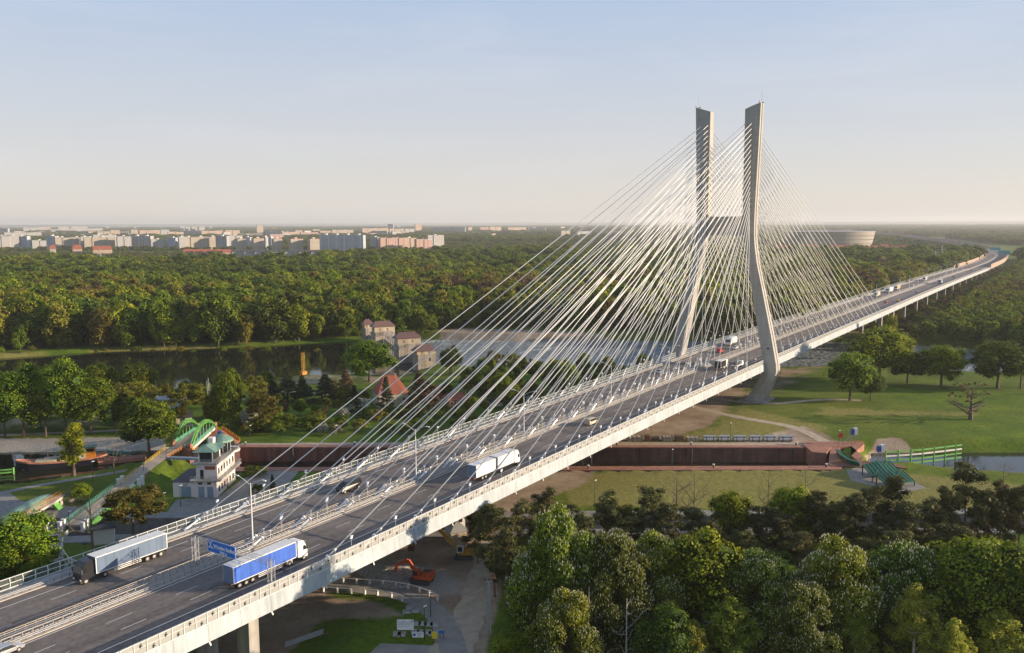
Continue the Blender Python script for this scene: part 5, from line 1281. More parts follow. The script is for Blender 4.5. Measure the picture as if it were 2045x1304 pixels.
# road safety fences of white posts with a rail
def fence(pts, label):
    t = empty('guard_fence', pts[0], 0, label, 'guard fence'); b = MB()
    for a, c in zip(pts, pts[1:]): b.beam(a+Vector((0, 0, 1.05)), c+Vector((0, 0, 1.05)), .12, .16)
    tb_(t, b, 'rail', 'plaster_white')
    for p in pts: b = MB(); b.beam(p, p+Vector((0, 0, 1.1)), .42, .3); tb_(t, b, 'post', 'plaster_white')
fence([gp(x, y) for x, y in ((634, 1161), (659.5, 1163), (685.5, 1164), (712.5, 1166), (738.5, 1167), (765, 1169), (791, 1172), (815.6, 1176), (838, 1183), (857.5, 1190), (874.6, 1199.5))], 'white-posted guard fence between the road bend and the gravel heap')
fence([gp(x, y) for x, y in ((618.6, 1181), (646, 1182), (673.5, 1184), (701, 1185.5), (728.7, 1187), (754, 1189), (781.6, 1194), (803, 1201))], 'white-posted guard fence on the grass side of the road bend')
fence([gp(x, y) for x, y in ((134, 1068), (126, 1082), (124, 1095), (127, 1108), (138, 1123), (165, 1135))], 'white guard fence on the right of the road near the hut')
fence([gp(x, y) for x, y in ((97, 1068), (88, 1074), (78, 1087))], 'short white guard fence left of the road beside the blue container')
# stacked guard rails lying in the grass
a, c = gp(568, 1293), gp(645, 1266); t = empty('guard_rail_stack', a, 0, 'stack of long pale guard rails lying in the grass', 'guard rail stack'); b = MB()
for k in range(4): o_ = Vector((.25*k, .2*k, .12+.1*k)); b.beam(a+o_, c+o_, .35, .09)
tb_(t, b, 'rails', 'galv'); b = MB(); b.beam(a+Vector((1, 1, .05)), a+Vector((1.6, -.4, .05)), .2); b.beam(c, c+Vector((.6, -1, .05)), .2); tb_(t, b, 'battens', 'wood')
# information boards
def board(x, y, yt, w, h, m, label, cat='information board', name='information_board', post='rust', lines=None):
    p = gp(x, y); t = empty(name, p, RZ, label, cat); ht = pxh(p, yt)
    pn = box_obj('panel', MT[m], t, (-w/2, w/2, -.06, .0, ht-h, ht))
    for s_ in (-.3, .3): box_obj('post', MT[post], t, (w*s_-.07, w*s_+.07, .01, .12, -.3, ht-.1))
    return t, pn, ht
t, pn, ht = board(810, 1274, 1237, 3.0, 1.95, 'sign_white', 'large white information board on two posts at the yard entrance')
b = MB()
for k, (y_, w_) in enumerate(((1.45, 2.6), (1.25, 2.5), (1.0, 2.6), (.65, 1.9))): 
    x = -1.3
    while x < -1.3+w_: l_ = rnd.uniform(.12, .3); b.bb(x, min(x+l_, 1.35), -.075, -.062, ht-1.95+y_, ht-1.95+y_+.07); x += l_+.06
b.build('lettering', MT['car_grey'], pn); box_obj('emblem', MT['hull_black'], pn, (-1.35, -1.27, -.075, -.062, ht-.3, ht-.1), (-.45, -.15, -.075, -.062, ht-.34, ht-.24), (1.1, 1.38, -.075, -.062, ht-.36, ht-.18))
t, pn, ht = board(835, 1281, 1262, 2.0, 1.0, 'sign_white', 'smaller white board with dark blue crest, below the large board')
b = MB(); b.prism([(-.9, 0), (-.4, 0), (-.4, -.3), (-.65, -.55), (-.9, -.3)], -.01, .0); 
for v in range(len(b.v)): b.v[v] = (b.v[v][0], -.065+b.v[v][2], ht-.3+b.v[v][1])
b.build('crest', MT['blue_box'], pn); b = MB()
for k in range(4): b.bb(-.2, .85-.1*k, -.075, -.062, ht-.3-.16*k, ht-.25-.16*k)
b.bb(-.85, .8, -.075, -.062, ht-.17, ht-.1); b.build('lettering', MT['car_grey'], pn)
board(868, 1284, 1262, .95, 1.2, 'yellow_plain', 'yellow notice board beside the road barrier')
board(882, 1276, 1259, 1.0, .55, 'sign_blue', 'small blue sign at the road barrier', 'road sign', 'road_sign', 'green_dark')
# slabs of concrete on the ground
for k, (x, y) in enumerate([(832, 1246), (844, 1246), (856, 1247), (867, 1248), (829, 1262), (841, 1263), (853, 1263), (864, 1266), (793, 1266), (802, 1267), (818, 1214), (812, 1222), (830, 1220)]):
    p = gp(x, y); o = box_obj('concrete_slab', MT['concrete'], None, (-.75, .75, -.9, .9, 0, .14)); o.location = p; o.rotation_euler = (0, 0, RZ+.05*(k % 3)); tag(o, 'weathered concrete slab lying on the grass near the information boards', 'concrete slab', 'concrete slabs laid in the grass')
# green lamp posts around the locks
gl = empty('park_lamp', (0, 0, 0)); b = MB(); b.tube([(0, 0, 0), (0, 0, 7)], [.1, .07], 6); b.build('pole', MT['green_dark'], gl); b = MB(); b.box((.3, 0, 7.05), (.8, .25, .15)); b.build('lamp_head', MT['lamp_head'], gl)
GLP = [(67, 1082, 1040, 'beside the blue container'), (140, 1072, 1022, 'at the near end of the girder footbridge'), (186, 962, 922, 'on the grass behind the barge'), (288, 960, 925, 'on the ramp above the girder footbridge'), (334, 926, 895, 'below the gangway'), (361, 1012, 970, 'in front of the control tower annex'), (328, 1018, 985, 'at the left corner of the paved yard'), (500, 884, 850, 'on the far lock bank by the stairs'), (671, 884, 850, 'on the far lock bank among shrubs'), (860, 1232, 1185, 'on the bend of the yard road'), (848, 1278, 1212, 'behind the white boards'), (1300, 884, 850, 'behind the crates'), (1458, 884, 845, 'behind the pipe bundles'), (1675, 893, 860, 'left of the lock head'), (1342, 930, 898, 'in the middle of the near lock bank'), (1164, 935, 900, 'left part of the near lock bank'), (1735, 925, 905, 'between the two gate winches'), (1188, 1010, 960, 'at the edge of the pines')]
for k, (x, y, yt, w_) in enumerate(GLP):
    o = gl if k == 0 else copy_tree(gl); p = gp(x, y); o.location = p; o.scale = (1, 1, max(.4, pxh(p, yt)/7)); tag(o, 'thin green lamp post '+w_, 'lamp post', 'green lamp posts around the locks')
# wooden utility pole with insulators
p = gp(977, 1264); t = empty('utility_pole', p, RZ, 'grey concrete utility pole with crossarm beside the sandy track', 'utility pole'); H = pxh(p, 1160)
b = MB(); b.beam((-.25, 0, 0), (-.12, 0, H), .22, .25); b.beam((.25, 0, 0), (.12, 0, H), .22, .25); b.build('pole', MT['galv'], t); b = MB(); b.beam((-.8, 0, H-.1), (.8, 0, H-.1), .14); b.build('crossarm', MT['galv'], t)
for x in (-.7, 0, .7): b = MB(); b.tube([(x, 0, H-.03), (x, 0, H+.35)], .12, 6); b.build('insulator', MT['dark_steel'], t)
# mast behind the arch bridge, yellow crane mast
p = gp(420, 850); t = empty('antenna_mast', p, 0, 'slender blue-grey antenna mast with three rods behind the arch footbridge', 'mast'); H = pxh(p, 808); b = MB(); b.tube([(0, 0, 0), (0, 0, H)], .22, 6); b.build('pole', MT['blue_box'], t); b = MB()
for x, h in ((-.6, .9), (0, 1), (.55, .8)): b.tube([(x, 0, H), (x, 0, H+10*h)], .06, 5)
b.beam((-.6, 0, H), (.6, 0, H), .1); b.build('antenna_rods', MT['white_paint'], t)
p = gp(606, 748); t = empty('crane_mast', p, 0, 'upright yellow lattice crane mast on the river bank', 'crane'); H = pxh(p, 704); b = MB(); lattice(b, (0, 0, 0), (0, 0, H), 1.1, 12, .09); b.build('lattice', MT['excav_yellow'], t); box_obj('base', MT['rail_orange'], t, (-1.5, 1.5, -1, 1, 0, 1.6))
# containers and boxes left
p = gp(79, 1074); t = empty('container', p, RZ, 'small bright blue container by the sluice gate', 'container'); box_obj('body', MT['blue_box'], t, (-1.1, 1.1, -.9, .9, 0, 1.9)); box_obj('lid', MT['blue_box'], t, (-1.15, 1.15, -.95, .95, 1.92, 2.02))
p = gp(89, 1062); t = empty('cabinet', p, RZ, 'white electric cabinet behind the blue container', 'cabinet'); box_obj('body', MT['white_paint'], t, (-.9, .9, -.6, .6, 0, 2.2)); box_obj('lid', MT['plaster_white'], t, (-.95, .95, -.65, .65, 2.22, 2.32))
p = gp(143, 1003); t = empty('kiosk', p, RZ, 'round pale kiosk with dark conical roof left of the girder footbridge', 'kiosk'); b = MB(); b.tube([(0, 0, 0), (0, 0, 2.4)], .9, 8); b.build('wall', MT['stone_pale'], t); b = MB(); b.tube([(0, 0, 2.4), (0, 0, 3.4)], [1.4, .1], 8); b.build('roof', MT['dark_steel'], t)
p = gp(253, 826); t = empty('portable_toilet', p, RZ, 'blue-green portable toilet under the trees', 'portable toilet'); box_obj('cabin', MT['teal_sign'], t, (-.8, .8, -.8, .8, 0, 2.6)); box_obj('roof', MT['white_paint'], t, (-.85, .85, -.85, .85, 2.62, 2.8))
for x, y, w_ in ((81, 1082, 'left'), (127, 1080, 'right')):
    p = gp(x, y); t = empty('hazard_board', p, RZ, 'black and yellow striped hazard board on the %s side of the road' % w_, 'hazard board'); pn = box_obj('panel', MT['yellow_plain'], t, (-.35, .35, -.03, 0, .8, 2.3)); box_obj('post', MT['galv'], t, (-.05, .05, .01, .08, -.2, 2.2)); b = MB()
    for k in range(3): z = .95+k*.5; b.add([(-.34, -.036, z), (.34, -.036, z+.25), (.34, -.036, z+.45), (-.34, -.036, z+.2)], [(0, 1, 2, 3)])
    b.build('stripes', MT['bird_black'], pn)
p = gp(126, 1073); t = empty('road_sign', p, RZ, 'round white road sign with red rim at the footbridge', 'road sign'); box_obj('post', MT['galv'], t, (-.04, .04, .01, .08, 0, 2.2)); b = MB(); b.tube([(0, -.02, 2.4), (0, .0, 2.4)], .5, 16); rr = b.build('rim', MT['red_plain'], t); b = MB(); b.tube([(0, -.045, 2.4), (0, -.025, 2.4)], .36, 16); b.build('disc', MT['sign_white'], rr)
p = gp(1678, 881); t = empty('road_sign', p, RZ, 'round red sign on the bank by the lock head', 'road sign'); box_obj('post', MT['galv'], t, (-.04, .04, .01, .08, 0, 1.6)); b = MB(); b.tube([(0, -.02, 2.0), (0, .0, 2.0)], .9, 16); b.build('disc', MT['red_plain'], t)
p = gp(932, 1071); t = empty('road_sign', p, RZ, 'round red sign in front of the yellow railing near the pump house', 'road sign'); box_obj('post', MT['galv'], t, (-.04, .04, .01, .08, 0, 1.0)); b = MB(); b.tube([(0, -.02, 1.2), (0, .0, 1.2)], .42, 16); b.build('disc', MT['red_plain'], t)
yrail([gp(930, 1062), gp(962, 1062)], 'rail_yellow', 'yellow railing between the pump house and the pines')
# cyclist on the road
def person_mesh(name, pts, edges, rad, m, parent):
    me_ = bpy.data.meshes.new(name); me_.from_pydata(pts, edges, []); o = bpy.data.objects.new(name, me_); COL.objects.link(o)
    o.modifiers.new('skin', 'SKIN'); sv = me_.skin_vertices[0].data
    for k, r in enumerate(rad): sv[k].radius = (r, r); sv[k].use_root = (k == 0)
    ss = o.modifiers.new('sub', 'SUBSURF'); ss.levels = 1; ss.render_levels = 1
    bpy.context.view_layer.update(); dg = bpy.context.evaluated_depsgraph_get(); m2 = bpy.data.meshes.new_from_object(o.evaluated_get(dg)); bpy.data.objects.remove(o)
    m2.materials.clear(); m2.materials.append(MT[m]); o = bpy.data.objects.new(name, m2); COL.objects.link(o); o.parent = parent; return o
p = gp(115, 1086); 
bk_ = empty('bicycle', p, R_(120), 'dark bicycle on the road below the footbridge', 'bicycle')
for x in (-.52, .52): 
    b = MB(); pts_ = [(x+.34*math.cos(t_), 0, .34+.34*math.sin(t_)) for t_ in np.linspace(0, 2*math.pi, 17)]; b.tube(pts_, .025, 4, cap=False); b.build('wheel', MT['rubber'], bk_)
b = MB()
for a, c in (((-.52, 0, .34), (-.1, 0, .9)), ((-.1, 0, .3), (-.15, 0, .95)), ((-.1, 0, .3), (.42, 0, .85)), ((.52, 0, .34), (.42, 0, 1.05)), ((-.12, 0, .85), (.42, 0, .85)), ((-.52, 0, .34), (-.1, 0, .3))): b.beam(a, c, .035)
b.beam((.42, -.25, 1.05), (.42, .25, 1.05), .03); b.build('frame', MT['dark_steel'], bk_); box_obj('saddle', MT['rubber'], bk_, (-.28, -.02, -.07, .07, .95, 1.0))
pp = empty('person', p, R_(120), 'person in dark clothes riding a bicycle on the road below the footbridge', 'person')
J = [(-.15, 0, 1.02), (.0, 0, 1.25), (.15, 0, 1.48), (.2, 0, 1.6), (.24, 0, 1.73), (.13, .2, 1.45), (.3, .24, 1.22), (.42, .22, 1.08), (.13, -.2, 1.45), (.3, -.24, 1.22), (.42, -.22, 1.08), (-.13, .1, 1.0), (.22, .12, .78), (.0, .12, .36), (.1, .12, .3), (-.13, -.1, 1.0), (.2, -.12, .92), (.02, -.12, .5), (.12, -.12, .46)]
E_ = [(0, 1), (1, 2), (2, 3), (3, 4), (2, 5), (5, 6), (6, 7), (2, 8), (8, 9), (9, 10), (0, 11), (11, 12), (12, 13), (13, 14), (0, 15), (15, 16), (16, 17), (17, 18)]
person_mesh('body', J, E_, [.16, .15, .17, .06, .1, .07, .05, .04, .07, .05, .04, .1, .075, .055, .05, .1, .075, .055, .05], 'cloth_dark', pp)
b = MB(); b.tube([(.22, 0, 1.7), (.27, 0, 1.86)], [.11, .07], 8); b.build('helmet', MT['cloth_red'], pp)
# power pylons over the far woods
def power_pylon(x, yb, yt, label):
    p = gp(x, yb); H = pxh(p, yt); t = empty('power_pylon', p, RZ, label, 'power pylon'); b = MB()
    for i, j in ((-1, -1), (1, -1), (1, 1), (-1, 1)):
        b.beam((i*3, j*3, 0), (i*.6, j*.6, H*.7), .35); b.beam((i*.6, j*.6, H*.7), (i*.3, j*.3, H), .3)
    for k in range(9):
        z = H*k/10; z2 = H*(k+1)/10; w = 3-2.4*min(1, z/(H*.7)); w2 = 3-2.4*min(1, z2/(H*.7))
        for s_ in (-1, 1): b.beam((-w, s_*w, z), (w2, s_*w2, z2), .2); b.beam((w, s_*w, z), (-w2, s_*w2, z2), .2)
    b.build('tower', MT['galv'], t); b = MB()
    for z, w in ((.7, 6), (.82, 7.5), (.93, 5)): b.beam((-w, 0, H*z), (w, 0, H*z), .35)
    b.build('crossarm', MT['galv'], t)
power_pylon(1866, 545, 500, 'left one of two lattice power pylons rising from the woods behind the bridge'); power_pylon(1879, 535, 490, 'right one of two lattice power pylons rising from the woods behind the bridge'); power_pylon(201, 520, 497, 'lattice power pylon on the far edge of the forest below the apartment blocks')

# ------------------------------------------------------------------ vehicles (built pointing along +x, origin on the road under the middle)
def wheel(t, x, y, r=.5, w=.3, name='wheel'):
    b = MB(); b.tube([(x, y-w/2, r), (x, y+w/2, r)], r, 14); tyre = b.build(name, MT['rubber'], t)
    s = 1 if y > 0 else -1; b = MB(); b.tube([(x, y+s*(w/2+.01), r), (x, y+s*(w/2-.06), r)], r*.55, 10); b.build('rim', MT['rim'], tyre)
def lorry(u, v, drive, boxL, boxm, cabm, label, roofm='truck_white', H=4.0, kind='semi', sidem=None, rearm='truck_silver', name='lorry', cabH=3.7):
    """drive +1 towards +u, -1 towards -u; u is the middle"""
    tot = boxL+2.6; t = empty(name, (u, v, dz(u)+.02), 0 if drive > 0 else math.pi, label, 'lorry')
    sl_ = (dz(u+5)-dz(u-5))/10; t.rotation_euler[1] = -math.atan(sl_)*drive
    x0 = -tot/2; x1 = x0+boxL
    b = MB(); b.bb(x0, x1, -1.27, 1.27, 1.15, H); body = b.build('trailer', MT[sidem or boxm], t, bevel=.03)
    box_obj('trailer_roof', MT[roofm], body, (x0, x1, -1.275, 1.275, H+.003, H+.05))
    box_obj('rear_door', MT[rearm], body, (x0-.03, x0-.005, -1.2, 1.2, 1.25, H-.1))
    b = MB()
    for x in (x0+.06, x1-.06):
        for y in (-1.29, 1.29): b.bb(x-.07, x+.07, y-.02, y+.02, 1.15, H)
    for y in (-1.29, 1.29): b.bb(x0, x1, y-.02, y+.02, H-.1, H); b.bb(x0, x1, y-.02, y+.02, 1.15, 1.28)
    b.build('trailer_frame', MT['truck_white'], body)
    box_obj('chassis', MT['chassis_dirty'], t, (x0+.1, x1+1.5, -.5, .5, .75, 1.12), (x0-.02, x0+.1, -1.2, 1.2, .55, .8))
    ns = box_obj('side_guard', MT['white_paint' if boxL > 10 else 'chassis_dirty'], t, (x0+5.2, x1-3.2, -1.22, -1.15, .5, .62), (x0+5.2, x1-3.2, -1.22, -1.15, .8, .92), (x0+5.2, x1-3.2, 1.15, 1.22, .5, .62), (x0+5.2, x1-3.2, 1.15, 1.22, .8, .92)) if boxL > 10 else None
    c0 = x1+.35; c1 = c0+2.2
    prof = [(c0, .9), (c1, .55), (c1+.12, 1.2), (c1+.05, 1.9), (c1-.35, 3.0), (c1-.8, cabH), (c0+.1, cabH+.15), (c0, 3.2)]
    b = MB(); b.extr(prof, 1, -1.24, 1.24); cab = b.build('cab', MT[cabm], t, bevel=.06)
    b = MB(); b.add([(c1+.1, -1.1, 1.95), (c1+.1, 1.1, 1.95), (c1-.27, 1.1, 2.95), (c1-.27, -1.1, 2.95)], [(0, 1, 2, 3)]); b.build('windscreen', MT['glass_dark'], cab)
    for s in (-1, 1):
        b = MB(); y = s*1.255; b.add([(c1-.15, y, 1.95), (c1-.95, y, 1.95), (c1-.95, y, 2.75), (c1-.42, y, 2.75)], [(0, 1, 2, 3)]); b.build('side_window', MT['glass_dark'], cab)
        box_obj('mirror', MT['dark_steel'], cab, (c1-.1, c1+.1, min(s*1.3, s*1.5), max(s*1.3, s*1.5), 2.0, 2.75)); box_obj('headlight', MT['lamp_head'], cab, (c1+.08, c1+.16, s*.95-.2, s*.95+.2, .75, 1.0))
        box_obj('tail_light', MT['red_plain'], t, (x0-.06, x0-.025, s*1.0-.2, s*1.0+.2, .6, .75))
    box_obj('bumper', MT['chassis_dirty'], cab, (c1-.1, c1+.15, -1.22, 1.22, .35, .68)); box_obj('fuel_tank', MT['galv'], t, (x1-2.2, x1-.9, -1.2, -.6, .45, 1.05))
    for x in ([x0+1.3, x0+2.65, x0+4.0] if boxL > 10 else [x0+1.6]):
        for s in (-1, 1): wheel(t, x, s*1.05)
    for x in (x1-1.6, c1-.75) if kind == 'semi' else (c1-.75,):
        for s in (-1, 1): wheel(t, x, s*1.05)
    return t
def road_train(u, v, label):
    t = empty('road_train', (u, v, dz(u)+.02), 0, label, 'lorry')
    for nm, x0, x1 in (('trailer', -9.2, -1.4), ('cargo_box', -.5, 6.6)):
        b = MB(); b.bb(x0, x1, -1.27, 1.27, 1.1, 4.0); body = b.build(nm, MT['truck_white'], t, bevel=.05)
        box_obj('rear_door', MT['truck_silver'], body, (x0-.03, x0-.005, -1.2, 1.2, 1.2, 3.9)); box_obj('lower_rail', MT['galv'], body, (x0, x1, -1.29, -1.27, 1.1, 1.2), (x0, x1, -1.29, -1.27, 3.9, 4.0))
        box_obj('chassis', MT['chassis_dirty'], t, (x0, x1+.9, -.5, .5, .7, 1.08))
    prof = [(6.9, .9), (9.1, .55), (9.22, 1.2), (9.15, 1.9), (8.8, 3.0), (8.3, 3.8), (7.0, 4.0)]
    b = MB(); b.extr(prof, 1, -1.24, 1.24); cab = b.build('cab', MT['truck_white'], t, bevel=.06)
    b = MB(); b.add([(9.2, -1.1, 1.95), (9.2, 1.1, 1.95), (8.83, 1.1, 2.95), (8.83, -1.1, 2.95)], [(0, 1, 2, 3)]); b.build('windscreen', MT['glass_dark'], cab)
    for s in (-1, 1): b = MB(); b.add([(8.95, s*1.255, 1.95), (8.15, s*1.255, 1.95), (8.15, s*1.255, 2.75), (8.7, s*1.255, 2.75)], [(0, 1, 2, 3)]); b.build('side_window', MT['glass_dark'], cab); box_obj('headlight', MT['lamp_head'], cab, (9.1, 9.26, s*.95-.2, s*.95+.2, .75, 1.0)); box_obj('tail_light', MT['red_plain'], t, (-9.27, -9.235, s*1.0-.2, s*1.0+.2, .6, .9))
    for x in (-6.6, -5.3, .9, 8.3):
        for s in (-1, 1): wheel(t, x, s*1.05)
CARS = {'car': ([(-2.1, .35), (2.1, .35), (2.15, .7), (1.2, .95), (.45, 1.42), (-1.1, 1.45), (-1.9, 1.0), (-2.15, .9)], 4.3, .86, [(1.1, .95), (.42, 1.38), (-1.05, 1.4), (-1.8, 1.0)]),
        'van': ([(-2.5, .4), (2.4, .4), (2.5, .85), (1.8, 1.15), (1.1, 1.95), (-2.4, 2.0), (-2.55, 1.1)], 5.0, .96, [(1.65, 1.2), (1.02, 1.85), (-2.3, 1.88), (-2.35, 1.2)]),
        'suv': ([(-2.2, .4), (2.2, .4), (2.25, .9), (1.3, 1.12), (.6, 1.7), (-1.8, 1.75), (-2.25, 1.1)], 4.5, .92, [(1.15, 1.14), (.55, 1.64), (-1.75, 1.67), (-2.05, 1.12)])}
def car(u, v, drive, m, label, typ='car', name=None):
    prof, L_, hw, win = CARS[typ]; t = empty(name or typ, (u, v, dz(u)+.02), 0 if drive > 0 else math.pi, label, {'car': 'car', 'van': 'van', 'suv': 'car'}[typ])
    b = MB(); b.extr(prof, 1, -hw, hw)
    n = len(prof); 
    for k in range(len(b.v)):
        x, y, z = b.v[k]; 
        if z > 1.0: b.v[k] = (x, y*.84, z)
    b.build('body', MT[m], t, bevel=.07)
    for s in (-1, 1):
        b = MB(); z0 = win[0][1]
        b.add([(x, s*(hw*(.84 if z > 1.0 else 1)+.012+.04*(1 if z < z0+.05 else 0)), z) for x, z in win], [(0, 1, 2, 3)]); b.build('side_window', MT['glass_dark'], t)
        box_obj('headlight', MT['lamp_head'], t, (L_/2-.1, L_/2+.02, s*hw*.72-.15, s*hw*.72+.15, .6, .75)); box_obj('tail_light', MT['red_plain'], t, (-L_/2-.03, -L_/2+.1, s*hw*.78-.1, s*hw*.78+.1, .75, .95))
        for x in (-L_/2+.8, L_/2-.85): wheel(t, x, s*(hw-.08), .34, .22)
    k = hw*.8; (xa, za), (xb, zb2) = win[0], win[1]
    b = MB(); b.add([(xa+.1, -k, za+.02), (xa+.1, k, za+.02), (xb+.1, k*.9, zb2), (xb+.1, -k*.9, zb2)], [(0, 1, 2, 3)]); b.build('windscreen', MT['glass_dark'], t)
    return t
lorry(-270.3, 30.3, -1, 13.6, 'truck_silver', 'truck_black', 'lorry with black cab and silver-blue tarpaulin trailer beside the far parapet', H=4.0)
lorry(-258.0, 7.2, 1, 13.6, 'truck_blue', 'truck_white', 'lorry with white cab and bright blue curtain trailer below the gantry')
road_train(-189.2, 7.2, 'all-white road train with box trailer on the nearer carriageway')
t = car(-217.6, 27.3, -1, 'car_dark', 'dark purple-black van in the far carriageway behind the first stay cables', 'van'); t.scale = (1.3, 1.15, 1.2)
t = car(-217.6, 27.3, -1, 'car_dark', 'dark car parked by the low beige building behind the arch footbridge'); t.location = gp(350, 856)
car(-135.0, 10.4, 1, 'car_beige', 'beige minibus alone on the nearer carriageway', 'van', 'minibus')
car(-297, 16.0, 1, 'car_silver', 'silver car cut off by the lower left picture corner', 'car')
car(-47.5, 27.6, -1, 'car_silver', 'silver car in the far carriageway left of the pylon', 'car')
car(14.5, 26.3, -1, 'car_red', 'red van in the far carriageway seen between the pylon legs', 'van')
lorry(40, 30.0, -1, 6.5, 'truck_white', 'truck_white', 'white box lorry behind the red van between the pylon legs', kind='rigid', H=3.8)
car(28.5, 24.0, -1, 'car_white', 'white car between the white box lorry and the median', 'car')
t = lorry(-26.5, 10.6, 1, 6.0, 'truck_black', 'truck_white', 'lorry with black box passing the pylon in the nearer carriageway', kind='rigid', H=3.8, rearm='truck_black')
t = empty('flatbed_lorry', (-18.5, 6.8, dz(-18.5)+.02), 0, 'small white flatbed lorry carrying dark equipment beside the black box lorry', 'lorry'); box_obj('bed', MT['truck_white'], t, (-4, 1.6, -1.2, 1.2, .9, 1.2)); b = MB(); b.extr([(1.9, .5), (3.9, .5), (4, 1.3), (3.4, 2.4), (1.9, 2.45)], 1, -1.1, 1.1); b.build('cab', MT['truck_white'], t, bevel=.06); b = MB()
for x in (-3.2, -1.6, 0): b.tube([(x, .2, 1.2), (x, .2, 2.6)], .45, 8); b.beam((x, -.8, 1.2), (x+.6, -.6, 2.4), .2)
b.build('equipment', MT['dark_steel'], t)
for x in (-2.6, 3.0):
    for s in (-1, 1): wheel(t, x, s*1.0, .42)
lorry(362, 26.6, -1, 8, 'cargo_tan', 'truck_white', 'lorry with tan box just beyond the last stay cables', roofm='truck_white')
lorry(416, 27.0, -1, 13, 'truck_white', 'truck_white', 'white lorry between the tan lorry and the yellow-orange lorry')
lorry(450, 27.0, -1, 12, 'cargo_orange', 'truck_white', 'yellow-orange lorry behind two paler lorries beyond the cables')
lorry(600, 26.6, -1, 8, 'truck_white', 'truck_white', 'small white lorry far down the far carriageway', kind='rigid')
lorry(556, 7.0, 1, 10, 'truck_silver', 'truck_white', 'grey box lorry driving away on the nearer carriageway beyond the cables')
for u, v, dr, m, l_ in [(309, 10.6, 1, 'car_red', 'red car just beyond the last stay cable'), (421, 7.2, 1, 'car_grey', 'dark grey car behind the grey box lorry'), (510, 24, -1, 'car_white', 'white car behind the three approaching lorries'), (570, 23.2, -1, 'car_white', 'white car left of the small white far lorry'), (590, 30, -1, 'car_dark', 'dark car beside the small white far lorry'), (327, 5.6, 1, 'cargo_orange', 'orange-yellow car beside the near parapet beyond the cables'), (676, 9.5, 1, 'car_dark', 'dark car far ahead of the grey box lorry'), (720, 24, -1, 'car_white', 'white car where the far carriageway begins to curve'), (755, 27, -1, 'car_silver', 'silver car next to the white car before the curve'), (900, 26, -1, 'car_white', 'leftmost car of the distant queue on the curve'), (930, 24, -1, 'car_red', 'first red car of the distant queue on the curve'), (945, 21.5, -1, 'car_red', 'second red car of the distant queue on the curve'), (850, 10, 1, 'car_dark', 'small dark car near the end of the near parapet')]:
    car(u, v, dr, m, l_)
# blue direction signs over the far curve
for u, v, w_ in ((1420, 8, 'nearer'), (1620, 22, 'farther')):
    q_ = at(u, v); t = empty('direction_sign', q_, 0, '%s teal motorway direction sign over the distant curve' % w_, 'motorway sign'); box_obj('panel', MT['teal_sign'], t, (-.15, .15, -11, 7, 5, 11)); box_obj('post', MT['galv'], t, (-.3, .3, -10.6, -10.2, 0, 5)); box_obj('post', MT['galv'], t, (-.3, .3, 6.2, 6.6, 0, 5))
for k, u in enumerate((150, 260, 370)):
    pass

rg = np.random.default_rng(12)
def scatter(kinds, boxpx, n, hr, label, group, name, wf=1.0):
    """a few look-alike plants inside a measured quadrilateral"""
    (x0, y0, x1, y1) = boxpx
    for k in range(n):
        x = rg.uniform(x0, x1); y = rg.uniform(y0, y1); p = gp(x, y); kd = kinds[k % len(kinds)]; H = rg.uniform(*hr)
        if name.endswith('shrub'): tree(kd, p, H, H/8*wf*rg.uniform(.9, 1.3), label, group, None, name)
        else: tree(kd, p, H, H/20*wf*rg.uniform(.9, 1.2), label, group, None, name)
# ------------------------------------------------------------------ individual trees
G_ = 'flowering horse chestnuts in the foreground'
tpx('chestnut', 1110, 1300, 1033, 150, 'tall flowering chestnut tree with cream candles, leftmost in the foreground belt', 0, 'chestnut_tree', G_)
tpx('chestnut', 1222, 1312, 1070, 135, 'flowering chestnut tree behind the two dead white trees', 2, 'chestnut_tree', G_)
tpx('chestnut', 1305, 1290, 1078, 120, 'darker flowering chestnut between the dead white tree and the bright green one', 0, 'chestnut_tree', G_)
tpx('broad', 1400, 1292, 1068, 150, 'bright green round chestnut with hardly any flowers, centre of the foreground belt', 0, 'chestnut_tree', G_)
tpx('chestnut', 1512, 1312, 1108, 125, 'shaded flowering chestnut right of the bright green one', 2, 'chestnut_tree', G_)
tpx('chestnut', 1668, 1312, 1083, 140, 'pointed flowering chestnut lit on its right, right of the dark gap', 1, 'chestnut_tree', G_)
tpx('chestnut', 1795, 1300, 1090, 135, 'flowering chestnut behind the tall pale birch', 2, 'chestnut_tree', G_)
tpx('broad', 1925, 1310, 1085, 165, 'large plain green maple right of the last flowering chestnut', 1, 'maple_tree')
tpx('broad', 2035, 1330, 1098, 150, 'large green maple cut by the right picture edge', 2, 'maple_tree')
tpx('chestnut', 1595, 1350, 1170, 120, 'low dark flowering chestnut in the gap of the foreground belt', 2, 'chestnut_tree', G_)
tpx('chestnut', 1130, 1370, 1190, 120, 'lowest dark flowering chestnut in front of the leftmost tall one', 0, 'chestnut_tree', G_)
tpx('dark', 1560, 1280, 1130, 90, 'dark green tree in the shaded gap of the foreground belt', 0, 'maple_tree')
tpx('dark', 1330, 1370, 1215, 110, 'dark green tree behind the third dead white tree', 1, 'maple_tree')
tpx('birch', 1450, 1352, 1195, 125, 'pale yellow-green willow in front of the bright green chestnut', 0, 'willow_tree')
tpx('birch', 1822, 1352, 1172, 110, 'tallest pale yellow-green birch in the lower right', 1, 'birch_tree')
tpx('birch', 1706, 1350, 1215, 80, 'small pale birch in front of the pointed chestnut', 2, 'birch_tree')
tpx('birch', 1985, 1360, 1215, 120, 'pale green birch in the lower right corner', 0, 'birch_tree')
tpx('birch', 1900, 1380, 1240, 90, 'low pale birch between the tallest birch and the corner birch', 1, 'birch_tree')
tpx('birch', 1378, 1370, 1240, 80, 'thin pale birch left of the willow', 2, 'birch_tree')
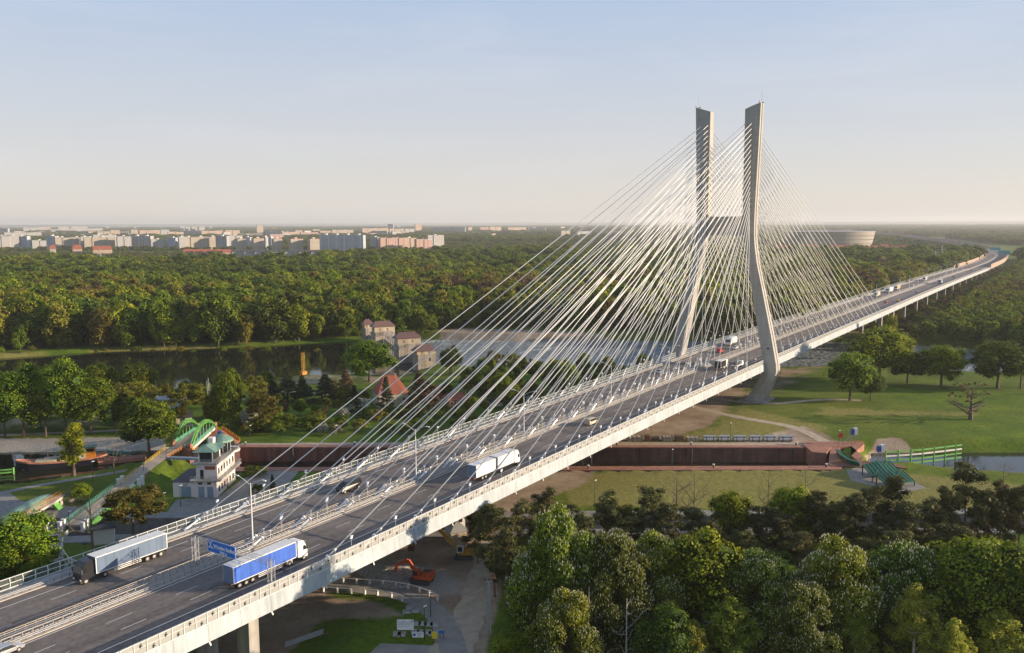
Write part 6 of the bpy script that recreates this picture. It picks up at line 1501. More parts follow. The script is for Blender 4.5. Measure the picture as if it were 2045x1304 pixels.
tpx('fresh', 1025, 1335, 1266, 75, 'small bright yellow-green bush tree at the bottom left of the belt', 0, 'willow_tree')
for k, (x, yb, yt, w_, l_) in enumerate([(1175, 1345, 1172, 60, 'tallest dead white tree, leftmost of three'), (1250, 1350, 1195, 60, 'middle dead white tree of three in front of the chestnuts'), (1320, 1352, 1240, 60, 'smallest dead white tree, rightmost of three')]): tpx('dead', x, yb, yt, w_, l_, k, 'dead_tree', 'dead white trees in the foreground')
pines = [(955, 1125, 1018, 60), (988, 1192, 1008, 70), (1010, 1215, 1060, 50), (1040, 1130, 1005, 60), (1092, 1122, 978, 62), (1128, 1112, 1005, 50), (1160, 1140, 1030, 55), (1212, 1110, 985, 55), (1255, 1120, 1035, 60), (1298, 1108, 978, 60), (1330, 1130, 1010, 60), (1376, 1115, 1015, 55), (1415, 1135, 1045, 60), (1525, 1120, 1010, 60), (1555, 1130, 1030, 60), (1632, 1118, 985, 60), (1668, 1120, 1005, 60), (1705, 1125, 990, 60), (1742, 1118, 975, 55), (1776, 1112, 950, 65), (1812, 1128, 1010, 60), (1850, 1120, 1000, 60), (1885, 1115, 975, 60), (1925, 1110, 932, 75), (1962, 1120, 985, 60), (1995, 1112, 962, 60), (2030, 1118, 970, 60), (1480, 1140, 1060, 60), (1600, 1150, 1065, 70), (1900, 1150, 1050, 70), (1790, 1160, 1060, 60), (1345, 1160, 1060, 60), (1450, 1112, 1020, 55), (1235, 1150, 1065, 60)]
for k, (x, yb, yt, w_) in enumerate(sorted(pines)):
    tpx('pine', x, yb, yt, w_*1.15, 'dark pine in the belt between meadow and chestnuts, %s from the left' % (ORD+['twenty-fifth', 'twenty-sixth', 'twenty-seventh', 'twenty-eighth', 'twenty-ninth', 'thirtieth', 'thirty-first', 'thirty-second', 'thirty-third', 'thirty-fourth'])[k], k % 4, 'pine_tree', 'pines between the meadow and the chestnuts')
tpx('fresh', 1455, 1108, 982, 78, 'bright green maple standing among the pines left of the centre gap', 0, 'maple_tree')
tpx('fresh', 1582, 1105, 972, 84, 'brightest green maple standing among the pines', 1, 'maple_tree')
scatter(['pine'], (1075, 1100, 2050, 1150), 20, (5, 8), 'dense young pine filling the belt under the taller pines', 'young pines in the belt', 'pine_tree', 1.5)
scatter(['olive', 'dark', 'broad'], (1000, 1120, 2050, 1180), 24, (6, 9), 'olive-green tree in the back row behind the chestnuts', 'trees in the back row behind the chestnuts', 'alder_tree', 1.25)
scatter(['broad', 'olive', 'dark', 'fresh'], (300, 785, 560, 850), 22, (5, 10), 'broadleaf tree of the dense grove between the river and the arch footbridge', 'grove between the river and the arch footbridge', 'grove_tree', 1.1)
scatter(['broad', 'olive'], (-40, 800, 300, 860), 16, (7, 12), 'broadleaf tree deep in the left island grove', 'trees deep in the left island grove', 'grove_tree', 1.15)
scatter(['olive', 'broad', 'brownish'], (560, 795, 740, 840), 14, (4, 7), 'small mixed tree in the gardens behind the conifer row', 'small trees in the gardens', 'garden_tree', 1.1)
tpx('olive', 1235, 1100, 1000, 90, 'thin olive tree with sparse leaves in the pine belt', 0, 'alder_tree')
tpx('olive', 1680, 1090, 1000, 70, 'thin olive tree right of the brightest maple', 1, 'alder_tree')
for x, yb, yt, w_, l_ in [(1350, 1062, 925, 75, 'tallest bare tree at the meadow edge'), (1385, 1062, 935, 55, 'bare tree right of the tallest bare one'), (1532, 1062, 930, 50, 'lone bare tree left of the brightest maple'), (1605, 1062, 928, 60, 'bare tree behind the brightest maple'), (2003, 972, 918, 38, 'small bare tree by the canal water')]: tpx('bare', x, yb, yt, w_, l_, None, 'bare_tree', 'bare trees along the meadow edge')
# meadow on the right
for k_, x, yb, yt, w_, l_, n_ in [('broad', 1697, 800, 706, 80, 'broad green tree on the meadow nearest the pylon foot', 'oak_tree'), ('dark', 1738, 800, 738, 46, 'small dark tree right beside the broad one near the pylon', 'oak_tree'), ('broad', 1755, 762, 658, 112, 'largest tree on the meadow by the river', 'oak_tree'), ('poplar', 1775, 700, 626, 26, 'slim poplar in front of the bridge piers', 'poplar_tree'), ('dark', 1812, 765, 702, 66, 'dark tree between the largest and the round olive one', 'oak_tree'), ('fresh', 1879, 772, 690, 80, 'round olive tree at the river on the right meadow', 'oak_tree'), ('dark', 1992, 775, 682, 90, 'dark spreading tree near the right picture edge', 'oak_tree'), ('dark', 2038, 776, 684, 60, 'dark tree cut by the right picture edge on the meadow', 'oak_tree'), ('veteran', 1938, 838, 758, 88, 'gnarled nearly leafless old oak alone on the meadow', 'oak_tree')]: tpx(k_, x, yb, yt, w_, l_, None, n_)
# island on the left and the barge quay
TL = [('poplar', 148, 950, 840, 46, 'narrow bright green tree standing in front of the barge', 'maple_tree'), ('broad', 298, 908, 803, 98, 'big green maple left of the arch footbridge', 'maple_tree'), ('bare', 228, 945, 862, 36, 'thin young bare tree between the barge and the big maple', 'young_tree'),
 ('broad', 48, 872, 736, 98, 'wide green tree at the left edge above the stone bank', 'maple_tree'), ('olive', 92, 872, 765, 60, 'olive tree behind the wide one on the left island', 'maple_tree'), ('broad', 132, 868, 722, 92, 'highest green tree on the left island', 'maple_tree'), ('fresh', 182, 868, 756, 86, 'fresh green tree above the narrow tree and the barge', 'maple_tree'), ('broad', 202, 800, 727, 58, 'round green tree on the river shore, left one', 'maple_tree'), ('broad', 277, 800, 726, 64, 'round green tree on the river shore, right one', 'maple_tree'), ('olive', 266, 840, 762, 96, 'wide brownish-olive tree behind the big maple', 'maple_tree'), ('olive', 372, 842, 762, 80, 'olive tree behind the arch footbridge', 'maple_tree'), ('fresh', 460, 862, 738, 56, 'tall green tree right of the antenna mast', 'maple_tree'), ('fresh', 432, 862, 782, 44, 'shorter fresh tree right behind the antenna mast', 'maple_tree'), ('brownish', 10, 872, 772, 50, 'brown-leaved tree at the left picture edge', 'maple_tree'), ('brownish', 122, 830, 742, 26, 'reddish-brown small tree inside the left grove', 'maple_tree'), ('dark', -20, 868, 745, 80, 'dark tree cut by the left picture edge', 'maple_tree'), ('fresh', 150, 850, 765, 60, 'yellowish tree between the highest and the fresh green tree', 'maple_tree'),
 ('broad', 40, 1178, 1028, 130, 'bright leafy tree at the left edge above the bridge parapet', 'lime_tree'), ('fresh', 5, 1190, 1060, 110, 'leafy tree cut off by the left edge above the parapet', 'lime_tree'), ('fresh', 90, 1195, 1110, 70, 'low bright tree right of the leafy lime trees', 'lime_tree'),
 ('olive', 268, 1090, 968, 118, 'sparse olive tree between the hut and the paved yard', 'alder_tree'), ('bare', 185, 1098, 985, 80, 'thin twisted bare tree beside the hut', 'bare_tree'), ('fresh', 162, 1003, 965, 34, 'small fresh tree beside the round kiosk', 'young_tree')]
for k_, x, yb, yt, w_, l_, n_ in TL: tpx(k_, x, yb, yt, w_, l_, None, n_)
# middle island: conifers, gardens, shrubs
TM = [('spruce', 575, 802, 732, 42, 'dark spruce left of the yellow crane mast', 'spruce_tree'), ('spruce', 605, 805, 748, 36, 'dark spruce right of the yellow crane mast', 'spruce_tree'), ('spruce', 545, 800, 758, 32, 'small dark spruce, leftmost of the garden row', 'spruce_tree'), ('spruce', 650, 802, 746, 46, 'dark spruce in the middle of the garden row', 'spruce_tree'), ('brown_spruce', 692, 806, 738, 48, 'reddish-brown conifer in the garden row', 'conifer_tree'), ('spruce', 708, 822, 768, 26, 'slim bluish conifer left of the cream house', 'conifer_tree'), ('broad', 738, 762, 682, 86, 'big green tree hiding the base of the weir', 'maple_tree'), ('spruce', 772, 822, 750, 30, 'tall dark fir in front of the cream house', 'spruce_tree'), ('brown_spruce', 838, 832, 742, 62, 'large brown conifer right of the cream house', 'conifer_tree'), ('brownish', 856, 828, 760, 44, 'brown tree behind the brown conifer', 'conifer_tree'),
 ('olive', 505, 822, 748, 56, 'olive tree at the left end of the gardens', 'alder_tree'), ('olive', 528, 862, 780, 70, 'olive tree above the far lock bank', 'alder_tree'), ('spruce', 545, 990, 945, 14, 'small dark conifer on the lawn beside the control tower', 'conifer_tree'), ('brownish', 660, 790, 755, 30, 'thin brown tree behind the garden row', 'young_tree')]
for k_, x, yb, yt, w_, l_, n_ in TM: tpx(k_, x, yb, yt, w_, l_, None, n_)
scatter(['shrub'], (500, 840, 660, 878), 16, (3, 6), 'rounded green shrub between the gardens and the far lock bank, left part', 'green shrubs above the lock, left', 'green_shrub', 1.2)
scatter(['olive_shrub'], (490, 835, 760, 876), 12, (3, 5.5), 'olive shrub in the gardens above the lock', 'olive shrubs above the lock', 'olive_shrub', 1.2)
scatter(['shrub'], (680, 820, 930, 872), 22, (2.5, 5), 'rounded green shrub around the cream house and the cables', 'green shrubs above the lock, right', 'green_shrub', 1.2)
scatter(['white_shrub'], (500, 830, 520, 875), 2, (5, 7), 'white-blossoming shrub near the far lamp post', 'white shrubs at the left of the gardens', 'blossoming_shrub')
scatter(['white_shrub'], (630, 820, 770, 870), 5, (3.5, 6), 'white-blossoming shrub in the gardens behind the stays', 'white shrubs in the gardens', 'blossoming_shrub')
scatter(['dark', 'broad', 'olive'], (880, 745, 1060, 815), 16, (8, 15), 'green tree seen between the stays on the middle island', 'trees on the middle island', 'island_tree')
scatter(['broad', 'dark', 'fresh'], (1040, 735, 1300, 790), 20, (8, 15), 'green tree behind the stays left of the far pylon leg', 'trees left of the far pylon leg', 'island_tree')
scatter(['broad', 'olive'], (930, 800, 1090, 860), 9, (5, 9), 'small tree beyond the far parapet among the stays', 'small trees beyond the far parapet', 'garden_tree')
scatter(['shrub', 'olive_shrub'], (1460, 1080, 2045, 1130), 26, (2, 4.5), 'understorey shrub beneath the pines', 'shrubs beneath the pines', 'understorey_shrub', 1.3)
scatter(['shrub'], (1040, 1150, 2045, 1200), 26, (3, 6), 'dark shrub between the pines and the chestnuts', 'shrubs between pines and chestnuts', 'green_shrub', 1.4)
scatter(['shrub', 'olive_shrub'], (0, 702, 720, 706), 18, (2, 4), 'low reed-side bush on the far river bank', 'bushes on the far river bank', 'bank_shrub', 1.4)
scatter(['dark', 'broad', 'fresh'], (2420, 1180, 2900, 1420), 12, (14, 19), 'broadleaf tree continuing the foreground belt to the right', 'belt trees beyond the right edge', 'belt_tree', 1.1)
scatter(['pine'], (2200, 1080, 2800, 1150), 10, (9, 14), 'pine continuing the pine belt to the right', 'pines beyond the right edge', 'pine_tree', 1.3)
scatter(['dark', 'broad'], (1050, 1210, 2045, 1330), 34, (10, 15), 'dark green tree filling the shaded ground between the chestnuts', 'dark trees between the chestnuts', 'undergrowth_tree', 1.25)
scatter(['shrub'], (1000, 1200, 2045, 1330), 40, (3, 6), 'dark undergrowth shrub beneath the chestnuts', 'undergrowth shrubs beneath the chestnuts', 'undergrowth_shrub', 1.5)
tpx('shrub', 509, 948, 931, 44, 'low round shrub on the lawn right of the control tower', 0, 'green_shrub'); tpx('shrub', 516, 985, 968, 34, 'dark shrub beside the far parapet near the control tower', 1, 'green_shrub')

# ------------------------------------------------------------------ forest beyond the river
rf = np.random.default_rng(3)
FWD = np.array([Fv.x, Fv.y]); FWD /= np.linalg.norm(FWD); RGT = np.array([FWD[1], -FWD[0]])
def forest_points(d0, d1, step, half=.78):
    """jittered points between two view distances, wider than the view"""
    out = []
    a = np.arange(d0, d1, step)
    for d in a:
        m = int(2*half*d/step); 
        t = (np.arange(m)-m/2)*step
        pts = np.array([CX, CY])+FWD*(d+rf.uniform(-.45, .45, m)*step)[:, None]+RGT*(t+rf.uniform(-.45, .45, m)*step)[:, None]
        out.append(pts)
    return np.concatenate(out)
def bridge_clear(p):
    v = 18.9+np.interp(p[:, 0], _cu, _cv)
    return (p[:, 1] > v+26) | (p[:, 1] < v-40-np.where(p[:, 0] > 1900, 170, 0))
NORTH = P([(-900, 708), (-200, 700), (0, 700), (200, 692), (380, 688), (500, 683), (610, 676), (722, 672), (780, 664), (840, 668), (930, 650), (1100, 654), (1300, 660), (1460, 668), (1560, 676), (1700, 678), (1800, 680), (1990, 688), (2200, 700), (3200, 730)]) + P([(5000, 518), (2200, 518), (1700, 517), (1400, 515), (1100, 512), (900, 517), (670, 522), (620, 538), (300, 540), (0, 536), (-1500, 530)])
pts = np.concatenate([forest_points(430, 1000, 10.5), forest_points(1000, 2300, 14)])
s = sdf(pts, NORTH); keep = (s < 7) & bridge_clear(pts)
# river bend clearing near the weir and a few glades
for c_, r_ in ((gp(560, 560), 45), (gp(1500, 560), 40)):
    keep &= ((pts-np.array(c_[:2]))**2).sum(1) > r_**2
pts = pts[keep]
dist = np.hypot(pts[:, 0]-CX, pts[:, 1]-CY); o_ = np.argsort(dist); pts = pts[o_]; dist = dist[o_]
ang = (pts-np.array([CX, CY]))@RGT/((pts-np.array([CX, CY]))@FWD)
vis = np.abs(ang) < .62
near_i = np.where(vis)[0][:300]; rest = np.setdiff1d(np.arange(len(pts)), near_i)
big = (np.sin(pts[:, 0]*.011+1.3)*np.cos(pts[:, 1]*.009)+np.sin(pts[:, 0]*.003+pts[:, 1]*.004))*.5   # stands of the same species
def species(i):
    t = big[i]+rf.normal()*.38
    return 2 if t < -.45 else 0 if t < -.05 else 1 if t < .35 else 4 if t < .62 else 3 if t < 1.1 else 5
sp = np.array([species(i) for i in range(len(pts))])
hgt = np.clip(rf.normal(20.2, 4.2, len(pts)), 11, 29)*np.where(sp == 2, 1.05, 1)
# trees on the near side of the viaduct stay below the sight line to the deck
near_side = (pts[:, 1] < -20) & (pts[:, 0] > 150)
lim = 11.5+np.clip(-pts[:, 1]-27, 0, 400)*(62/np.maximum(dist, 300))
hgt = np.where(near_side, np.minimum(hgt, np.maximum(lim, 7)), hgt)
FL = {0: 'mid green', 1: 'mid green', 2: 'dark green', 3: 'olive', 4: 'fresh yellow-green', 5: 'brownish'}
for i in near_i:
    x, y = pts[i]; side = 'left of the weir' if x < 20 else ('right of the bridge' if y < 0 else 'between weir and bridge')
    H = hgt[i]*(1.12 if x < 20 else 1)
    tree('forest', (x, y, ZG), H, H/20*rf.uniform(.85, 1.2), '%s tree in the front rank of the riverside forest, %s' % (FL[sp[i]], side), '%s trees in the front of the forest %s' % (FL[sp[i]], side), int(sp[i]), 'broadleaf_tree')
# the rest of the forest: one object that instances six crowns
def instancer(name, P_, protos, idx, sc, rot, label, cat):
    me = bpy.data.meshes.new(name); me.vertices.add(len(P_)); me.vertices.foreach_set('co', np.asarray(P_, np.float32).ravel())
    for nm, ty, arr in (('pick', 'INT', idx), ('size', 'FLOAT_VECTOR', sc), ('turn', 'FLOAT', rot)):
        a = me.attributes.new(nm, ty, 'POINT'); a.data.foreach_set('vector' if ty == 'FLOAT_VECTOR' else 'value', np.asarray(arr, np.int32 if ty == 'INT' else np.float32).ravel())
    o = bpy.data.objects.new(name, me); COL.objects.link(o)
    coll = bpy.data.collections.new(name+'_crowns')
    for k, me_ in enumerate(protos):
        po = bpy.data.objects.new('crown_%02d' % k, me_); coll.objects.link(po)
    ng_ = bpy.data.node_groups.new(name, 'GeometryNodeTree'); ng_.interface.new_socket('Geometry', in_out='INPUT', socket_type='NodeSocketGeometry'); ng_.interface.new_socket('Geometry', in_out='OUTPUT', socket_type='NodeSocketGeometry')
    N = ng_.nodes; L = ng_.links.new; gi = N.new('NodeGroupInput'); go_ = N.new('NodeGroupOutput')
    m2p = N.new('GeometryNodeMeshToPoints'); iop = N.new('GeometryNodeInstanceOnPoints'); ci = N.new('GeometryNodeCollectionInfo')
    ci.inputs['Collection'].default_value = coll; ci.inputs['Separate Children'].default_value = True; ci.inputs['Reset Children'].default_value = True
    iop.inputs['Pick Instance'].default_value = True
    def na(n_, ty):
        a = N.new('GeometryNodeInputNamedAttribute'); a.data_type = ty; a.inputs['Name'].default_value = n_; return a.outputs['Attribute']
    L(gi.outputs[0], m2p.inputs['Mesh']); L(m2p.outputs['Points'], iop.inputs['Points']); L(ci.outputs['Instances'], iop.inputs['Instance'])
    L(na('pick', 'INT'), iop.inputs['Instance Index']); L(na('size', 'FLOAT_VECTOR'), iop.inputs['Scale'])
    cx = N.new('ShaderNodeCombineXYZ'); L(na('turn', 'FLOAT'), cx.inputs['Z']); L(cx.outputs[0], iop.inputs['Rotation'])
    L(iop.outputs['Instances'], go_.inputs[0])
    md = o.modifiers.new('scatter', 'NODES'); md.node_group = ng_
    return tag(o, label, cat, kind='stuff')
FP = [d['parts'][0][1] for d in TREES['forest']]
n_ = len(rest); H = hgt[rest]/20; wv = H*rf.uniform(.9, 1.25, n_)*np.where(dist[rest] > 1000, 1.25, 1)
instancer('forest', np.c_[pts[rest], np.full(n_, ZG)], FP, sp[rest], np.stack([wv, wv, H], 1), rf.uniform(0, 6.28, n_), 'wide green forest stretching from the far river bank to the city', 'forest')
print('forest', n_)
# low scrub and allotment trees between the forest and the blocks
sp_ = forest_points(1350, 2330, 17, .75); SC_ = P([(5000, 506), (2200, 506), (1100, 504), (600, 505), (-1500, 505), (-1500, 531), (0, 537), (300, 541), (620, 539), (670, 523), (900, 518), (1100, 513), (1400, 516), (2200, 519), (5000, 519)])
sp_ = sp_[(sdf(sp_, SC_) < 0) & bridge_clear(sp_)]; n_ = len(sp_); ds_ = np.hypot(sp_[:, 0]-CX, sp_[:, 1]-CY); H = rf.uniform(.25, .5, n_)*np.where(ds_ > 1600, .5, 1); wv = rf.uniform(.4, .8, n_)
instancer('scrubland', np.c_[sp_, np.full(n_, ZG)], FP, rf.choice([0, 1, 3, 4, 5], n_), np.stack([wv, wv, H], 1), rf.uniform(0, 6.28, n_), 'low scrub and allotment trees between the forest and the apartment blocks', 'scrub')
# thicket under and beside the viaduct
tk = np.c_[rf.uniform(262, 1150, 900), rf.uniform(-30, 14, 900)]; tk = tk[sdf(tk, RIV_DN) > 12]; n_ = len(tk); H = rf.uniform(.12, .3, n_); wv = H*rf.uniform(1.3, 2.4, n_)
instancer('thicket', np.c_[tk, np.full(n_, ZG)], FP, rf.choice([0, 2, 3, 3, 5], n_), np.stack([wv, wv, H], 1), rf.uniform(0, 6.28, n_), 'low thicket growing under and beside the viaduct beyond the river', 'thicket')
# tree belts and groves between the houses out to the horizon
b1 = forest_points(2300, 4200, 26, .75); b2 = forest_points(4200, 14000, 75, .72)
fp_ = np.concatenate([b1, b2]); dd = np.hypot(fp_[:, 0]-CX, fp_[:, 1]-CY)
cl_ = np.sin(fp_[:, 0]*.0023+1)*np.sin(fp_[:, 1]*.0031)+.6*np.sin(fp_[:, 0]*.0071-fp_[:, 1]*.006)+.5*np.sin(fp_[:, 1]*.013+fp_[:, 0]*.003)+rf.normal(size=len(fp_))*.35
fp_ = fp_[(cl_ > -.35) & bridge_clear(fp_)]; dd = np.hypot(fp_[:, 0]-CX, fp_[:, 1]-CY); n_ = len(fp_)
H = rf.uniform(.6, 1.0, n_)*np.where(dd < 3000, .6, 1)
wv = H*np.where(dd > 4200, 4.2, 1.9)*rf.uniform(.8, 1.3, n_)
instancer('distant_woods', np.c_[fp_, np.full(n_, ZG)], FP, rf.choice([0, 1, 2, 2, 3], n_), np.stack([wv, wv*rf.uniform(.6, 1.6, n_), H], 1), rf.uniform(0, 6.28, n_), 'hazy belts of distant woods around the city to the horizon', 'woods')
print('woods', n_)

# ------------------------------------------------------------------ haze
def haze():
    b = MB(); b.bb(-3000, 24000, -15000, 22000, ZG-8, 135)
    o = b.build('haze', MT['concrete']); o.data.materials.clear()
    m = bpy.data.materials.new('haze'); m.use_nodes = True; t = m.node_tree
    for n in list(t.nodes):
        if n.type != 'OUTPUT_MATERIAL': t.nodes.remove(n)
    out = [n for n in t.nodes if n.type == 'OUTPUT_MATERIAL'][0]
    v = t.nodes.new('ShaderNodeVolumePrincipled'); v.inputs['Color'].default_value = (.86, .87, .92, 1); v.inputs['Density'].default_value = .00006; v.inputs['Anisotropy'].default_value = .2
    t.links.new(v.outputs[0], out.inputs['Volume']); o.data.materials.append(m); tag(o, kind='stuff')


# ------------------------------------------------------------------ the city
def facade(name, wall, band, rowh=3.0, colw=3.2):
    """plastered slab with rows of windows"""
    m = bpy.data.materials.new(name); m.use_nodes = True; t = m.node_tree; b = t.nodes['Principled BSDF']; b.inputs['Roughness'].default_value = .8; L = t.links.new
    c = t.nodes.new('ShaderNodeTexCoord'); sx_ = t.nodes.new('ShaderNodeSeparateXYZ'); L(c.outputs['Object'], sx_.inputs[0])
    def frac(src, s, w, off=0.):
        a = t.nodes.new('ShaderNodeMath'); a.operation = 'MULTIPLY_ADD'; a.inputs[1].default_value = 1/s; a.inputs[2].default_value = off; L(src, a.inputs[0])
        f = t.nodes.new('ShaderNodeMath'); f.operation = 'FRACT'; L(a.outputs[0], f.inputs[0]); g = t.nodes.new('ShaderNodeMath'); g.operation = 'LESS_THAN'; g.inputs[1].default_value = w; L(f.outputs[0], g.inputs[0]); return g.outputs[0]
    ad = t.nodes.new('ShaderNodeMath'); ad.operation = 'ADD'; L(sx_.outputs['X'], ad.inputs[0]); L(sx_.outputs['Y'], ad.inputs[1])
    w1_ = frac(sx_.outputs['Z'], rowh, .48, -.3); w2_ = frac(ad.outputs[0], colw, .55); mu = t.nodes.new('ShaderNodeMath'); mu.operation = 'MULTIPLY'; L(w1_, mu.inputs[0]); L(w2_, mu.inputs[1])
    st_ = frac(ad.outputs[0], colw*7, .16)
    x = t.nodes.new('ShaderNodeMix'); x.data_type = 'RGBA'; x.inputs['A'].default_value = (*wall, 1); x.inputs['B'].default_value = (*band, 1); L(st_, x.inputs['Factor'])
    y = t.nodes.new('ShaderNodeMix'); y.data_type = 'RGBA'; y.inputs['B'].default_value = (.1, .11, .13, 1); L(x.outputs['Result'], y.inputs['A']); L(mu.outputs[0], y.inputs['Factor']); L(y.outputs['Result'], b.inputs['Base Color'])
    MT[name] = m
facade('fc_white', (.5, .48, .46), (.5, .5, .52)); facade('fc_cream', (.5, .42, .33), (.5, .42, .34)); facade('fc_blue_shade', (.42, .47, .56), (.6, .6, .62)); facade('fc_pink', (.56, .36, .3), (.48, .25, .2)); facade('fc_grey', (.42, .42, .43), (.3, .3, .32)); facade('fc_peach', (.56, .4, .3), (.6, .44, .3))  # the blue facade has the bluish tone of shaded walls put into its colour
CN = {'fc_white': 'white', 'fc_cream': 'cream', 'fc_blue_shade': 'pale blue', 'fc_pink': 'pinkish', 'fc_grey': 'grey', 'fc_peach': 'peach'}
def block(x0, x1, yt, m, label, yb=499.0, dep=13, roofm='galv', group=None, caps=True, cat='apartment block', turn=0.0, sections=1):
    a, c = gp(x0, yb), gp(x1, yb); w = (c-a).length; mid = (a+c)/2; H = pxh(mid, yt); fw = Vector((Fv.x, Fv.y, 0)).normalized()
    turn = -.3 if m in ('fc_blue_shade', 'fc_grey') else .6; w = w*.97/math.cos(turn)-.3*dep; w = max(w, 10)
    t = empty('apartment_block', mid+fw*dep/2, RZ+turn, label, cat, group)
    b = MB(); n = max(1, sections)
    for k in range(n): o_ = (k % 2)*1.5; b.bb(-w/2+w*k/n+.01, -w/2+w*(k+1)/n-.01, -dep/2-o_, dep/2, 0, H-(k % 2)*1.2)
    b.build('wall', MT[m], t)
    b = MB()
    for k in range(n): o_ = (k % 2)*1.5; b.bb(-w/2+w*k/n-.2, -w/2+w*(k+1)/n+.2, -dep/2-o_-.3, dep/2+.3, H-(k % 2)*1.2+.01, H-(k % 2)*1.2+.7)
    b.build('roof', MT[roofm], t)
    if caps:
        b = MB(); k = max(1, int(w/28))
        for j in range(k): x = -w/2+w*(j+.5)/k; b.bb(x-3, x+3, -3, 3, H+.72, H+3.2)
        b.build('lift_house', MT['plaster_white' if m != 'fc_pink' else 'town_red'], t)
    return t
LR = 'in the left main row of blocks'
BL = [(-40, 24, 471, 'fc_white', 'bright white slab block cut by the left picture edge', 499), (24, 60, 472, 'fc_blue_shade', 'pale bluish block right of the leftmost white slab', 498), (66, 90, 480, 'fc_white', 'low white block between the bluish ones on the left', 496), (92, 116, 471, 'fc_blue_shade', 'grey-blue block left of the long cream slab above the red villa', 498), (116, 160, 474, 'fc_cream', 'long cream slab block above the three red-roofed villas, left one', 499), (161, 176, 473, 'fc_white', 'narrow white end tower in the cream slab row', 499), (176, 235, 474, 'fc_cream', 'long beige slab block above the school with red roof', 499), (190, 226, 469, 'fc_white', 'white slab peeping over the long beige slab', 492), (235, 258, 472, 'fc_white', 'white block right of the long beige slab', 499), (260, 307, 471, 'fc_grey', 'pale grey slab with church spire in front', 498), (302, 327, 478, 'fc_white', 'lower white block at the end of the left row', 499), (334, 355, 475, 'fc_blue_shade', 'blue-grey shaded block starting the middle row', 499), (356, 370, 473, 'fc_white', 'white tower block beside the blue-grey one', 500), (371, 430, 473, 'fc_cream', 'long cream slab of six sections in the middle row', 499), (430, 458, 471, 'fc_grey', 'grey slab between the cream slab and the tower blocks', 499), (458, 481, 470, 'fc_white', 'white block behind the first red-capped tower', 497), (484, 503, 474, 'fc_blue_shade', 'shaded blue block between the first two red-capped towers', 497), (524, 534, 473, 'fc_grey', 'grey block right behind the second red-capped tower', 498), (536, 545, 474, 'fc_blue_shade', 'thin blue block left of the third red-capped tower', 497), (636, 732, 469, 'fc_blue_shade', 'long pale blue slab block with ribbed facade in the centre', 503), (739, 758, 474, 'fc_grey', 'shaded brown-grey block left of the pink slab', 500), (758, 805, 475, 'fc_pink', 'long pink slab block right of the pale blue one', 500), (805, 829, 475, 'fc_peach', 'salmon sections continuing the pink slab', 498), (829, 860, 478, 'fc_pink', 'stepped red and pink block at the right of the slab row', 500), (852, 885, 470, 'fc_white', 'white stepped tower block at the right end of the slab row', 497)]
for x0, x1, yt, m, l_, yb in BL: block(x0, x1, yt, m, l_, yb, sections=max(1, int((x1-x0)/11)))
for x0, x1, yt, l_ in [(471, 489, 477, 'first'), (503, 524, 476, 'second'), (543, 561, 477, 'third'), (577, 602, 477, 'fourth'), (615, 635, 477, 'fifth')]: block(x0, x1, yt, 'fc_cream', 'cream tower block with dark red cap, %s of five from the left' % l_, 505, 18, 'town_red', 'red-capped tower blocks')
def low(x0, x1, yt, yb, wallm, roofm, label, cat='house', hip=3, dep=12, rf_=.45):
    a, c = gp(x0, yb), gp(x1, yb); w = (c-a).length; mid = (a+c)/2; H = pxh(mid, yt); fw = Vector((Fv.x, Fv.y, 0)).normalized(); w *= .95; t = empty('house', mid+fw*dep/2, RZ+.5, label, cat)
    b = MB(); b.bb(-w/2, w/2, -dep/2, dep/2, 0, H*(1-rf_)); b.build('wall', MT[wallm], t); b = MB(); b.gable((0, 0, H*(1-rf_)), w, dep, 0, H*rf_, ov=.8, hip=min(hip, w/2)); b.build('roof', MT[roofm], t)
low(98, 109, 489, 507, 'fc_white', 'red_roof', 'small villa with pointed red roof, leftmost of the three'); low(144, 161, 489, 508, 'fc_peach', 'red_roof', 'villa with large pyramid red roof in the middle'); low(185, 220, 491, 508, 'fc_peach', 'red_roof', 'long school building with red hipped roof', dep=14)
k = 0
for x0, x1, m, rm, l_ in [(365, 384, 'fc_peach', 'red_roof', 'first'), (385, 404, 'fc_peach', 'red_roof', 'second'), (405, 424, 'fc_cream', 'red_roof', 'third'), (425, 442, 'fc_peach', 'red_roof', 'fourth'), (443, 460, 'fc_peach', 'red_roof', 'fifth')]: low(x0, x1, 498, 511, m, rm, 'orange-roofed terrace house before the blocks, %s of five from the left' % l_, hip=0)
for x0, x1, m, l_ in [(461, 484, 'fc_white', 'first'), (485, 506, 'fc_white', 'second'), (507, 530, 'fc_white', 'third'), (531, 557, 'fc_white', 'fourth'), (566, 590, 'fc_white', 'fifth'), (594, 618, 'fc_peach', 'sixth'), (619, 640, 'fc_white', 'seventh'), (641, 661, 'fc_peach', 'eighth')]: low(x0, x1, 499, 515, m, 'dark_roof', 'white terrace with dark mansard roof below the towers, %s from the left' % l_, hip=2, rf_=.28)
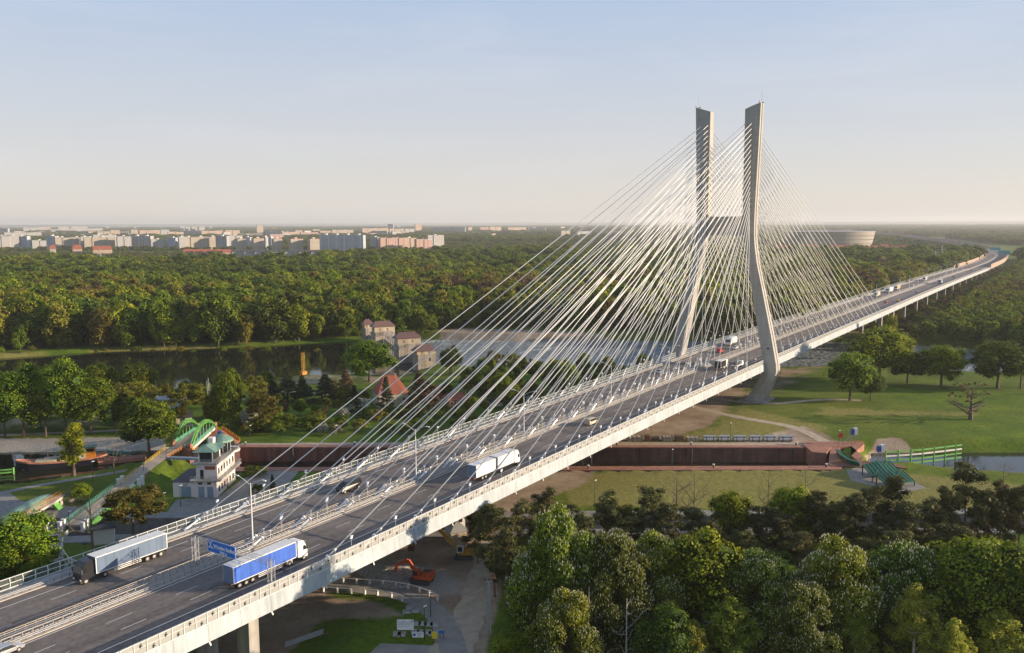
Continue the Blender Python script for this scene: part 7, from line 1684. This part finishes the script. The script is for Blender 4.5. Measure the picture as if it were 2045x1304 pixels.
# rows farther back, each roughly measured
rc = np.random.default_rng(21)
FR = [(513, 524, 450, 'fc_cream', 468, 'tall cream tower standing alone behind the middle blocks'), (775, 786, 447.5, 'fc_grey', 462, 'left one of two tall grey towers on the skyline'), (829, 841, 447, 'fc_peach', 463, 'right one of two tall towers on the skyline'), (360, 367, 452, 'fc_white', 463, 'white skyline tower, first of a row of four'), (371, 378, 453, 'fc_white', 463, 'white skyline tower, second of a row of four'), (384, 392, 453, 'fc_white', 463, 'white skyline tower, third of a row of four'), (398, 407, 453, 'fc_white', 463, 'white skyline tower, fourth of a row of four'), (197, 215, 462, 'fc_cream', 474, 'cream block above the long beige slab'), (222, 236, 460, 'fc_peach', 473, 'peach block behind the white block'), (262, 273, 459, 'fc_cream', 472, 'pale block behind the grey slab'), (283, 314, 460, 'fc_peach', 472, 'wide peach block of the second row'), (322, 335, 459, 'fc_white', 472, 'white block above the blue-grey one'), (338, 362, 463, 'fc_peach', 474, 'peach row of flats behind the middle row'), (366, 405, 461, 'fc_grey', 472, 'dark grey industrial hall behind the middle row'), (406, 440, 461, 'fc_peach', 472, 'peach terraces with reddish roofs in the second row'), (452, 475, 460, 'fc_peach', 471, 'salmon and peach block in the second row'), (530, 565, 462, 'fc_grey', 472, 'grey flats right of the tall cream tower'), (566, 600, 463, 'fc_peach', 473, 'peach flats above the fourth red-capped tower'), (602, 632, 464, 'fc_pink', 473, 'reddish flats above the fifth red-capped tower'), (640, 662, 461, 'fc_peach', 470, 'pale flats left of the skyline towers'), (665, 702, 459, 'fc_cream', 470, 'cream and yellow flats above the pale blue slab'), (726, 772, 456, 'fc_peach', 467, 'long peach block left of the grey tower'), (742, 775, 461, 'fc_grey', 472, 'grey block in front of the long peach block'), (778, 805, 457, 'fc_cream', 468, 'cream block right of the grey tower'), (808, 826, 457, 'fc_white', 469, 'white block left of the peach skyline tower'), (866, 930, 454, 'fc_grey', 466, 'long grey-green row of flats right of the towers'), (934, 942, 454, 'fc_peach', 464, 'small yellowish tower right of the grey row'), (958, 975, 454, 'fc_pink', 464, 'reddish block of the distant right group'), (977, 1000, 453, 'fc_peach', 464, 'orange-lit block of the distant right group'), (1014, 1050, 454, 'fc_peach', 462, 'row of small yellow blocks before the stays'), (1058, 1090, 455, 'fc_grey', 463, 'row of small grey blocks behind the first stays'), (980, 989, 467, 'fc_peach', 477, 'small yellow house alone in the woods'), (1118, 1138, 461, 'fc_cream', 475, 'cream block seen behind the outermost stays'), (1150, 1180, 462, 'fc_white', 472, 'white halls seen through the stays'), (1200, 1260, 463, 'fc_grey', 472, 'long grey halls seen through the dense stays'), (20, 70, 464, 'fc_white', 476, 'white hall behind the leftmost blocks'), (0, 18, 456, 'fc_grey', 470, 'grey block on the skyline at the left edge'), (55, 82, 454, 'fc_white', 463, 'white halls on the left skyline'), (85, 97, 453, 'fc_peach', 462, 'small peach block on the left skyline'), (120, 133, 453, 'fc_white', 462, 'small white tower on the left skyline'), (137, 190, 456, 'fc_white', 464, 'long white hall on the left skyline'), (148, 168, 452, 'fc_white', 461, 'white block behind the long white hall')]
for x0, x1, yt, m, yb, l_ in FR: block(x0, x1, yt, m, l_, yb, 14, 'galv' if m != 'fc_peach' else 'plaster_white', caps=False, sections=max(1, int((x1-x0)/9)))
# several hundred small buildings of the city between these, too far away to tell apart
for zone, (xa, xb), gl_ in (('left', (-60, 420), 'left'), ('middle', (420, 900), 'middle'), ('right', (900, 1320), 'right')):
    for k in range(78 if zone != 'right' else 44):
        yb = 453+ (rc.random()**1.3)*28; x = rc.uniform(xa, xb); 
        if zone == 'right' and yb > 468: yb = 455+rc.random()*9
        p = gp(x, yb); D = (p-Vector((CX, CY, CZ))).length; W_ = rc.uniform(18, 75); H = rc.choice([7, 10, 14, 18, 26], p=[.25, .3, .2, .15, .1])
        m = rc.choice(['fc_white', 'fc_peach', 'fc_cream', 'fc_grey', 'fc_pink'], p=[.34, .26, .2, .14, .06]); t = empty('city_building', p, RZ+rc.uniform(.2, 1.0), 'small %s building of the distant city, %s part' % (CN[m], gl_), 'building', 'small %s buildings in the %s of the distant city' % (CN[m], gl_))
        b = MB(); b.bb(-W_/2, W_/2, -8, 8, 0, H); b.build('wall', MT[m], t); b = MB(); b.bb(-W_/2-.4, W_/2+.4, -8.4, 8.4, H+.01, H+1); b.build('roof', MT['galv' if rc.random() < .6 else 'town_red'], t)
# villages far on the right
for k in range(60):
    x = rc.uniform(1380, 2045); yb = 455+rc.random()**.7*24 if x > 1850 else 452+rc.random()*8; p = gp(x, yb); t = empty('village_house', p, RZ+rc.uniform(-.6, .6), 'pale distant village house in the woods right of the pylon', 'house', 'distant village houses on the right')
    W_ = rc.uniform(10, 26); b = MB(); b.bb(-W_/2, W_/2, -5, 5, 0, 5.5); b.build('wall', MT['fc_white'], t); b = MB(); b.gable((0, 0, 5.5), W_, 10, 0, 4, hip=0); b.build('roof', MT['galv' if rc.random() < .5 else 'town_red'], t)
# red-roofed estate in front of the stadium
for k in range(34):
    x = 1400+k*12.6; yb = 501+rc.uniform(-2.5, 3); p = gp(x, yb); t = empty('estate_house', p, RZ+rc.uniform(-.3, .3), 'dark red-roofed row house of the estate below the stadium', 'house', 'red-roofed row houses below the stadium')
    b = MB(); b.bb(-10, 10, -6, 6, 0, 7.5); b.build('wall', MT['fc_peach' if k % 3 else 'fc_pink'], t); b = MB(); b.gable((0, 0, 7.5), 20, 12, 0, 6, hip=0 if k % 2 else 3); b.build('roof', MT['town_red'], t)
# ---- stadium: leaning drum wrapped in membrane bands
sc = gp(1682, 497); mw = 92*mpp(sc); sc2 = sc+Vector((Fv.x, Fv.y, 0)).normalized()*mw*.85
sd = empty('stadium', sc2, RZ, 'large pale drum-shaped stadium wrapped in grey membrane bands', 'stadium'); Hs = pxh(sc2-Vector((Fv.x, Fv.y, 0)).normalized()*mw*.8, 463.3)
mat('membrane', (.36, .32, .29), .6, .06, .02); n = 72
def ell(r, z): return [(r*math.cos(2*math.pi*k/n), r*.82*math.sin(2*math.pi*k/n), z) for k in range(n)]
for j in range(4):
    z0_, z1_ = Hs*(.08+j*.23), Hs*(.08+(j+1)*.23)-1.0; r0 = mw*(.93+.07*(j/4)); r1 = mw*(.93+.07*((j+1)/4))
    b = MB(); b.loft([ell(r0, z0_), ell(r1, z1_)], cap=False); b.build('membrane_band', MT['membrane'], sd)
b = MB(); b.loft([ell(mw*.9, 0), ell(mw*.9, Hs*.99)], cap=False); b.build('inner_wall', MT['concrete_dark'], sd)
b = MB(); b.loft([ell(mw*1.005, Hs-.8), ell(mw*1.005, Hs+.8), ell(mw*.7, Hs+2.5), ell(mw*.55, Hs+1.0)], cap=False); b.build('roof_ring', MT['membrane'], sd)
# green field strip far right
sheet('field', [tuple(gp(x, y)[:2]) for x, y in ((1800, 473), (2010, 472), (2005, 465.5), (1840, 465))], ZG+.6, 'line_paint').data.materials[0] = mat('field_green', (.19, .23, .1), .95, .2, .004)
haze()
